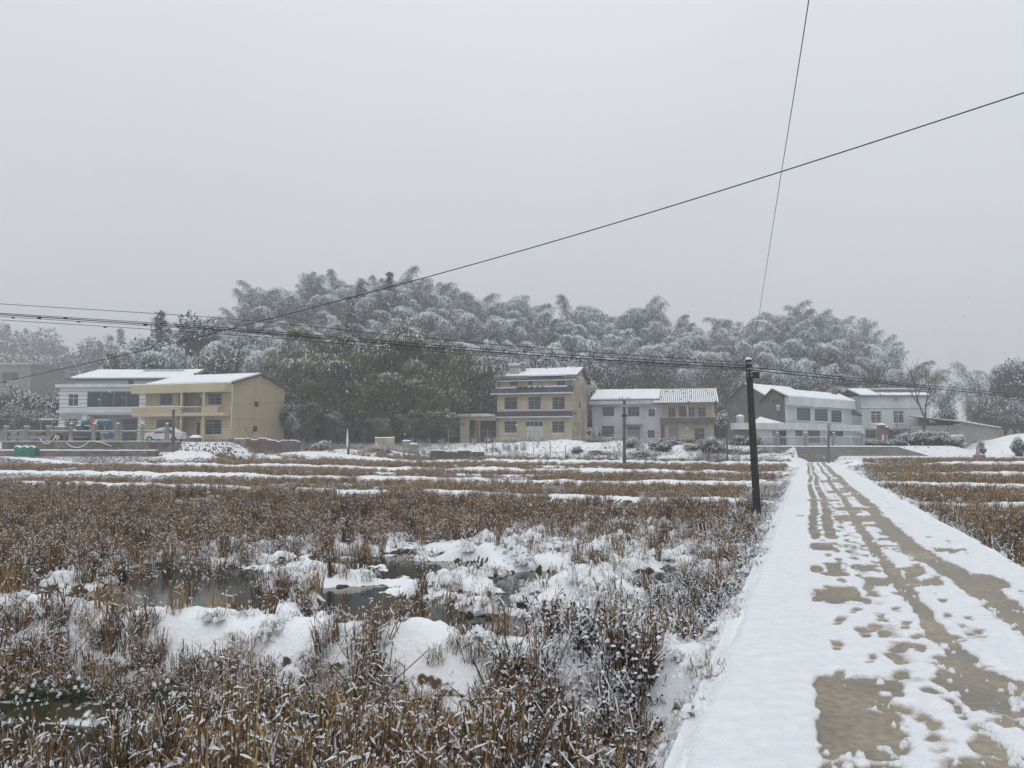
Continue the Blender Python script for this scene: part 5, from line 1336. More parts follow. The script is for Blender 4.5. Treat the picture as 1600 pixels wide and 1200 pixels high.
def small_things():
    # tarp-covered crate below the left wall
    Y = 78.3; x0, x1 = xat(25, Y), xat(55, Y); z0, z1 = gz(xat(40, Y), Y) - .1, zat(699.5, Y)
    o = thing("tarp_crate", "green tarpaulin covered box below the left retaining wall", "crate", (x0, Y, z0))
    V = []; n = 9
    m = MB()
    for j in range(5):
        for i in range(n):
            x = x0 + (x1 - x0) * i / (n - 1); sag = .10 * math.sin(i * 2.1) + .06 * math.sin(j * 1.7 + i)
            m.v.append((x, Y - .02 + (.12 if j == 4 else 0) + .05 * math.sin(i * 3 + j), z0 + (z1 - z0) * j / 4 + (sag if j == 4 else 0)))
    for i in range(n): m.v.append((x0 + (x1 - x0) * i / (n - 1), Y + 1.2, z1 - .1))
    for i in range(n): m.v.append((x0 + (x1 - x0) * i / (n - 1), Y + 1.25, z0))
    for j in range(6):
        for i in range(n - 1): k = j * n + i; m.f.append((k, k + 1, k + 1 + n, k + n)); m.m.append(0)
    for e in (0, n - 1): m.f.append(tuple(e + j * n for j in range(7))); m.m.append(0)
    m.build("tarp", teal_tarp, o)
    s = MB(); lumpy_strip(s, [(x0 + (x1 - x0) * i / 8, Y + .3, z1 + .05 + .10 * math.sin(i * 2.1)) for i in range(9)], .5, .12, 2); s.build("snow_cover", snow_smooth, o)
    # kennel with a pitched roof
    Y = 81.5; xa, xb = xat(298, Y), xat(311, Y); zb = gz(xat(304, Y), Y) - .05; ze = zat(684, Y); zr = zat(679.5, Y)
    o = thing("kennel", "tiny brick hutch with pitched snowy roof by the yellow house", "hutch", (xa, Y, zb))
    MB().box(xa, xb, Y, Y + .9, min(zb, ze - 1.2), ze).build("wall", brick_red, o)
    MB().hexa([(xa - .1, Y - .12, ze + .003), (xb + .1, Y - .12, ze + .003), (xb + .1, Y + 1.0, ze + .003), (xa - .1, Y + 1.0, ze + .003), (xa + .1, Y + .44, zr), (xb - .1, Y + .44, zr), (xb - .1, Y + .46, zr), (xa + .1, Y + .46, zr)]).build("snowy_roof", snow_smooth, o)
    # ruined low brick walls beside the yellow house
    for i, (pa, pb_, ya, yb, Yr, lab) in enumerate(((367, 384, 686, 700, 80.5, "small grey block of masonry below the yellow gable"), (383, 422, 683, 699, 82.5, "low ruined red-brown brick wall beside the yellow gable"), (421, 470, 686, 697, 84.0, "long low brick wall with snow on top right of the yellow house"))):
        a, b = xat(pa, Yr), xat(pb_, Yr); zt = zat(ya, Yr)
        o = thing("brick_wall", lab, "wall", (a, Yr, zat(yb, Yr)), None)
        m = MB(); n = 14
        tops = [zt - (.5 * round(3 * float(vnoise(k * .45, i * 5 + .5))) / 3 if i else 0) for k in range(n + 1)]
        for k in range(n):
            xa_, xb_ = a + (b - a) * k / n, a + (b - a) * (k + 1) / n
            m.hexa([(xa_, Yr, .3), (xb_, Yr, .3), (xb_, Yr + .3, .3), (xa_, Yr + .3, .3), (xa_, Yr, tops[k]), (xb_, Yr, tops[k + 1]), (xb_, Yr + .3, tops[k + 1]), (xa_, Yr + .3, tops[k])])
        m.build("masonry", (concrete, brick_red, brick_brown)[i], o)
        s = MB(); lumpy_strip(s, [(a + (b - a) * k / n, Yr + .15, tops[k]) for k in range(n + 1)], .34, .09, i); s.build("snow_cover", snow_smooth, o)
    # leaning poles by the ruined wall
    for i, (a, b, lab) in enumerate((((416, 687), (432, 703), "bare pole leaning left of the pair by the ruined wall"), ((446, 682), (460, 700), "bare pole leaning right of the pair by the ruined wall"))):
        o = MB().tube([at(*a, 81.5), at(*b, 80.9)], .045, 5).build("leaning_pole", plank_m, loc=tuple(at(*b, 80.9))); tag(o, lab, "pole", "leaning poles")
    # small cream hut and masonry boxes in the garden
    for i, (pa, pb_, ya, yb, Yr, mm, lab) in enumerate(((586, 616, 684, 694, 93, cream_old, "small low cream block wall in front of the green bamboo"), (629, 641, 689, 700, 88, concrete, "grey concrete block beside the garden, left of two"), (640, 652, 694, 704, 87, concrete, "grey concrete block beside the garden, right of two"))):
        a, b = xat(pa, Yr), xat(pb_, Yr); zt, zb = zat(ya, Yr), zat(yb, Yr) - .8
        o = thing("masonry_block", lab, "block", (a, Yr, zb)); MB().hexa([(a, Yr, zb), (b, Yr, zb), (b, Yr + .9, zb), (a, Yr + .9, zb), (a + .05, Yr + .02, zt), (b - .05, Yr + .02, zt - .05), (b - .05, Yr + .85, zt - .05), (a + .05, Yr + .85, zt)]).build("masonry", mm, o)
        s = MB(); lumpy_strip(s, [(a + (b - a) * k / 5, Yr + .4, zt - .02) for k in range(6)], .8, .13, i + 7); s.build("snow_cover", snow_smooth, o)
    # plank trough with snowy edge
    Yr = 80.0; a, b = xat(673, Yr), xat(757, Yr); zt, zb = zat(704, Yr), zat(709, Yr)
    o = thing("plank_trough", "long dark plank edging with a snowy top before the cream house", "planks", (a, Yr, zb))
    for k in range(4): MB().box(a + (b - a) * k / 4 + .01, a + (b - a) * (k + 1) / 4 - .01, Yr, Yr + .08, zb - .5, zt - .12 * (k % 2) - .02).build("plank", plank_m, o)
    s = MB(); lumpy_strip(s, [(a + (b - a) * k / 16, Yr + .1, zt) for k in range(17)], .3, .07, 12); s.build("snow_cover", snow_smooth, o)
    # snow-draped pole in the garden
    b0, t0 = at(544, 712, 82), at(543, 671, 82)
    o = thing("snowy_stump", "slim broken stem draped in snow standing in the garden", "stem", tuple(b0))
    MB().tube([b0, b0 * .6 + t0 * .4 + Vector((.1, 0, 0)), t0], [.16, .10, .03], 6).build("stem", bark, o)
    MB().tube([b0 * .7 + t0 * .3 + Vector((-.04, -.1, 0)), b0 * .45 + t0 * .55 + Vector((-.02, -.1, 0)), t0 + Vector((0, -.05, .05))], [.07, .13, .03], 7).build("snow_cover", snow_smooth, o)
    MB().tube([t0, at(551, 682, 82), at(556, 686, 82)], .03, 5).build("branch", bark, o)
    # wire fence before the cream house
    Yf = 91.0
    xs = [701, 728, 742, 762, 780, 800, 815, 828, 842, 862, 882, 902, 925]
    f = thing("wire_fence", "thin white fence posts with wires in front of the three-storey cream house", "fence", (xat(xs[0], Yf), Yf, 1))
    for k, p in enumerate(xs):
        x = xat(p, Yf); MB().box(x - .04, x + .04, Yf - .04, Yf + .04, gz(x, Yf) - .2, zat(671 + (k % 3), Yf)).build("post", concrete, f)
    for yy in (673, 681): MB().tube([(xat(xs[0], Yf), Yf - .08, zat(yy, Yf)), (xat(xs[-1], Yf), Yf - .08, zat(yy + 1.5, Yf))], .014, 4).build("wire", frame_g, f)
    # garden stakes
    for k, (p, yt, yb, Yr) in enumerate(((770, 680, 716, 80), (807, 700, 718, 78.5), (834, 698, 718, 78.5), (860, 692, 714, 80), (884, 697, 716, 79), (1041, 715, 727, 67), (1008, 712, 726, 67.5), (760, 684, 700, 84), (654, 688, 706, 84), (705, 682, 700, 85))):
        x = xat(p, Yr); o = MB().tube([(x, Yr, zat(yb, Yr) - .3), (x + rnd.uniform(-.1, .1), Yr, zat(yt, Yr))], .035, 5).build("garden_stake", plank_m, loc=(x, Yr, zat(yb, Yr)))
        tag(o, "thin wooden stake standing in the snowy garden plots", "stake", "garden stakes")
    # pale van
    Y = 90.0; x0 = xat(1486, Y); z = gz(x0 + 1, Y + 1)
    o = thing("van", "pale green van end parked between boundary wall and long shed", "van", (x0, Y, z))
    MB().hexa([(x0, Y, z + .35), (x0 + 1.6, Y, z + .35), (x0 + 1.6, Y + 3.6, z + .35), (x0, Y + 3.6, z + .35), (x0 + .1, Y + .15, z + 1.85), (x0 + 1.5, Y + .15, z + 1.85), (x0 + 1.5, Y + 3.5, z + 1.85), (x0 + .1, Y + 3.5, z + 1.85)]).build("body", pale_green_m, o)
    MB().hexa([(x0 + .15, Y + .06, z + 1.1), (x0 + 1.45, Y + .06, z + 1.1), (x0 + 1.45, Y + .2, z + 1.1), (x0 + .15, Y + .2, z + 1.1), (x0 + .2, Y + .11, z + 1.65), (x0 + 1.4, Y + .11, z + 1.65), (x0 + 1.4, Y + .2, z + 1.65), (x0 + .2, Y + .2, z + 1.65)]).build("window", glass, o)
    MB().box(x0 + .12, x0 + 1.48, Y + .2, Y + 3.45, z + 1.853, z + 1.97).build("snow_cover", snow_smooth, o)
    MB().box(x0 + .05, x0 + 1.55, Y - .08, Y - .003, z + .4, z + .55).build("bumper", grey_paint, o)
    for xx in (.25, 1.35):
        for yy in (.6, 2.9): wheel(o, (x0 + xx, Y + yy, z + .3), .3, .2)
        MB().box(x0 + xx - .1, x0 + xx + .1, Y - .02, Y + .05, z + .7, z + .9).build("lamp", red_paint, o)
    # purple box with a pink bundle in the open snow
    Y = 79.0; a, b = xat(1523, Y), xat(1536.5, Y); zt, zb = zat(711.5, Y), zat(717, Y)
    o = thing("purple_box", "small purple box with a pink bundle standing in the snow, far right", "box", (a, Y, zb))
    MB().box(a, b, Y, Y + .6, zb - .2, zt).build("box", purple_m, o); MB().box(a - .03, b + .03, Y - .03, Y + .63, zt + .003, zt + .06).build("rim", pink_m, o)
    c = at(1527.5, 706, Y + .3)
    MB().tube([(c.x, Y + .3, zt + .06), (c.x + .05, Y + .3, zt + .5), (c.x - .02, Y + .3, zt + .95)], [.22, .17, .04], 7).build("bundle", pink_m, o)
    # heap of ploughed snow at the road's end
    m = MB(); x0, Y = xat(1237, 76.5), 76.5; n = 22
    V = []
    for j in range(8):
        for i in range(n):
            th = 2 * math.pi * i / n; rr = 1 - j / 7; hh = (1 - rr ** 2) ** 1.0
            V.append((x0 + 1.7 * rr * math.cos(th) * (1 + .12 * math.sin(3 * th)), Y + .8 * rr * math.sin(th), -.42 + .62 * hh * (1 + .12 * math.sin(5 * th + j))))
    Fc = [(j * n + i, j * n + (i + 1) % n, (j + 1) * n + (i + 1) % n, (j + 1) * n + i) for j in range(7) for i in range(n)]
    o = link_mesh("snow_heap", V, Fc, snow, smooth=True, origin=(x0, Y, -.4)); COL.objects.link(o); o.location = (x0, Y, -.4); tag(o, "low heap of cleared snow beside the road end before the wall", "snow heap")
small_things()
ORD = ("leftmost", "second from left", "third from left", "fourth from left", "fifth from left", "sixth from left", "seventh from left", "eighth from left", "ninth from left", "tenth from left")
def ordinal(vals, v): return ORD[sorted(vals).index(v)]

# ------------------------------------------------------------------ foliage builders
def quads_mesh(name, C, A, B, midx, mats, bend=None):
    """leaf quads: centre C, half-length vector A, half-width vector B"""
    n = len(C)
    V = np.empty((n, 4, 3)); V[:, 0] = C - A - B * .5; V[:, 1] = C - A * .1 - B * -1; V[:, 2] = C + A; V[:, 3] = C - A * .1 - B
    V[:, 0] = C - A
    V[:, 1] = C - A * .1 + B; V[:, 3] = C - A * .1 - B
    Fc = np.arange(n * 4).reshape(n, 4)
    return link_mesh(name, V.reshape(-1, 3), Fc, mats, midx)

def unit(v): return v / np.maximum(np.linalg.norm(v, axis=-1, keepdims=True), 1e-9)

def bamboo_proto(seed, H=13.0, theta=2.0, nodes=52, snow_p=0.75, leaf=None, size=1.0, spread=1.0, culms=3, lean0=.04):
    """a stool of arching culms whose leafy tops droop into a feathery dome"""
    g = np.random.default_rng(seed); tr = MB(); C, A, B, M = [], [], [], []; top = 0.0
    for cu in range(culms):
        Hc = H * (1.0 if cu == 0 else g.uniform(.72, .95)); tc = theta * g.uniform(.75, 1.15); az = g.uniform(0, 6.28) if cu else 0.0
        ca, sa = math.cos(az), math.sin(az); ox, oy = g.normal(0, .8, 2) * (cu > 0)
        n = 26; s = np.linspace(0, 1, n); th = lean0 + tc * s ** 3.0; dl = Hc / (n - 1) * 1.08
        pr_ = np.concatenate([[0], np.cumsum(np.sin(th[:-1]) * dl)]); pz = np.concatenate([[0], np.cumsum(np.cos(th[:-1]) * dl)]); top = max(top, pz.max())
        tr.tube([Vector((ox + a * ca, oy + a * sa, b)) for a, b in zip(pr_, pz)], list(np.interp(s, [0, 1], [.05, .012])), 5)
        for k in range(nodes):
            t = .36 + .64 * ((k + g.random()) / nodes) ** .8
            rr = np.interp(t, s, pr_); base = np.array([ox + rr * ca, oy + rr * sa, np.interp(t, s, pz)])
            for q in range(3):
                phi = g.uniform(0, 2 * math.pi); ln = 2.3 * (1 - .45 * ((t - .62) / .38) ** 2) * g.uniform(.5, 1.1) * spread
                d0 = np.array([math.cos(phi), math.sin(phi), g.uniform(.15, .7)]); d0 /= np.linalg.norm(d0)
                m = 10; r = np.linspace(.12, 1, m)[:, None]
                bp = base + d0 * r * ln + np.array([0, 0, -1.0]) * (r ** 2.4) * ln * g.uniform(.55, 1.05)
                dirs = unit(np.gradient(bp, axis=0))
                for rep in range(2):
                    c = bp + g.normal(0, .13, (m, 3)) * [1, 1, .8]
                    a = unit(dirs + g.normal(0, .42, (m, 3)) + [0, 0, -.35]); side = unit(np.cross(a, np.array([0, 0, 1.0]) + g.normal(0, .35, (m, 3))))
                    L = g.uniform(.20, .38, (m, 1)) * size; W = g.uniform(.045, .085, (m, 1)) * size
                    snow_lit = np.clip((c[:, 2] - base[2]) / (ln * .55) + .75, 0, 1)  # real snow on upper leaves; bare lower ones also paint shade under domes
                    pr = np.clip(snow_p * (.05 + 1.0 * snow_lit * (.25 + 1.1 * (t - .36))  + .25 * (t > .8)), 0, .97)
                    C.append(c); A.append(a * L); B.append(side * W); M.append((g.random(m) < pr).astype(int))
    C, A, B, M = np.concatenate(C), np.concatenate(A), np.concatenate(B), np.concatenate(M)
    C[M == 1] += [0, 0, .03]
    tm = link_mesh("trunk", tr.v, tr.f, culm); cm = quads_mesh("crown", C, A, B, M, [leaf, snow_leaf])
    return tm.data, cm.data, float(top + .3)

def fir_proto(seed, H=12.0, R0=2.4, snow_p=.5, leaf=leaf_fir, top_round=0.0):
    g = np.random.default_rng(seed)
    tr = MB().tube([(0, 0, 0), (0.05, 0, H * .5), (0, 0, H)], [.16, .10, .02], 6)
    C, A, B, M = [], [], [], []
    z = H * .12
    while z < H * .99:
        f = z / H; rad = R0 * ((1 - f) ** .75 * (1 - top_round) + top_round * math.sqrt(max(0, 1 - (2 * f - .9) ** 2)))
        for k in range(6):
            phi = g.uniform(0, 2 * math.pi); ln = max(.25, rad * g.uniform(.6, 1.1))
            m = max(4, int(ln * 9)); r = np.linspace(.15, 1, m)[:, None]
            d = np.array([math.cos(phi), math.sin(phi), .15])
            bp = np.array([0, 0, z]) + d * r * ln + np.array([0, 0, -1.0]) * r ** 2 * ln * .35
            for rep in range(3):
                c = bp + g.normal(0, .10, (m, 3))
                a = unit(d + g.normal(0, .6, (m, 3)) + [0, 0, -.2]); sd = unit(np.cross(a, np.array([0, 0, 1.0]) + g.normal(0, .3, (m, 3))))
                C.append(c); A.append(a * g.uniform(.15, .30, (m, 1))); B.append(sd * g.uniform(.05, .10, (m, 1)))
                M.append(((g.random(m) < snow_p * (.5 + .7 * r[:, 0])) & (rep > 0)).astype(int))
        z += H * .026 * (1.2 if f < .6 else .9)
    C, A, B, M = np.concatenate(C), np.concatenate(A), np.concatenate(B), np.concatenate(M); C[M == 1] += [0, 0, .05]
    return link_mesh("trunk", tr.v, tr.f, bark).data, quads_mesh("crown", C, A, B, M, [leaf, snow_leaf]).data, H

def broad_proto(seed, H=8.0, rx=3.0, rz=3.0, n=3600, snow_p=.5, leaf=leaf_bush, trunk_h=None, lobes=9, size=1.0):
    """rounded crown of leaf clumps on a forked trunk"""
    g = np.random.default_rng(seed); cz = H - rz
    mb = MB(); th = trunk_h if trunk_h is not None else max(.3, cz - rz * .4)
    mb.tube([(0, 0, -.3), (.05, 0, th * .6), (0, 0, th)], [.05 * H ** .7, .04 * H ** .7, .03 * H ** .7], 6)
    L = []
    for k in range(lobes):
        v = g.normal(0, 1, 3); v /= np.linalg.norm(v); rr = g.uniform(.35, .72)
        c = np.array([v[0] * rx * rr, v[1] * rx * rr, cz + v[2] * rz * rr * .9]); L.append((c, g.uniform(.38, .6)))
        mb.tube([(0, 0, th * .8), tuple(np.array([0, 0, th]) * .5 + c * .5 * np.array([.8, .8, 1])), tuple(c)], [.022 * H ** .7, .015 * H ** .7, .006 * H ** .7], 4)
    C, A, B, M = [], [], [], []
    for c, lr in L:
        m = n // lobes; v = unit(g.normal(0, 1, (m, 3))); rad = g.random(m) ** .35
        p = c + v * rad[:, None] * np.array([rx, rx, rz]) * lr
        a = unit(v + g.normal(0, .7, (m, 3)) + [0, 0, -.3]); sd = unit(np.cross(a, np.array([0, 0, 1.0]) + g.normal(0, .5, (m, 3))))
        C.append(p); A.append(a * g.uniform(.09, .2, (m, 1)) * size); B.append(sd * g.uniform(.04, .09, (m, 1)) * size)
        M.append((g.random(m) < snow_p * np.clip(.25 + .9 * v[:, 2] * rad, 0, 1.2)).astype(int))
    C, A, B, M = np.concatenate(C), np.concatenate(A), np.concatenate(B), np.concatenate(M); C[M == 1] += [0, 0, .03]
    return link_mesh("trunk", mb.v, mb.f, bark).data, quads_mesh("crown", C, A, B, M, [leaf, snow_leaf]).data, H

def plant(name, label, cat, proto, loc, scale=1.0, rz=0.0, group=None, tilt=(0, 0)):
    o = thing(name, label, cat, loc, group); o.rotation_euler = (tilt[0], tilt[1], rz); o.scale = (scale, scale, scale)
    for nm, me in (("trunk", proto[0]), ("crown", proto[1])):
        c = bpy.data.objects.new(nm, me); COL.objects.link(c); c.parent = o
    return o

hill_bamboo = [bamboo_proto(100 + k, H=12.5 + (k % 3), theta=(1.1, 1.7, 1.35, 2.0, .9, 1.5)[k % 6], snow_p=.86, leaf=leaf_hill, size=.72, nodes=68, spread=(1.15, 1.35, 1.0)[k % 3]) for k in range(12)]
green_bamboo = [bamboo_proto(200 + k, H=12.5, theta=(1.9, 2.3, 2.6, 1.6)[k % 4], snow_p=(.08, .22, .06, .32)[k % 4], leaf=leaf_olive, size=.75, spread=1.0, nodes=62) for k in range(6)]
far_bamboo = hill_bamboo[:4]
firs = [fir_proto(300 + k, 12.0, (2.3, 2.7, 2.0)[k], (.45, .55, .5)[k]) for k in range(3)]
pines = [broad_proto(320 + k, 12, 3.2, 4.2, 5200, .55, leaf_fir, lobes=14, size=1.5) for k in range(2)]
broads = [broad_proto(340 + k, 8, 3.2, 3.0, 4200, .42, leaf_bush, lobes=11, size=1.2) for k in range(2)]
bushes = [broad_proto(360 + k, 2.0, 1.35, 1.05, 2600, .75, leaf_bush, trunk_h=.5, lobes=9, size=.7) for k in range(3)]

# ---- the snowed bamboo wood on the hillside, row by row up the slope
g = np.random.default_rng(77)
spots = []
rows_y = [113, 119, 126, 133, 141, 150, 160, 170, 180, 190]
for j, Yr in enumerate(rows_y):
    pxs = np.arange(205 + (j % 2) * 18, 1440, 5.1 / Yr * F)
    for p in pxs:
        p = p + g.uniform(-14, 14); Y = Yr + g.uniform(-3.0, 3.0)
        X = (p - 800) / F * Y
        rz_ = np.interp(800 + F * X / Y, [a for a, b in RIDGE], [b for a, b in RIDGE])
        if rz_ < 5 and Y > 125: continue
        if 480 < p < 600 and 136 < Y < 166 and g.random() < .6: continue
        if 1285 < p < 1420 and 112 < Y < 131: continue
        if p > 1330 and Y < 118: continue
        if 905 < p < 1200 and Y < 126: continue
        if p < 460 and Y < 110: continue
        spots.append((X, Y, p))
g.shuffle(spots)
spots = spots[:300]
for i, (X, Y, p) in enumerate(spots):
    pr = hill_bamboo[i % len(hill_bamboo)]
    sc = g.uniform(.78, 1.12) * (1.0 if Y < 150 else .95)
    pp_ = 800 + F * X / Y
    mark = next(nm for lim, nm in ((300, "the white banded house"), (375, "the yellow house's roof"), (450, "the yellow house's gable"), (520, "the left part of the green bamboo"), (590, "the middle of the green bamboo"), (660, "the right part of the green bamboo"), (740, "the cream house's garage wing"), (800, "the solar heater"), (870, "the three-storey cream house"), (930, "the cream house's gable"), (985, "the plain white house"), (1040, "the two-armed pole"), (1110, "the old cream house"), (1165, "the dark pole's left"), (1225, "the brick gable house"), (1290, "the long white house"), (1350, "the red earth bank"), (9999, "the square white house")) if pp_ < lim)
    tier = next(nm for lim, nm in ((123, "at the foot of the wood behind"), (138, "low on the slope above"), (156, "halfway up the slope above"), (176, "high on the slope above"), (999, "on the ridge crest above")) if Y < lim)
    plant("bamboo", "snow-laden bamboo " + tier + " " + mark, "bamboo", pr, (X, Y, gz(X, Y) - .2), sc, g.uniform(0, 6.28), "bamboo wood on the hillside")

# ---- the greener bamboo clump between the yellow and the cream house
g2 = np.random.default_rng(78)
ng = 0
for Yr, lo, hi, step in ((101, 470, 690, 24), (104, 478, 700, 24), (107.5, 486, 730, 26)):
    for p in np.arange(lo, hi, step):
        pp = p + g2.uniform(-8, 8); X = (pp - 800) / F * Yr; Y = Yr + g2.uniform(-1.2, 1.2)
        e = 1 - abs(pp - 590) / 260.0
        plant("green_bamboo", "olive green bamboo in the " + ("left" if pp < 530 else "left centre" if pp < 600 else "right centre" if pp < 670 else "right") + " of the clump, " + ("front row" if Yr == 101 else "middle row" if Yr == 104 else "back row"), "bamboo", green_bamboo[ng % 6], (X, Y, 1.4), (g2.uniform(.45, .85) if Yr < 102 else g2.uniform(.92, 1.15) if Yr < 105 else g2.uniform(1.12, 1.32)) + .18 * e, g2.uniform(0, 6.28), "green bamboo clump"); ng += 1
for k, (p, Yr, sc, top) in enumerate(((460, 98.5, .55, 0), (480, 98, .42, 0), (640, 98, .40, 0), (668, 98, .45, 0), (690, 98.5, .40, 0), (704, 99, .30, 0), (600, 98, .36, 0), (540, 98, .38, 0))):
    plant("green_bamboo", "low young bamboo at the green clump's foot, " + ordinal((460, 480, 640, 668, 690, 704, 600, 540), p) + " of eight", "bamboo", green_bamboo[(k * 2 + 1) % 6], ((p - 800) / F * Yr, Yr, 1.3), sc, k * 1.3, "young bamboo at the clump's foot")

# ---- single trees one can tell apart
def tree_at(name, label, proto, px, ytop, Y, rz=0.0, group=None, base=None, cat="tree", wide=1.0):
    X = (px - 800) / F * Y; z = gz(X, Y) - .2 if base is None else base
    top = at(px, ytop, Y).z
    o = plant(name, label, cat, proto, (X, Y, z), max(.15, (top - z) / proto[2]), rz, group)
    if wide != 1.0: o.scale = (o.scale[0] * wide, o.scale[1] * wide, o.scale[2])
    return o
tree_at("fir_tree", "dark snowy fir standing highest in the bamboo, right of the pair", firs[0], 606, 424, 158, .4, wide=1.5)
tree_at("fir_tree", "dark snowy fir among the bamboo, left of the high pair", firs[1], 560, 440, 150, 1.4, wide=1.4)
tree_at("fir_tree", "broad snowy fir below the high pair on the wooded hillside", firs[2], 545, 462, 140, 2.4, wide=1.5)
tree_at("fir_tree", "narrow snowy fir at the left end of the bamboo wood", firs[1], 246, 484, 128, .9, wide=1.2)
tree_at("fir_tree", "rounded dark fir beside the narrow fir at the wood's left end", pines[0], 306, 480, 126, .2, wide=.8)
for k, (p, yt, Yr) in enumerate(((222, 520, 124), (268, 512, 122), (340, 520, 120), (365, 528, 119), (232, 548, 118), (290, 545, 117))):
    tree_at("bushy_tree", "bushy snow-dusted tree behind the yellow house roof, " + ordinal((222, 268, 340, 365, 232, 290), p) + " of six", broads[k % 2], p, yt, Yr, k * .9, "bushy trees behind the yellow house")
gl_ = np.random.default_rng(79)
k = 0
for (p, yt, Yr) in ((5, 505, 330), (20, 515, 340), (34, 512, 335), (50, 505, 325), (64, 528, 320), (78, 532, 330), (94, 540, 320), (108, 548, 330), (120, 536, 290), (140, 526, 285), (152, 534, 280), (168, 524, 275), (184, 512, 270), (200, 530, 265), (-15, 500, 330), (-35, 505, 330), (215, 535, 262), (12, 540, 300), (42, 545, 300), (75, 555, 290), (105, 560, 280), (135, 556, 260), (165, 550, 250), (190, 556, 245)):
    Xh = (p - 800) / F * Yr; b = min(gz(Xh, Yr) - .2, at(p, yt, Yr).z - 9)
    tree_at("distant_conifer", ("tall" if yt < 520 else "low" if yt > 538 else "middling") + " hazy conifer on the distant slope, " + ("at the photo's left edge" if p < 0 else "above the left part of the hazy flat-roofed building" if p < 18 else "above the middle of the hazy flat-roofed building" if p < 32 else "above the hazy building's right end" if p < 48 else "just right of the hazy building" if p < 70 else "before the white house roof begins" if p < 100 else "above the left end of the white house roof" if p < 125 else "above the wide dark window" if p < 150 else "above the white house's attic" if p < 172 else "left of the attic window" if p < 195 else "above the yellow fascia's left end"), (firs + pines)[k % 5], p, yt, Yr, k * .7, "distant conifers at the left", base=b, wide=1.1); k += 1
for k, (p, yt, Yr) in enumerate(((15, 596, 118), (45, 600, 116), (75, 606, 114), (-20, 600, 118), (30, 625, 108), (62, 632, 106), (8, 636, 104), (84, 640, 103), (120, 590, 125), (160, 585, 128))):
    tree_at("snowy_tree", "dark bushy tree with snowy boughs by the white banded house, " + ordinal((15, 45, 75, -20, 30, 62, 8, 84, 120, 160), p) + " of ten", broads[k % 2], p, yt, Yr, k * 1.1, "dark trees left of the white house", base=1.4)
for k, (p, yt, Yr, b) in enumerate(((452, 622, 95, 1.5), (456, 640, 93, 1.4), (463, 655, 91, 1.2), (448, 600, 104, 1.5))):
    tree_at("snowy_shrub", "snowy shrub against the yellow house's far corner, " + ("tallest", "second lowest", "lowest", "rearmost")[k] + " of four", broads[k % 2], p, yt, Yr, k, "shrubs by the yellow house corner", base=b, cat="shrub", wide=.55)
# right-hand side
for k, (p, yt, Yr, rz0) in enumerate(((1524, 562, 128, 2.9), (1556, 566, 132, .5), (1572, 570, 134, 1.5))):
    tree_at("slender_bamboo", "slender hazy bamboo with drooping head at the far right, " + ordinal((1524, 1556, 1572), p) + " of three", hill_bamboo[(4, 0, 10)[k]], p, yt, Yr, rz0, "slender bamboo at the right", wide=.75, cat="bamboo")
tree_at("slender_bamboo", "lone thin bamboo bending left beside the far right grove", hill_bamboo[4], 1517, 598, 126, 3.2, wide=.6, cat="bamboo")
tree_at("pine_tree", "tall hazy pine with layered round crown at the right edge", pines[0], 1584, 553, 128, .3, wide=.85)
tree_at("pine_tree", "second hazy pine leaving the frame at the right edge", pines[1], 1612, 560, 130, 1.3, wide=.9)
for k, (p, yt, Yr) in enumerate(((1545, 612, 124), (1570, 620, 122), (1595, 615, 122), (1620, 618, 124), (1556, 632, 121), (1585, 638, 120))):
    tree_at("hazy_bush", "hazy dark thicket under the pines, " + ordinal((1545, 1570, 1595, 1620, 1556, 1585), p) + " of six", broads[k % 2], p, yt, Yr, k * 1.3, "thicket under the pines", base=1.5, cat="bush")
tree_at("green_bamboo", "short leafy bamboo tuft beside the bare tree on the right", hill_bamboo[5], 1478, 592, 108, 0.4, wide=.8, cat="bamboo", base=1.2)
tree_at("garden_tree", "dark drooping garden tree behind the white wing", broads[0], 1474, 628, 100, .5, base=1.2, wide=.8)
# round clipped bush by the old cream house and others
X = xat(1112, 78); plant("round_bush", "round clipped bush with a thick cap of snow before the old cream house", "bush", bushes[0], (X, 78, gz(X, 78) - .1), 1.0, .4).scale = (1.0, 1.0, 1.18)
X = xat(1590, 84); plant("snowy_sapling", "dark young bush on the snow bank at the right edge", "bush", bushes[1], (X, 84, gz(X, 84) - .1), 1.05, .2).scale = (.75, .75, 1.3)
X = xat(1532, 86); plant("snowy_sapling", "small twiggy bush with snow behind the purple box", "bush", bushes[2], (X, 86, gz(X, 86) - .1), .7, 1.2).scale = (.5, .5, .95)
X = xat(928, 94); plant("snowy_sapling", "snow-bowed shrub at the corner of the three-storey cream house", "bush", bushes[1], (X, 94, gz(X, 94) - .1), 1.0, 2.2).scale = (.85, .85, 1.15)
for k, (p, Yr, s) in enumerate(((1412, 82.2, .85), (1424, 82.0, .95), (1437, 81.8, 1.0), (1450, 81.8, 1.0), (1463, 82.0, .95), (1476, 82.2, .95), (1488, 82.4, .8))):
    X = xat(p, Yr); plant("hedge_bush", "dark snow-speckled bush in the hedge before the boundary wall, " + ORD[k] + " of seven", "hedge", bushes[k % 3], (X, Yr, -.25 if False else gz(X, Yr) - .3), s * 1.05, k * 1.4, "hedge before the boundary wall")
for k, (p, s) in enumerate(((1353, .62), (1362, .6), (1371, .62), (1380, .6), (1389, .62), (1397, .7), (1404, .85))):
    X = xat(p, 80.9); plant("hedge_bush", "low dark clipped bush on the yard wall, " + ORD[k] + " of seven", "hedge", bushes[(k + 1) % 3], (X, 80.9, 1.2), s, k * 1.9, "hedge on the yard wall").scale = (.42, .42, s * .62)
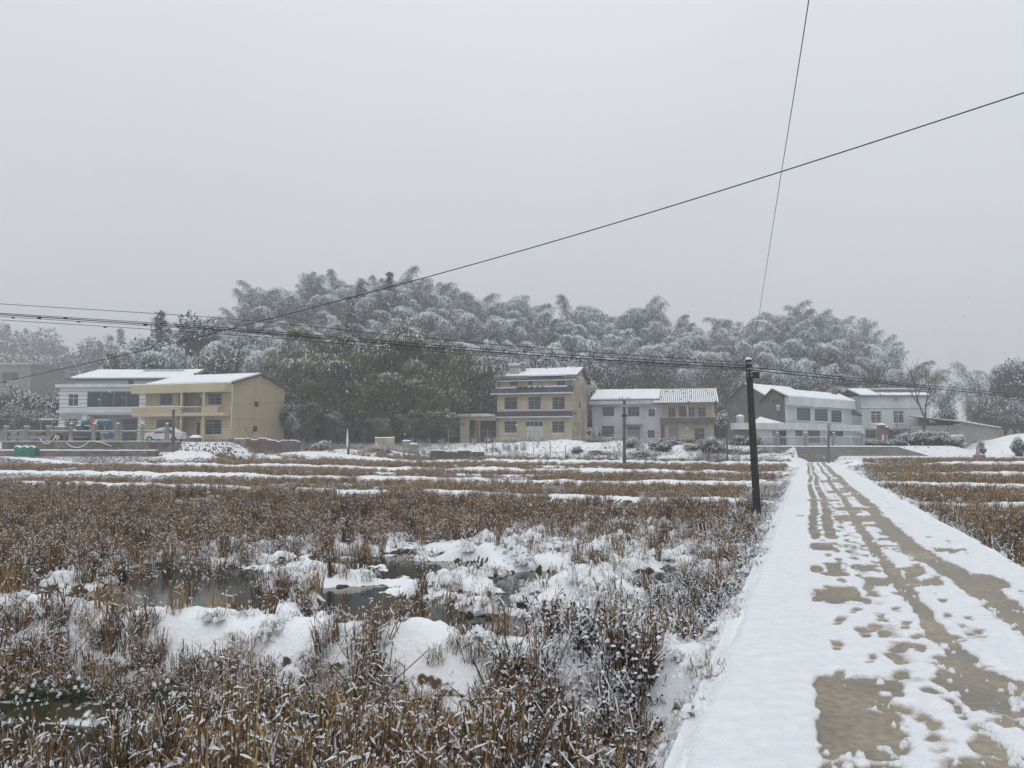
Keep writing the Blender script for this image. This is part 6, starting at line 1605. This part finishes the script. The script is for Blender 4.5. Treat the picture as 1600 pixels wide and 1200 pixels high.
for k, (p, Yr, s) in enumerate(((1008, 80, 1.0), (1030, 82, 1.1), (985, 84, .9), (1052, 84, .8), (1080, 82, .75), (900, 84, .7), (935, 82, .8), (492, 88, 1.0), (505, 87, 1.2), (520, 88, 1.1), (478, 90, 1.0), (345, 79.5, .5), (420, 79, .6), (600, 84, .7), (715, 83, .6), (1150, 80, 1.1), (1165, 82, 1.2), (1185, 79, .7))):
    X = xat(p, Yr); plant("snowy_brush", "tangle of dark brush under snow " + ("before the plain white house, right of its door", "at the joint of white and old cream houses", "right of the two-armed pole", "under the old cream house's left door", "under the old cream house's balcony middle", "below the cream house's right window", "at the cream house's right corner", "left of the snowy stem, third from left", "right beside the snowy stem's left", "directly left of the snowy stem", "leftmost before the green bamboo", "on the snow heap by the yellow house", "below the ruined brick wall", "below the small cream block", "left of the cream house's garage", "left of the nearest pole", "just left of the nearest pole's middle", "just right of the nearest pole")[k], "brush", bushes[k % 3], (X, Yr, gz(X, Yr) - .25), s, k * 2.1, "brush in the plots before the houses").scale = (s * 1.35, s * .9, s * (.5, .65, .8)[k % 3])

# ---- bare trees
def bare_tree(name, label, base, H, seed, spread=.5, levels=5, r0=.14, lean=(0, 0), mm=bark, snowy=True, fork=2):
    g = random.Random(seed); mb = MB(); ms = MB()
    def grow(p, d, ln, r, lv):
        n = 3; pts = [p]; dd = d.copy()
        for i in range(n):
            dd = (dd + Vector((g.uniform(-.16, .16), g.uniform(-.16, .16), g.uniform(-.02, .12)))).normalized(); pts.append(pts[-1] + dd * ln / n)
        mb.tube(pts, [r, r * .88, r * .76, r * .64], 5 if lv > 2 else 3, cap=False)
        if snowy and r > .012 and dd.z < .85: ms.tube([q + Vector((0, 0, r * .7)) for q in pts], [r * .55] * 4, 3, cap=False)
        if lv <= 0: return
        k = 3 if lv < levels else fork
        for i in range(k):
            a = g.uniform(0, 6.28); t = Vector((math.cos(a), math.sin(a), 0)) * spread * g.uniform(.7, 1.4)
            st = pts[-1] if i < 2 else pts[2]
            grow(st, (dd + t + Vector((0, 0, .15))).normalized(), ln * g.uniform(.6, .82), r * .6, lv - 1)
    grow(Vector(base), Vector((lean[0], lean[1], 1)).normalized(), H * .27, r0, levels)
    o = thing(name, label, "tree", base); mb.build("branches", mm, o)
    if snowy: ms.build("snow_strips", snow_smooth, o)
    return o
b = at(1440, 694, 91); bare_tree("bare_tree", "leafless spreading tree with snowy branches before the square white house", (b.x, 91, b.z - .3), 12.5, 4, .50, 5, .20, (.22, 0))
p = at(1027, 490, 186); bare_tree("bare_tree", "thin leafless tree standing up from the wooded ridge line", (p.x, 186, p.z - 5), 9.5, 9, .22, 4, .20, snowy=False)
p = at(391, 690, 80.8); bare_tree("bare_shrub", "small leafless shrub in front of the yellow gable wall", (p.x, 80.8, p.z - .4), 2.6, 14, .6, 4, .035, snowy=False)
p = at(176, 520, 262); bare_tree("bare_tree", "hazy thin leafless tree above the distant conifers, left", (p.x, 262, p.z - 12), 16, 19, .3, 4, .22, snowy=False)

# ------------------------------------------------------------------ field vegetation: what nobody could count
class Strands:
    def __init__(s): s.v = []; s.f = []; s.m = []
    def ribbon(s, pts, w, side, m, taper=1.0):
        b = len(s.v); n = len(pts)
        for i, p in enumerate(pts):
            k = w * (1 - (1 - taper) * i / (n - 1)) / 2
            s.v.append(p - side * k); s.v.append(p + side * k)
        for i in range(n - 1): q = b + 2 * i; s.f.append((q, q + 1, q + 3, q + 2)); s.m.append(m)
    def ridge(s, pts, w, h, side, m):
        """a little roof-shaped strip of snow lying along pts"""
        b = len(s.v); n = len(pts)
        for i, p in enumerate(pts):
            e = .35 if i in (0, n - 1) else 1.0
            s.v += [p - side * w / 2 * e, p + np.array([0, 0, h * e]), p + side * w / 2 * e]
        for i in range(n - 1):
            q = b + 3 * i; s.f += [(q, q + 1, q + 4, q + 3), (q + 1, q + 2, q + 5, q + 4)]; s.m += [m, m]
    def blob(s, c, r, h, m, g):
        b = len(s.v); k = 5; a0 = g.uniform(0, 6.28)
        for i in range(k):
            a = a0 + 6.28 * i / k; rr = r * g.uniform(.7, 1.3); s.v.append(c + np.array([rr * math.cos(a), rr * math.sin(a), -h * .35]))
        for i in range(k):
            a = a0 + 6.28 * (i + .5) / k; rr = r * .6 * g.uniform(.7, 1.3); s.v.append(c + np.array([rr * math.cos(a), rr * math.sin(a), h * .6]))
        s.v.append(c + np.array([0, 0, h]))
        for i in range(k):
            j = (i + 1) % k
            s.f += [(b + i, b + j, b + k + i), (b + j, b + k + j, b + k + i), (b + k + i, b + k + j, b + 2 * k)]; s.m += [m] * 3
    def make(s, name, mats):
        return link_mesh(name, np.array(s.v), [tuple(f) for f in s.f], mats, s.m)

def stalk_clump(name, seed, n=26, hmin=.35, hmax=.68, rad=.17, bent=9, tips=.45, mats=None, leanmax=.14, w=(.007, .013), lay=4, blobs=3, cling=.25):
    g = np.random.default_rng(seed); s = Strands()
    for i in range(n):
        a, r = g.uniform(0, 6.28), rad * math.sqrt(g.random()); p = np.array([r * math.cos(a), r * math.sin(a), -.03])
        h = g.uniform(hmin, hmax); ln = np.array([g.normal(0, leanmax), g.normal(0, leanmax), 0]) * h
        f = g.uniform(0, 6.28); side = np.array([math.cos(f), math.sin(f), 0])
        top = p + np.array([0, 0, h]) + ln
        s.ribbon([p, p + (top - p) * .5 + ln * -.12, top], g.uniform(*w) * 1.3, side, int(g.random() < .35), .7)
        if g.random() < tips: s.blob(top + g.normal(0, .004, 3), g.uniform(.004, .011), g.uniform(.008, .030), 2, g)
        if g.random() < cling:      # snow clinging along the stalk
            t0 = g.uniform(.35, .85); t1 = min(1, t0 + g.uniform(.06, .2)); o = np.array([g.normal(0, .004), g.normal(0, .004), 0])
            s.ridge([p + (top - p) * t0 + o, p + (top - p) * (t0 + t1) / 2 + o * 2, p + (top - p) * t1 + o], g.uniform(.010, .022), .012, side, 2)
    for i in range(bent):
        a, r = g.uniform(0, 6.28), rad * .9 * math.sqrt(g.random()); p = np.array([r * math.cos(a), r * math.sin(a), 0])
        h = g.uniform(.35, .95) * hmax; f = g.uniform(0, 6.28); d = np.array([math.cos(f), math.sin(f), 0]); side = np.array([-d[1], d[0], 0])
        k = p + np.array([0, 0, h]) + d * .05; L = g.uniform(.07, .24); dr = g.uniform(.1, 1.3)
        e1 = k + d * L * .5 + np.array([0, 0, -.05 * dr]); e2 = k + d * L + np.array([0, 0, -L * dr])
        s.ribbon([p, p * .4 + k * .6, k, e1, e2], g.uniform(.008, .016), side, int(g.random() < .4), .6)
        if g.random() < .6:
            m_ = e1 if g.random() < .5 else (k + e1) / 2
            s.ridge([k + [0, 0, .004], (k + m_) / 2 + [0, 0, .006] + g.normal(0, .003, 3), m_ + [0, 0, .004]], g.uniform(.010, .024), g.uniform(.008, .020), side, 2)
    for i in range(lay):
        a, r = g.uniform(0, 6.28), rad * 1.2 * math.sqrt(g.random()); c = np.array([r * math.cos(a), r * math.sin(a), g.uniform(.03, hmax * .7)])
        f = g.uniform(0, 6.28); d = np.array([math.cos(f), math.sin(f), g.uniform(-.9, .9)]); side = np.array([-math.sin(f), math.cos(f), 0]); L = g.uniform(.02, .08) if g.random() < .8 else g.uniform(.08, .15)
        s.ribbon([c - d * L, c, c + d * L], .013, side, 0, .8)
        s.ridge([c - d * L * g.uniform(.3, 1) + [0, 0, .004], c + [0, 0, .006], c + d * L * g.uniform(.3, 1) + [0, 0, .004]], g.uniform(.008, .022), g.uniform(.008, .020), side, 2)
    for i in range(blobs):
        a, r = g.uniform(0, 6.28), rad * 1.1 * math.sqrt(g.random())
        s.blob(np.array([r * math.cos(a), r * math.sin(a), g.uniform(.0, hmax * .5)]), g.uniform(.010, .032), g.uniform(.012, .034), 2, g)
    return s.make(name, mats or [stalk_a, stalk_b, snow])

def snow_tuft(name, seed, R_=.26, h=.16, blades=34, mats=None):
    """low ragged cushion of flattened grass under clotted snow"""
    g = np.random.default_rng(seed); s = Strands()
    for i in range(30):
        a = g.uniform(0, 6.28); q = math.sqrt(g.random()); r = R_ * q
        s.blob(np.array([r * math.cos(a), r * math.sin(a), h * (1 - q ** 2) * g.uniform(.5, 1.0)]), g.uniform(.045, .115) * (1.15 - .5 * q), g.uniform(.04, .085), 2, g)
    for i in range(blades):
        a = g.uniform(0, 6.28); r = R_ * g.uniform(.3, 1.1); p = np.array([r * math.cos(a), r * math.sin(a), h * .1]); d = np.array([math.cos(a) * .6 + g.normal(0, .4), math.sin(a) * .6 + g.normal(0, .4), 0])
        L = g.uniform(.08, .24); side = np.array([-math.sin(a), math.cos(a), 0])
        k = p + d * L * .5 + [0, 0, g.uniform(.06, .2)]; e = p + d * L + [0, 0, g.uniform(-.05, .08)]
        s.ribbon([p, k, e], .011, side, int(g.random() < .4), .5)
        if g.random() < .6: s.ridge([(p + k) / 2 + [0, 0, .004], k + [0, 0, .006], (k + e) / 2 + [0, 0, .004]], g.uniform(.014, .032), .016, side, 2)
    for i in range(9):
        a = g.uniform(0, 6.28); r = R_ * g.uniform(.8, 1.35); s.blob(np.array([r * math.cos(a), r * math.sin(a), g.uniform(-.01, .03)]), g.uniform(.02, .05), g.uniform(.02, .045), 2, g)
    return s.make(name, mats or [stalk_b, grass_g, snow])

def weed_clump(name, seed):
    g = np.random.default_rng(seed); s = Strands()
    for i in range(9):
        a = g.uniform(0, 6.28); d = np.array([math.cos(a), math.sin(a), 0]) * g.uniform(.15, .6); h = g.uniform(.25, .6); side = np.array([-math.sin(a), math.cos(a), 0])
        p = np.array([g.normal(0, .05), g.normal(0, .05), -.02]); m_ = p + d * h * .4 + [0, 0, h * .7]; e = p + d * h + [0, 0, h]
        s.ribbon([p, m_, e], .009, side, 0, .5)
        for k in range(7):
            t = g.uniform(.35, 1); c = p + (e - p) * t + g.normal(0, .02, 3); dd = unit(g.normal(0, 1, 3) + np.array([0, 0, -.8])); L = g.uniform(.03, .075); sd = unit(np.cross(dd, [0.3, .2, 1]))
            s.ribbon([c, c + dd * L * .5 + sd * .004, c + dd * L], g.uniform(.014, .03), sd, 0, .4)
            if g.random() < .5: s.blob(c + [0, 0, .006], g.uniform(.010, .024), g.uniform(.008, .018), 1, g)
        s.ridge([m_ + [0, 0, .005], (m_ + e) / 2 + [0, 0, .006], e + [0, 0, .004]], .014, .010, side, 1)
    return s.make(name, [stalk_c, snow])

def grass_clump(name, seed):
    g = np.random.default_rng(seed); s = Strands()
    for i in range(46):
        a = g.uniform(0, 6.28); d = np.array([math.cos(a), math.sin(a), 0]); h = g.uniform(.07, .20); side = np.array([-d[1], d[0], 0]); p = np.array([g.normal(0, .07), g.normal(0, .07), -.01])
        s.ribbon([p, p + d * h * .3 + [0, 0, h * .8], p + d * h * g.uniform(.5, 1.1) + [0, 0, h * .75]], .007, side, 0, .3)
        if g.random() < .12: s.blob(p + d * h * .4 + [0, 0, h * .85], .016, .018, 1, g)
    return s.make(name, [grass_g, snow])

def scatter(name, label, P, rz, sc, idx, protos, tilt=None):
    n = len(P)
    me = bpy.data.meshes.new(name); me.vertices.add(n); me.vertices.foreach_set('co', np.asarray(P, np.float32).ravel()); me.update()
    ob = bpy.data.objects.new(name, me); COL.objects.link(ob); tag(ob, label, kind="stuff")
    rot = np.zeros((n, 3), np.float32); rot[:, 2] = rz
    if tilt is not None: rot[:, :2] = tilt
    a = me.attributes.new("rot", 'FLOAT_VECTOR', 'POINT'); a.data.foreach_set('vector', rot.ravel())
    a = me.attributes.new("scl", 'FLOAT', 'POINT'); a.data.foreach_set('value', np.asarray(sc, np.float32))
    a = me.attributes.new("idx", 'INT', 'POINT'); a.data.foreach_set('value', np.asarray(idx, np.int32))
    pc = bpy.data.collections.new(name + "_pieces")
    for k, p in enumerate(protos): p.name = "%s_piece_%02d" % (name, k); pc.objects.link(p)
    ng = bpy.data.node_groups.new(name + "_scatter", 'GeometryNodeTree')
    ng.interface.new_socket("Geometry", in_out='INPUT', socket_type='NodeSocketGeometry'); ng.interface.new_socket("Geometry", in_out='OUTPUT', socket_type='NodeSocketGeometry')
    N, L = ng.nodes, ng.links
    gi, go = N.new("NodeGroupInput"), N.new("NodeGroupOutput")
    ci = N.new("GeometryNodeCollectionInfo"); ci.inputs['Collection'].default_value = pc; ci.inputs['Separate Children'].default_value = True; ci.inputs['Reset Children'].default_value = True
    io = N.new("GeometryNodeInstanceOnPoints"); io.inputs['Pick Instance'].default_value = True
    def named(nm, t):
        q = N.new("GeometryNodeInputNamedAttribute"); q.data_type = t; q.inputs['Name'].default_value = nm
        return next(o for o in q.outputs if o.enabled and o.name == 'Attribute')
    er = N.new("FunctionNodeEulerToRotation")
    L.new(gi.outputs[0], io.inputs['Points']); L.new(ci.outputs[0], io.inputs['Instance']); L.new(named("idx", 'INT'), io.inputs['Instance Index'])
    L.new(named("rot", 'FLOAT_VECTOR'), er.inputs[0]); L.new(er.outputs[0], io.inputs['Rotation'])
    cs = N.new("ShaderNodeCombineXYZ"); sa = named("scl", 'FLOAT')
    for k in range(3): L.new(sa, cs.inputs[k])
    L.new(cs.outputs[0], io.inputs['Scale']); L.new(io.outputs[0], go.inputs[0])
    md = ob.modifiers.new("scatter", 'NODES'); md.node_group = ng
    return ob

gs = np.random.default_rng(500)
def fan_points(y0, y1, u0, u1, dens):
    A = .5 * (u1 - u0) * (y1 * y1 - y0 * y0); n = int(A * dens)
    Y = np.sqrt(gs.uniform(y0 * y0, y1 * y1, n)); return gs.uniform(u0, u1, n) * Y, Y
def left_gap(X, Y): return road_xl(Y) - X
def right_gap(X, Y): return X - road_xl(Y) - ROAD_W

tall = [stalk_clump("c", 600 + k, n=36, hmin=.36, hmax=.76, bent=16, tips=.50, lay=24, blobs=16, cling=.55, rad=(.17, .12)[k % 2]) for k in range(5)]
heavy = [stalk_clump("c", 620 + k, n=22, hmin=.2, hmax=.55, bent=20, tips=.5, lay=22, blobs=14, rad=.22, leanmax=.40, cling=.5) for k in range(3)]
straw = [stalk_clump("c", 640 + k, n=30, hmin=.26, hmax=.46, bent=5, tips=.12, lay=2, blobs=1, cling=.1, mats=[stalk_b, stalk_a, snow]) for k in range(3)]
brown = [stalk_clump("c", 660 + k, n=30, hmin=.38, hmax=.66, bent=5, tips=.16, lay=4, blobs=2, cling=.16, rad=(.08, .16)[k % 2], mats=[stalk_b, stalk_a, snow] if k % 2 else None) for k in range(4)]
stub_h = [stalk_clump("c", 680 + k, n=26, hmin=.18, hmax=.40, bent=3, tips=.06, lay=1, blobs=1, cling=.06, mats=[stalk_b, stalk_a, snow]) for k in range(3)]
tufts = [snow_tuft("c", 700 + k, R_=(.22, .30, .36, .26)[k % 4], h=(.12, .16, .18, .2)[k % 4]) for k in range(5)]
weeds = [weed_clump("c", 720 + k) for k in range(3)]
grasses = [grass_clump("c", 740 + k) for k in range(2)]
PROTO = tall + heavy + straw + brown + stub_h + tufts + weeds + grasses
off = np.cumsum([0, len(tall), len(heavy), len(straw), len(brown), len(stub_h), len(tufts), len(weeds), len(grasses)])
I_T, I_H, I_S, I_B, I_U, I_F, I_W, I_G = off[:8]

class Bag:
    def __init__(s): s.P = []; s.r = []; s.s = []; s.i = []
    def add(s, X, Y, base, count, s0, s1, dz=-.02):
        if len(X) == 0: return
        z = terrain(X, Y); s.P.append(np.stack([X, Y, z + dz], 1)); s.r.append(gs.uniform(0, 6.28, len(X))); s.s.append(gs.uniform(s0, s1, len(X))); s.i.append(base + gs.integers(0, count, len(X)))
    def emit(s, name, label):
        P, r, sc, i = np.concatenate(s.P), np.concatenate(s.r), np.concatenate(s.s), np.concatenate(s.i)
        used = sorted(set(i.tolist())); mp = {u: k for k, u in enumerate(used)}
        protos = []
        for u in used:
            c = bpy.data.objects.new("p", PROTO[u].data); protos.append(c)
        return scatter(name, label, P, r, sc, [mp[k] for k in i.tolist()], protos, gs.normal(0, .06, (len(P), 2)))

d_near = lambda X, Y: Y - (7.75 - 0.293 * X)
# 1. dense snowy stalks before the near bank
bag = Bag()
X, Y = fan_points(3.6, 12.0, -1.0, .52, 15.0)
nb = fbm(X / .7, Y / .7, 801); corner_open = ((X + 4.4) / 1.7) ** 2 + ((Y - 6.5) / 1.0) ** 2
k = (d_near(X, Y) < -.16) & (left_gap(X, Y) > .75) & (nb > .31) & (corner_open + (nb - .5) * 1.2 > 1.0)
X, Y, nb = X[k], Y[k], nb[k]
h_ = (fbm(X / .6 + 5, Y / .6, 802) > .56)
low = (d_near(X, Y) > -1.8) & (fbm(X / 1.1, Y / 1.1, 806) > .30)
hi_ = fbm(X / 1.6 + 3, Y / 1.6, 807) > .5; a_ = ~h_ & ~low & hi_; bag.add(X[a_], Y[a_], I_T, 5, .85, 1.2); a_ = ~h_ & ~low & ~hi_; bag.add(X[a_], Y[a_], I_T, 5, .60, .95); bag.add(X[~h_ & low], Y[~h_ & low], I_T, 5, .42, .60); bag.add(X[h_], Y[h_], I_H, 3, .8, 1.1)
X, Y = fan_points(5.0, 11.0, -1.0, .45, 11.0); k = (d_near(X, Y) < -.2) & (d_near(X, Y) > -1.4) & (left_gap(X, Y) > .75); bag.add(X[k], Y[k], I_H, 3, .4, .65)
bag.emit("reed_stubble", "dense red-brown reed stubble loaded with snow in the foreground")
# grass round the little pool at the lower left
bag = Bag()
X, Y = fan_points(5.0, 9.5, -.95, -.2, 26.0); e = ((X + 4.4) / 1.9) ** 2 + ((Y - 6.5) / 1.1) ** 2; k = (e < 1.35) & (terrain(X, Y) > WATER_Z - .02) & (fbm(X / .5, Y / .5, 803) > .38)
bag.add(X[k], Y[k], I_G, 2, .8, 1.5)
X, Y = fan_points(9.5, 24, -.7, .45, 3.0); z = terrain(X, Y); k = (left_gap(X, Y) > .8) & (z > WATER_Z - .03) & (z < WATER_Z + .10) & (fbm(X / 1.5, Y / 1.5, 804) > .55); bag.add(X[k], Y[k], I_G, 2, .8, 1.3)
X, Y = fan_points(9, 24, .5, .78, 5.0); k = (right_gap(X, Y) > .7) & (fbm(X / 2, Y / 2, 805) > .5); bag.add(X[k], Y[k], I_G, 2, 1.0, 1.6)
bag.emit("green_grass", "green grass showing round the pools and verges")
# 2. the flooded field behind the near bank
marsh_e = lambda X, Y: np.minimum(marsh_right(X, Y), ((X + 1.3 + 0.10 * (Y - 14)) / 7.2) ** 2 + ((Y - 14.2 + 0.15 * X) / 5.6) ** 2)
bag = Bag()
X, Y = fan_points(7.0, 22.0, -.95, .50, 9.0); z = terrain(X, Y)
n1 = fbm(X / 1.5, Y / 1.5, 811); n2 = fbm(X / .5, Y / .5, 812); m_in = 1 - S(.55, 1.2, marsh_e(X, Y) + (fbm(X / 2.5, Y / 2.5, 5) - .5) * .9)
near_edge = np.exp(-((d_near(X, Y) - 1.3) / .7) ** 2); road_edge = 1 - S(1.0, 2.4, left_gap(X, Y)); far_edge = S(18.0, 20.5, Y)
want = np.maximum.reduce([(1 - m_in) * .95, .62 * near_edge * (n1 > .42), road_edge, far_edge * .9, S(.46, .60, n1) * np.where(X < 0, .75, .30), (X < -3) * .5])
k = (d_near(X, Y) > .35) & (left_gap(X, Y) > .75) & (gs.random(len(X)) < want * (1 - .93 * pool_mask(X, Y, .1, 2.0))) & (n2 > .30)
X, Y, m_in = X[k], Y[k], m_in[k]
q = gs.random(len(X)); near_b = d_near(X, Y) < 2.4
a = near_b & (q < .6); bag.add(X[a], Y[a], I_S, 3, .8, 1.1)
b_ = ~near_b & (q < .62) | near_b & (q >= .6) & (q < .85); bag.add(X[b_], Y[b_], I_B, 4, .75, 1.0)
c_ = ~(a | b_); bag.add(X[c_], Y[c_], I_H, 3, .7, 1.05)
X, Y = fan_points(6.0, 12, -1.0, .4, 5.0); k = (np.abs(d_near(X, Y)) < .6) & (left_gap(X, Y) > .6) & (fbm(X / .7, Y / .7, 813) > .60); bag.add(X[k], Y[k], I_S, 3, .7, 1.0)
bag.emit("marsh_stalks", "brown stalk clumps standing in the flooded field")
# 3. cushions of snowed-under grass among the pools, and on the near bank
bag = Bag()
X, Y = fan_points(9.0, 26.0, -.75, .42, 9.0); z = terrain(X, Y); m_in = 1 - S(.75, 1.5, marsh_e(X, Y)); n2 = fbm(X / 1.1, Y / 1.1, 821)
k = (d_near(X, Y) > .5) & (left_gap(X, Y) > .8) & (gs.random(len(X)) < np.clip(m_in * np.where(X > -1.0, .45 + .5 * S(.42, .6, n2), .05 + .40 * S(.50, .64, n2)), 0, 1)) & (gs.random(len(X)) > .92 * pool_mask(X, Y, .0, .5)) & (z > WATER_Z - .08); bag.add(X[k], Y[k], I_F, 5, .55, 1.4, -.03)
X, Y = fan_points(6.0, 12, -1.0, .4, 14.0); k = (np.abs(d_near(X, Y)) < .6) & (left_gap(X, Y) > .6) & (fbm(X / .8, Y / .8, 822) > .48); bag.add(X[k], Y[k], I_F, 5, .3, .7, -.06)
X, Y = fan_points(2.6, 60, -.3, .52, 8.0); lg = left_gap(X, Y); k = (lg > .12) & (lg < 1.4); bag.add(X[k], Y[k], I_F, 5, .35, .8, -.05)
X, Y = fan_points(2.6, 16, -.3, .52, 22.0); lg = left_gap(X, Y); k = (lg > .02) & (lg < .9); bag.add(X[k], Y[k], I_F, 5, .22, .5, -.035)
X, Y = fan_points(7, 60, .4, .80, 2.5); lg = right_gap(X, Y); k = (lg > .3) & (lg < 1.5); bag.add(X[k], Y[k], I_F, 5, .5, 1.0, -.06)
bag.emit("snow_tufts", "cushions of snow over flattened grass among the pools and banks")
# 4. the brown fields further out
bag = Bag()
X, Y = fan_points(18.0, 48.0, -.80, .45, 7.5); q = Y + .38 * X; n1 = fbm(X / 2.2, Y / 2.2, 831)
k = (q < 44.2) & (np.abs(q - 33.4) > .7) & (left_gap(X, Y) > 1.0) & ((Y > 21) | (marsh_e(X, Y) > 1.4)) & (gs.random(len(X)) < np.where(q < 33.4, .9, .8) * (n1 > .42)) & (marsh_right(X, Y) > .95)
X, Y, q = X[k], Y[k], q[k]; a = q < 33.4
bag.add(X[a], Y[a], I_B, 4, .75, 1.05); bag.add(X[~a], Y[~a], I_U, 3, .85, 1.25)
bag.emit("stubble_rows", "red-brown stubble standing thick in the middle field")
bag = Bag()
X, Y = fan_points(40.0, 100.0, -.78, .46, 4.6); q = Y + .38 * X; n1 = fbm(X / 3, Y / 3, 841)
bd = np.min([np.abs(q - b[0] - 0.0) for b in BUNDS if b[3] not in (8, 9)], axis=0)
k = (q > 45.6) & (q < 81.5) & (bd > .9) & (left_gap(X, Y) > 1.0) & (n1 > .40) & ~((X < -30) & (Y > 74)); bag.add(X[k], Y[k], I_U, 3, .9, 1.4)
X, Y = fan_points(8.0, 74.0, .46, .85, 5.5); q = Y + .38 * X; bd = np.min([np.abs(q - b[0]) for b in BUNDS if b[3] not in (8, 9)], axis=0); n1 = fbm(X / 2, Y / 2, 842)
k = (right_gap(X, Y) > .9) & (bd > .6) & (n1 > .34); X, Y = X[k], Y[k]; a = (Y < 30) & (gs.random(len(X)) < .6); bag.add(X[a], Y[a], I_B, 4, .6, .85); bag.add(X[~a], Y[~a], I_U, 3, .9, 1.4)
bag.emit("far_stubble", "tawny stubble on the terraces below the houses and right of the road")
# 5. dark weeds down the road bank and gardens
bag = Bag()
X, Y = fan_points(3.4, 40, -.2, .46, 5.0); lg = left_gap(X, Y); n1 = fbm(X / 1.2, Y / 1.2, 851); k = (lg > .30) & (lg < 1.9) & (n1 > .36); bag.add(X[k], Y[k], I_W, 3, .6, 1.15)
X, Y = fan_points(5.5, 12, -.5, .3, 8.0); k = (np.abs(d_near(X, Y)) < .8) & (left_gap(X, Y) > .5) & (left_gap(X, Y) < 2.2); bag.add(X[k], Y[k], I_W, 3, .7, 1.2)
X, Y = fan_points(72, 100, -.45, .34, 2.4); q = Y + .38 * X; k = (q > 80) & (q < 99) & (left_gap(X, Y) > 1) & ~((X < -27) & (Y > 79.5)) & (fbm(X / 2.4, Y / 2.4, 852) > .56); bag.add(X[k], Y[k], I_W, 3, .8, 1.7)
X, Y = fan_points(9, 60, .45, .78, 2.2); lg = right_gap(X, Y); k = (lg > .5) & (lg < 1.6) & (fbm(X, Y, 853) > .42); bag.add(X[k], Y[k], I_W, 3, .5, .9)
bag.emit("bank_weeds", "dark frost-killed weeds on the road bank and garden plots")
# 6. low scrub under the bamboo
und = [bpy.data.objects.new("p", m[1]) for m in bushes]
n = 900; Y = gs.uniform(108, 196, n); X = gs.uniform(-.5, .52, n) * Y
k = (hill_z(X, Y) > 2.2); X, Y = X[k], Y[k]
scatter("hillside_scrub", "dark scrub filling the ground under the hillside bamboo", np.stack([X, Y, terrain(X, Y) - .3], 1), gs.uniform(0, 6.28, len(X)), gs.uniform(1.0, 2.2, len(X)), gs.integers(0, 3, len(X)), und)
n = 1500; Y = gs.uniform(235, 430, n); X = gs.uniform(-.80, -.40, n) * Y
far_b = [bpy.data.objects.new("p", m[1]) for m in broads]
scatter("distant_wood", "hazy snow-dusted wood on the distant slope", np.stack([X, Y, terrain(X, Y) - 1.2], 1), gs.uniform(0, 6.28, n), gs.uniform(.5, .95, n), gs.integers(0, 2, n), far_b)
# 7. falling snow
fl = Strands(); gfl = np.random.default_rng(900)
for i in range(2600):
    y = gfl.uniform(4.0, 60.0) ; x = gfl.uniform(-.75, .75) * y; z = 1.6 + gfl.uniform(-.35, .20) * y
    if z < .3: continue
    r = gfl.uniform(.002, .005) * (1 + y / 30); c = np.array([x, y, z]); d = np.array([r * 1.6, 0, -r * 2.2])
    b = len(fl.v); fl.v += [c - d, c + [r, 0, r * .4], c + d, c - [r, 0, r * .4], c + [0, r, 0], c - [0, r, 0]]
    for t in ((0, 1, 4), (1, 2, 4), (2, 3, 4), (3, 0, 4), (1, 0, 5), (2, 1, 5), (3, 2, 5), (0, 3, 5)): fl.f.append(tuple(b + q for q in t)); fl.m.append(0)
o = fl.make("falling_snow", [snow]); COL.objects.link(o); tag(o, "sparse snowflakes drifting down through the air", kind="stuff")

# ------------------------------------------------------------------ the hazy air
hz = MB().box(-1600, 1600, -1600, 1600, -3.0, 95.0).build("haze", None if False else mat("haze_air", (1, 1, 1)))
m = MATS["haze_air"]; nt = m.node_tree; nt.nodes.clear()
out = nt.nodes.new("ShaderNodeOutputMaterial"); pv = nt.nodes.new("ShaderNodeVolumePrincipled")
pv.inputs['Color'].default_value = (.93, .95, .98, 1); pv.inputs['Density'].default_value = 0.0016; pv.inputs['Anisotropy'].default_value = 0.0
nt.links.new(pv.outputs[0], out.inputs['Volume'])
tag(hz, "pale snowy haze filling the valley air", kind="stuff")
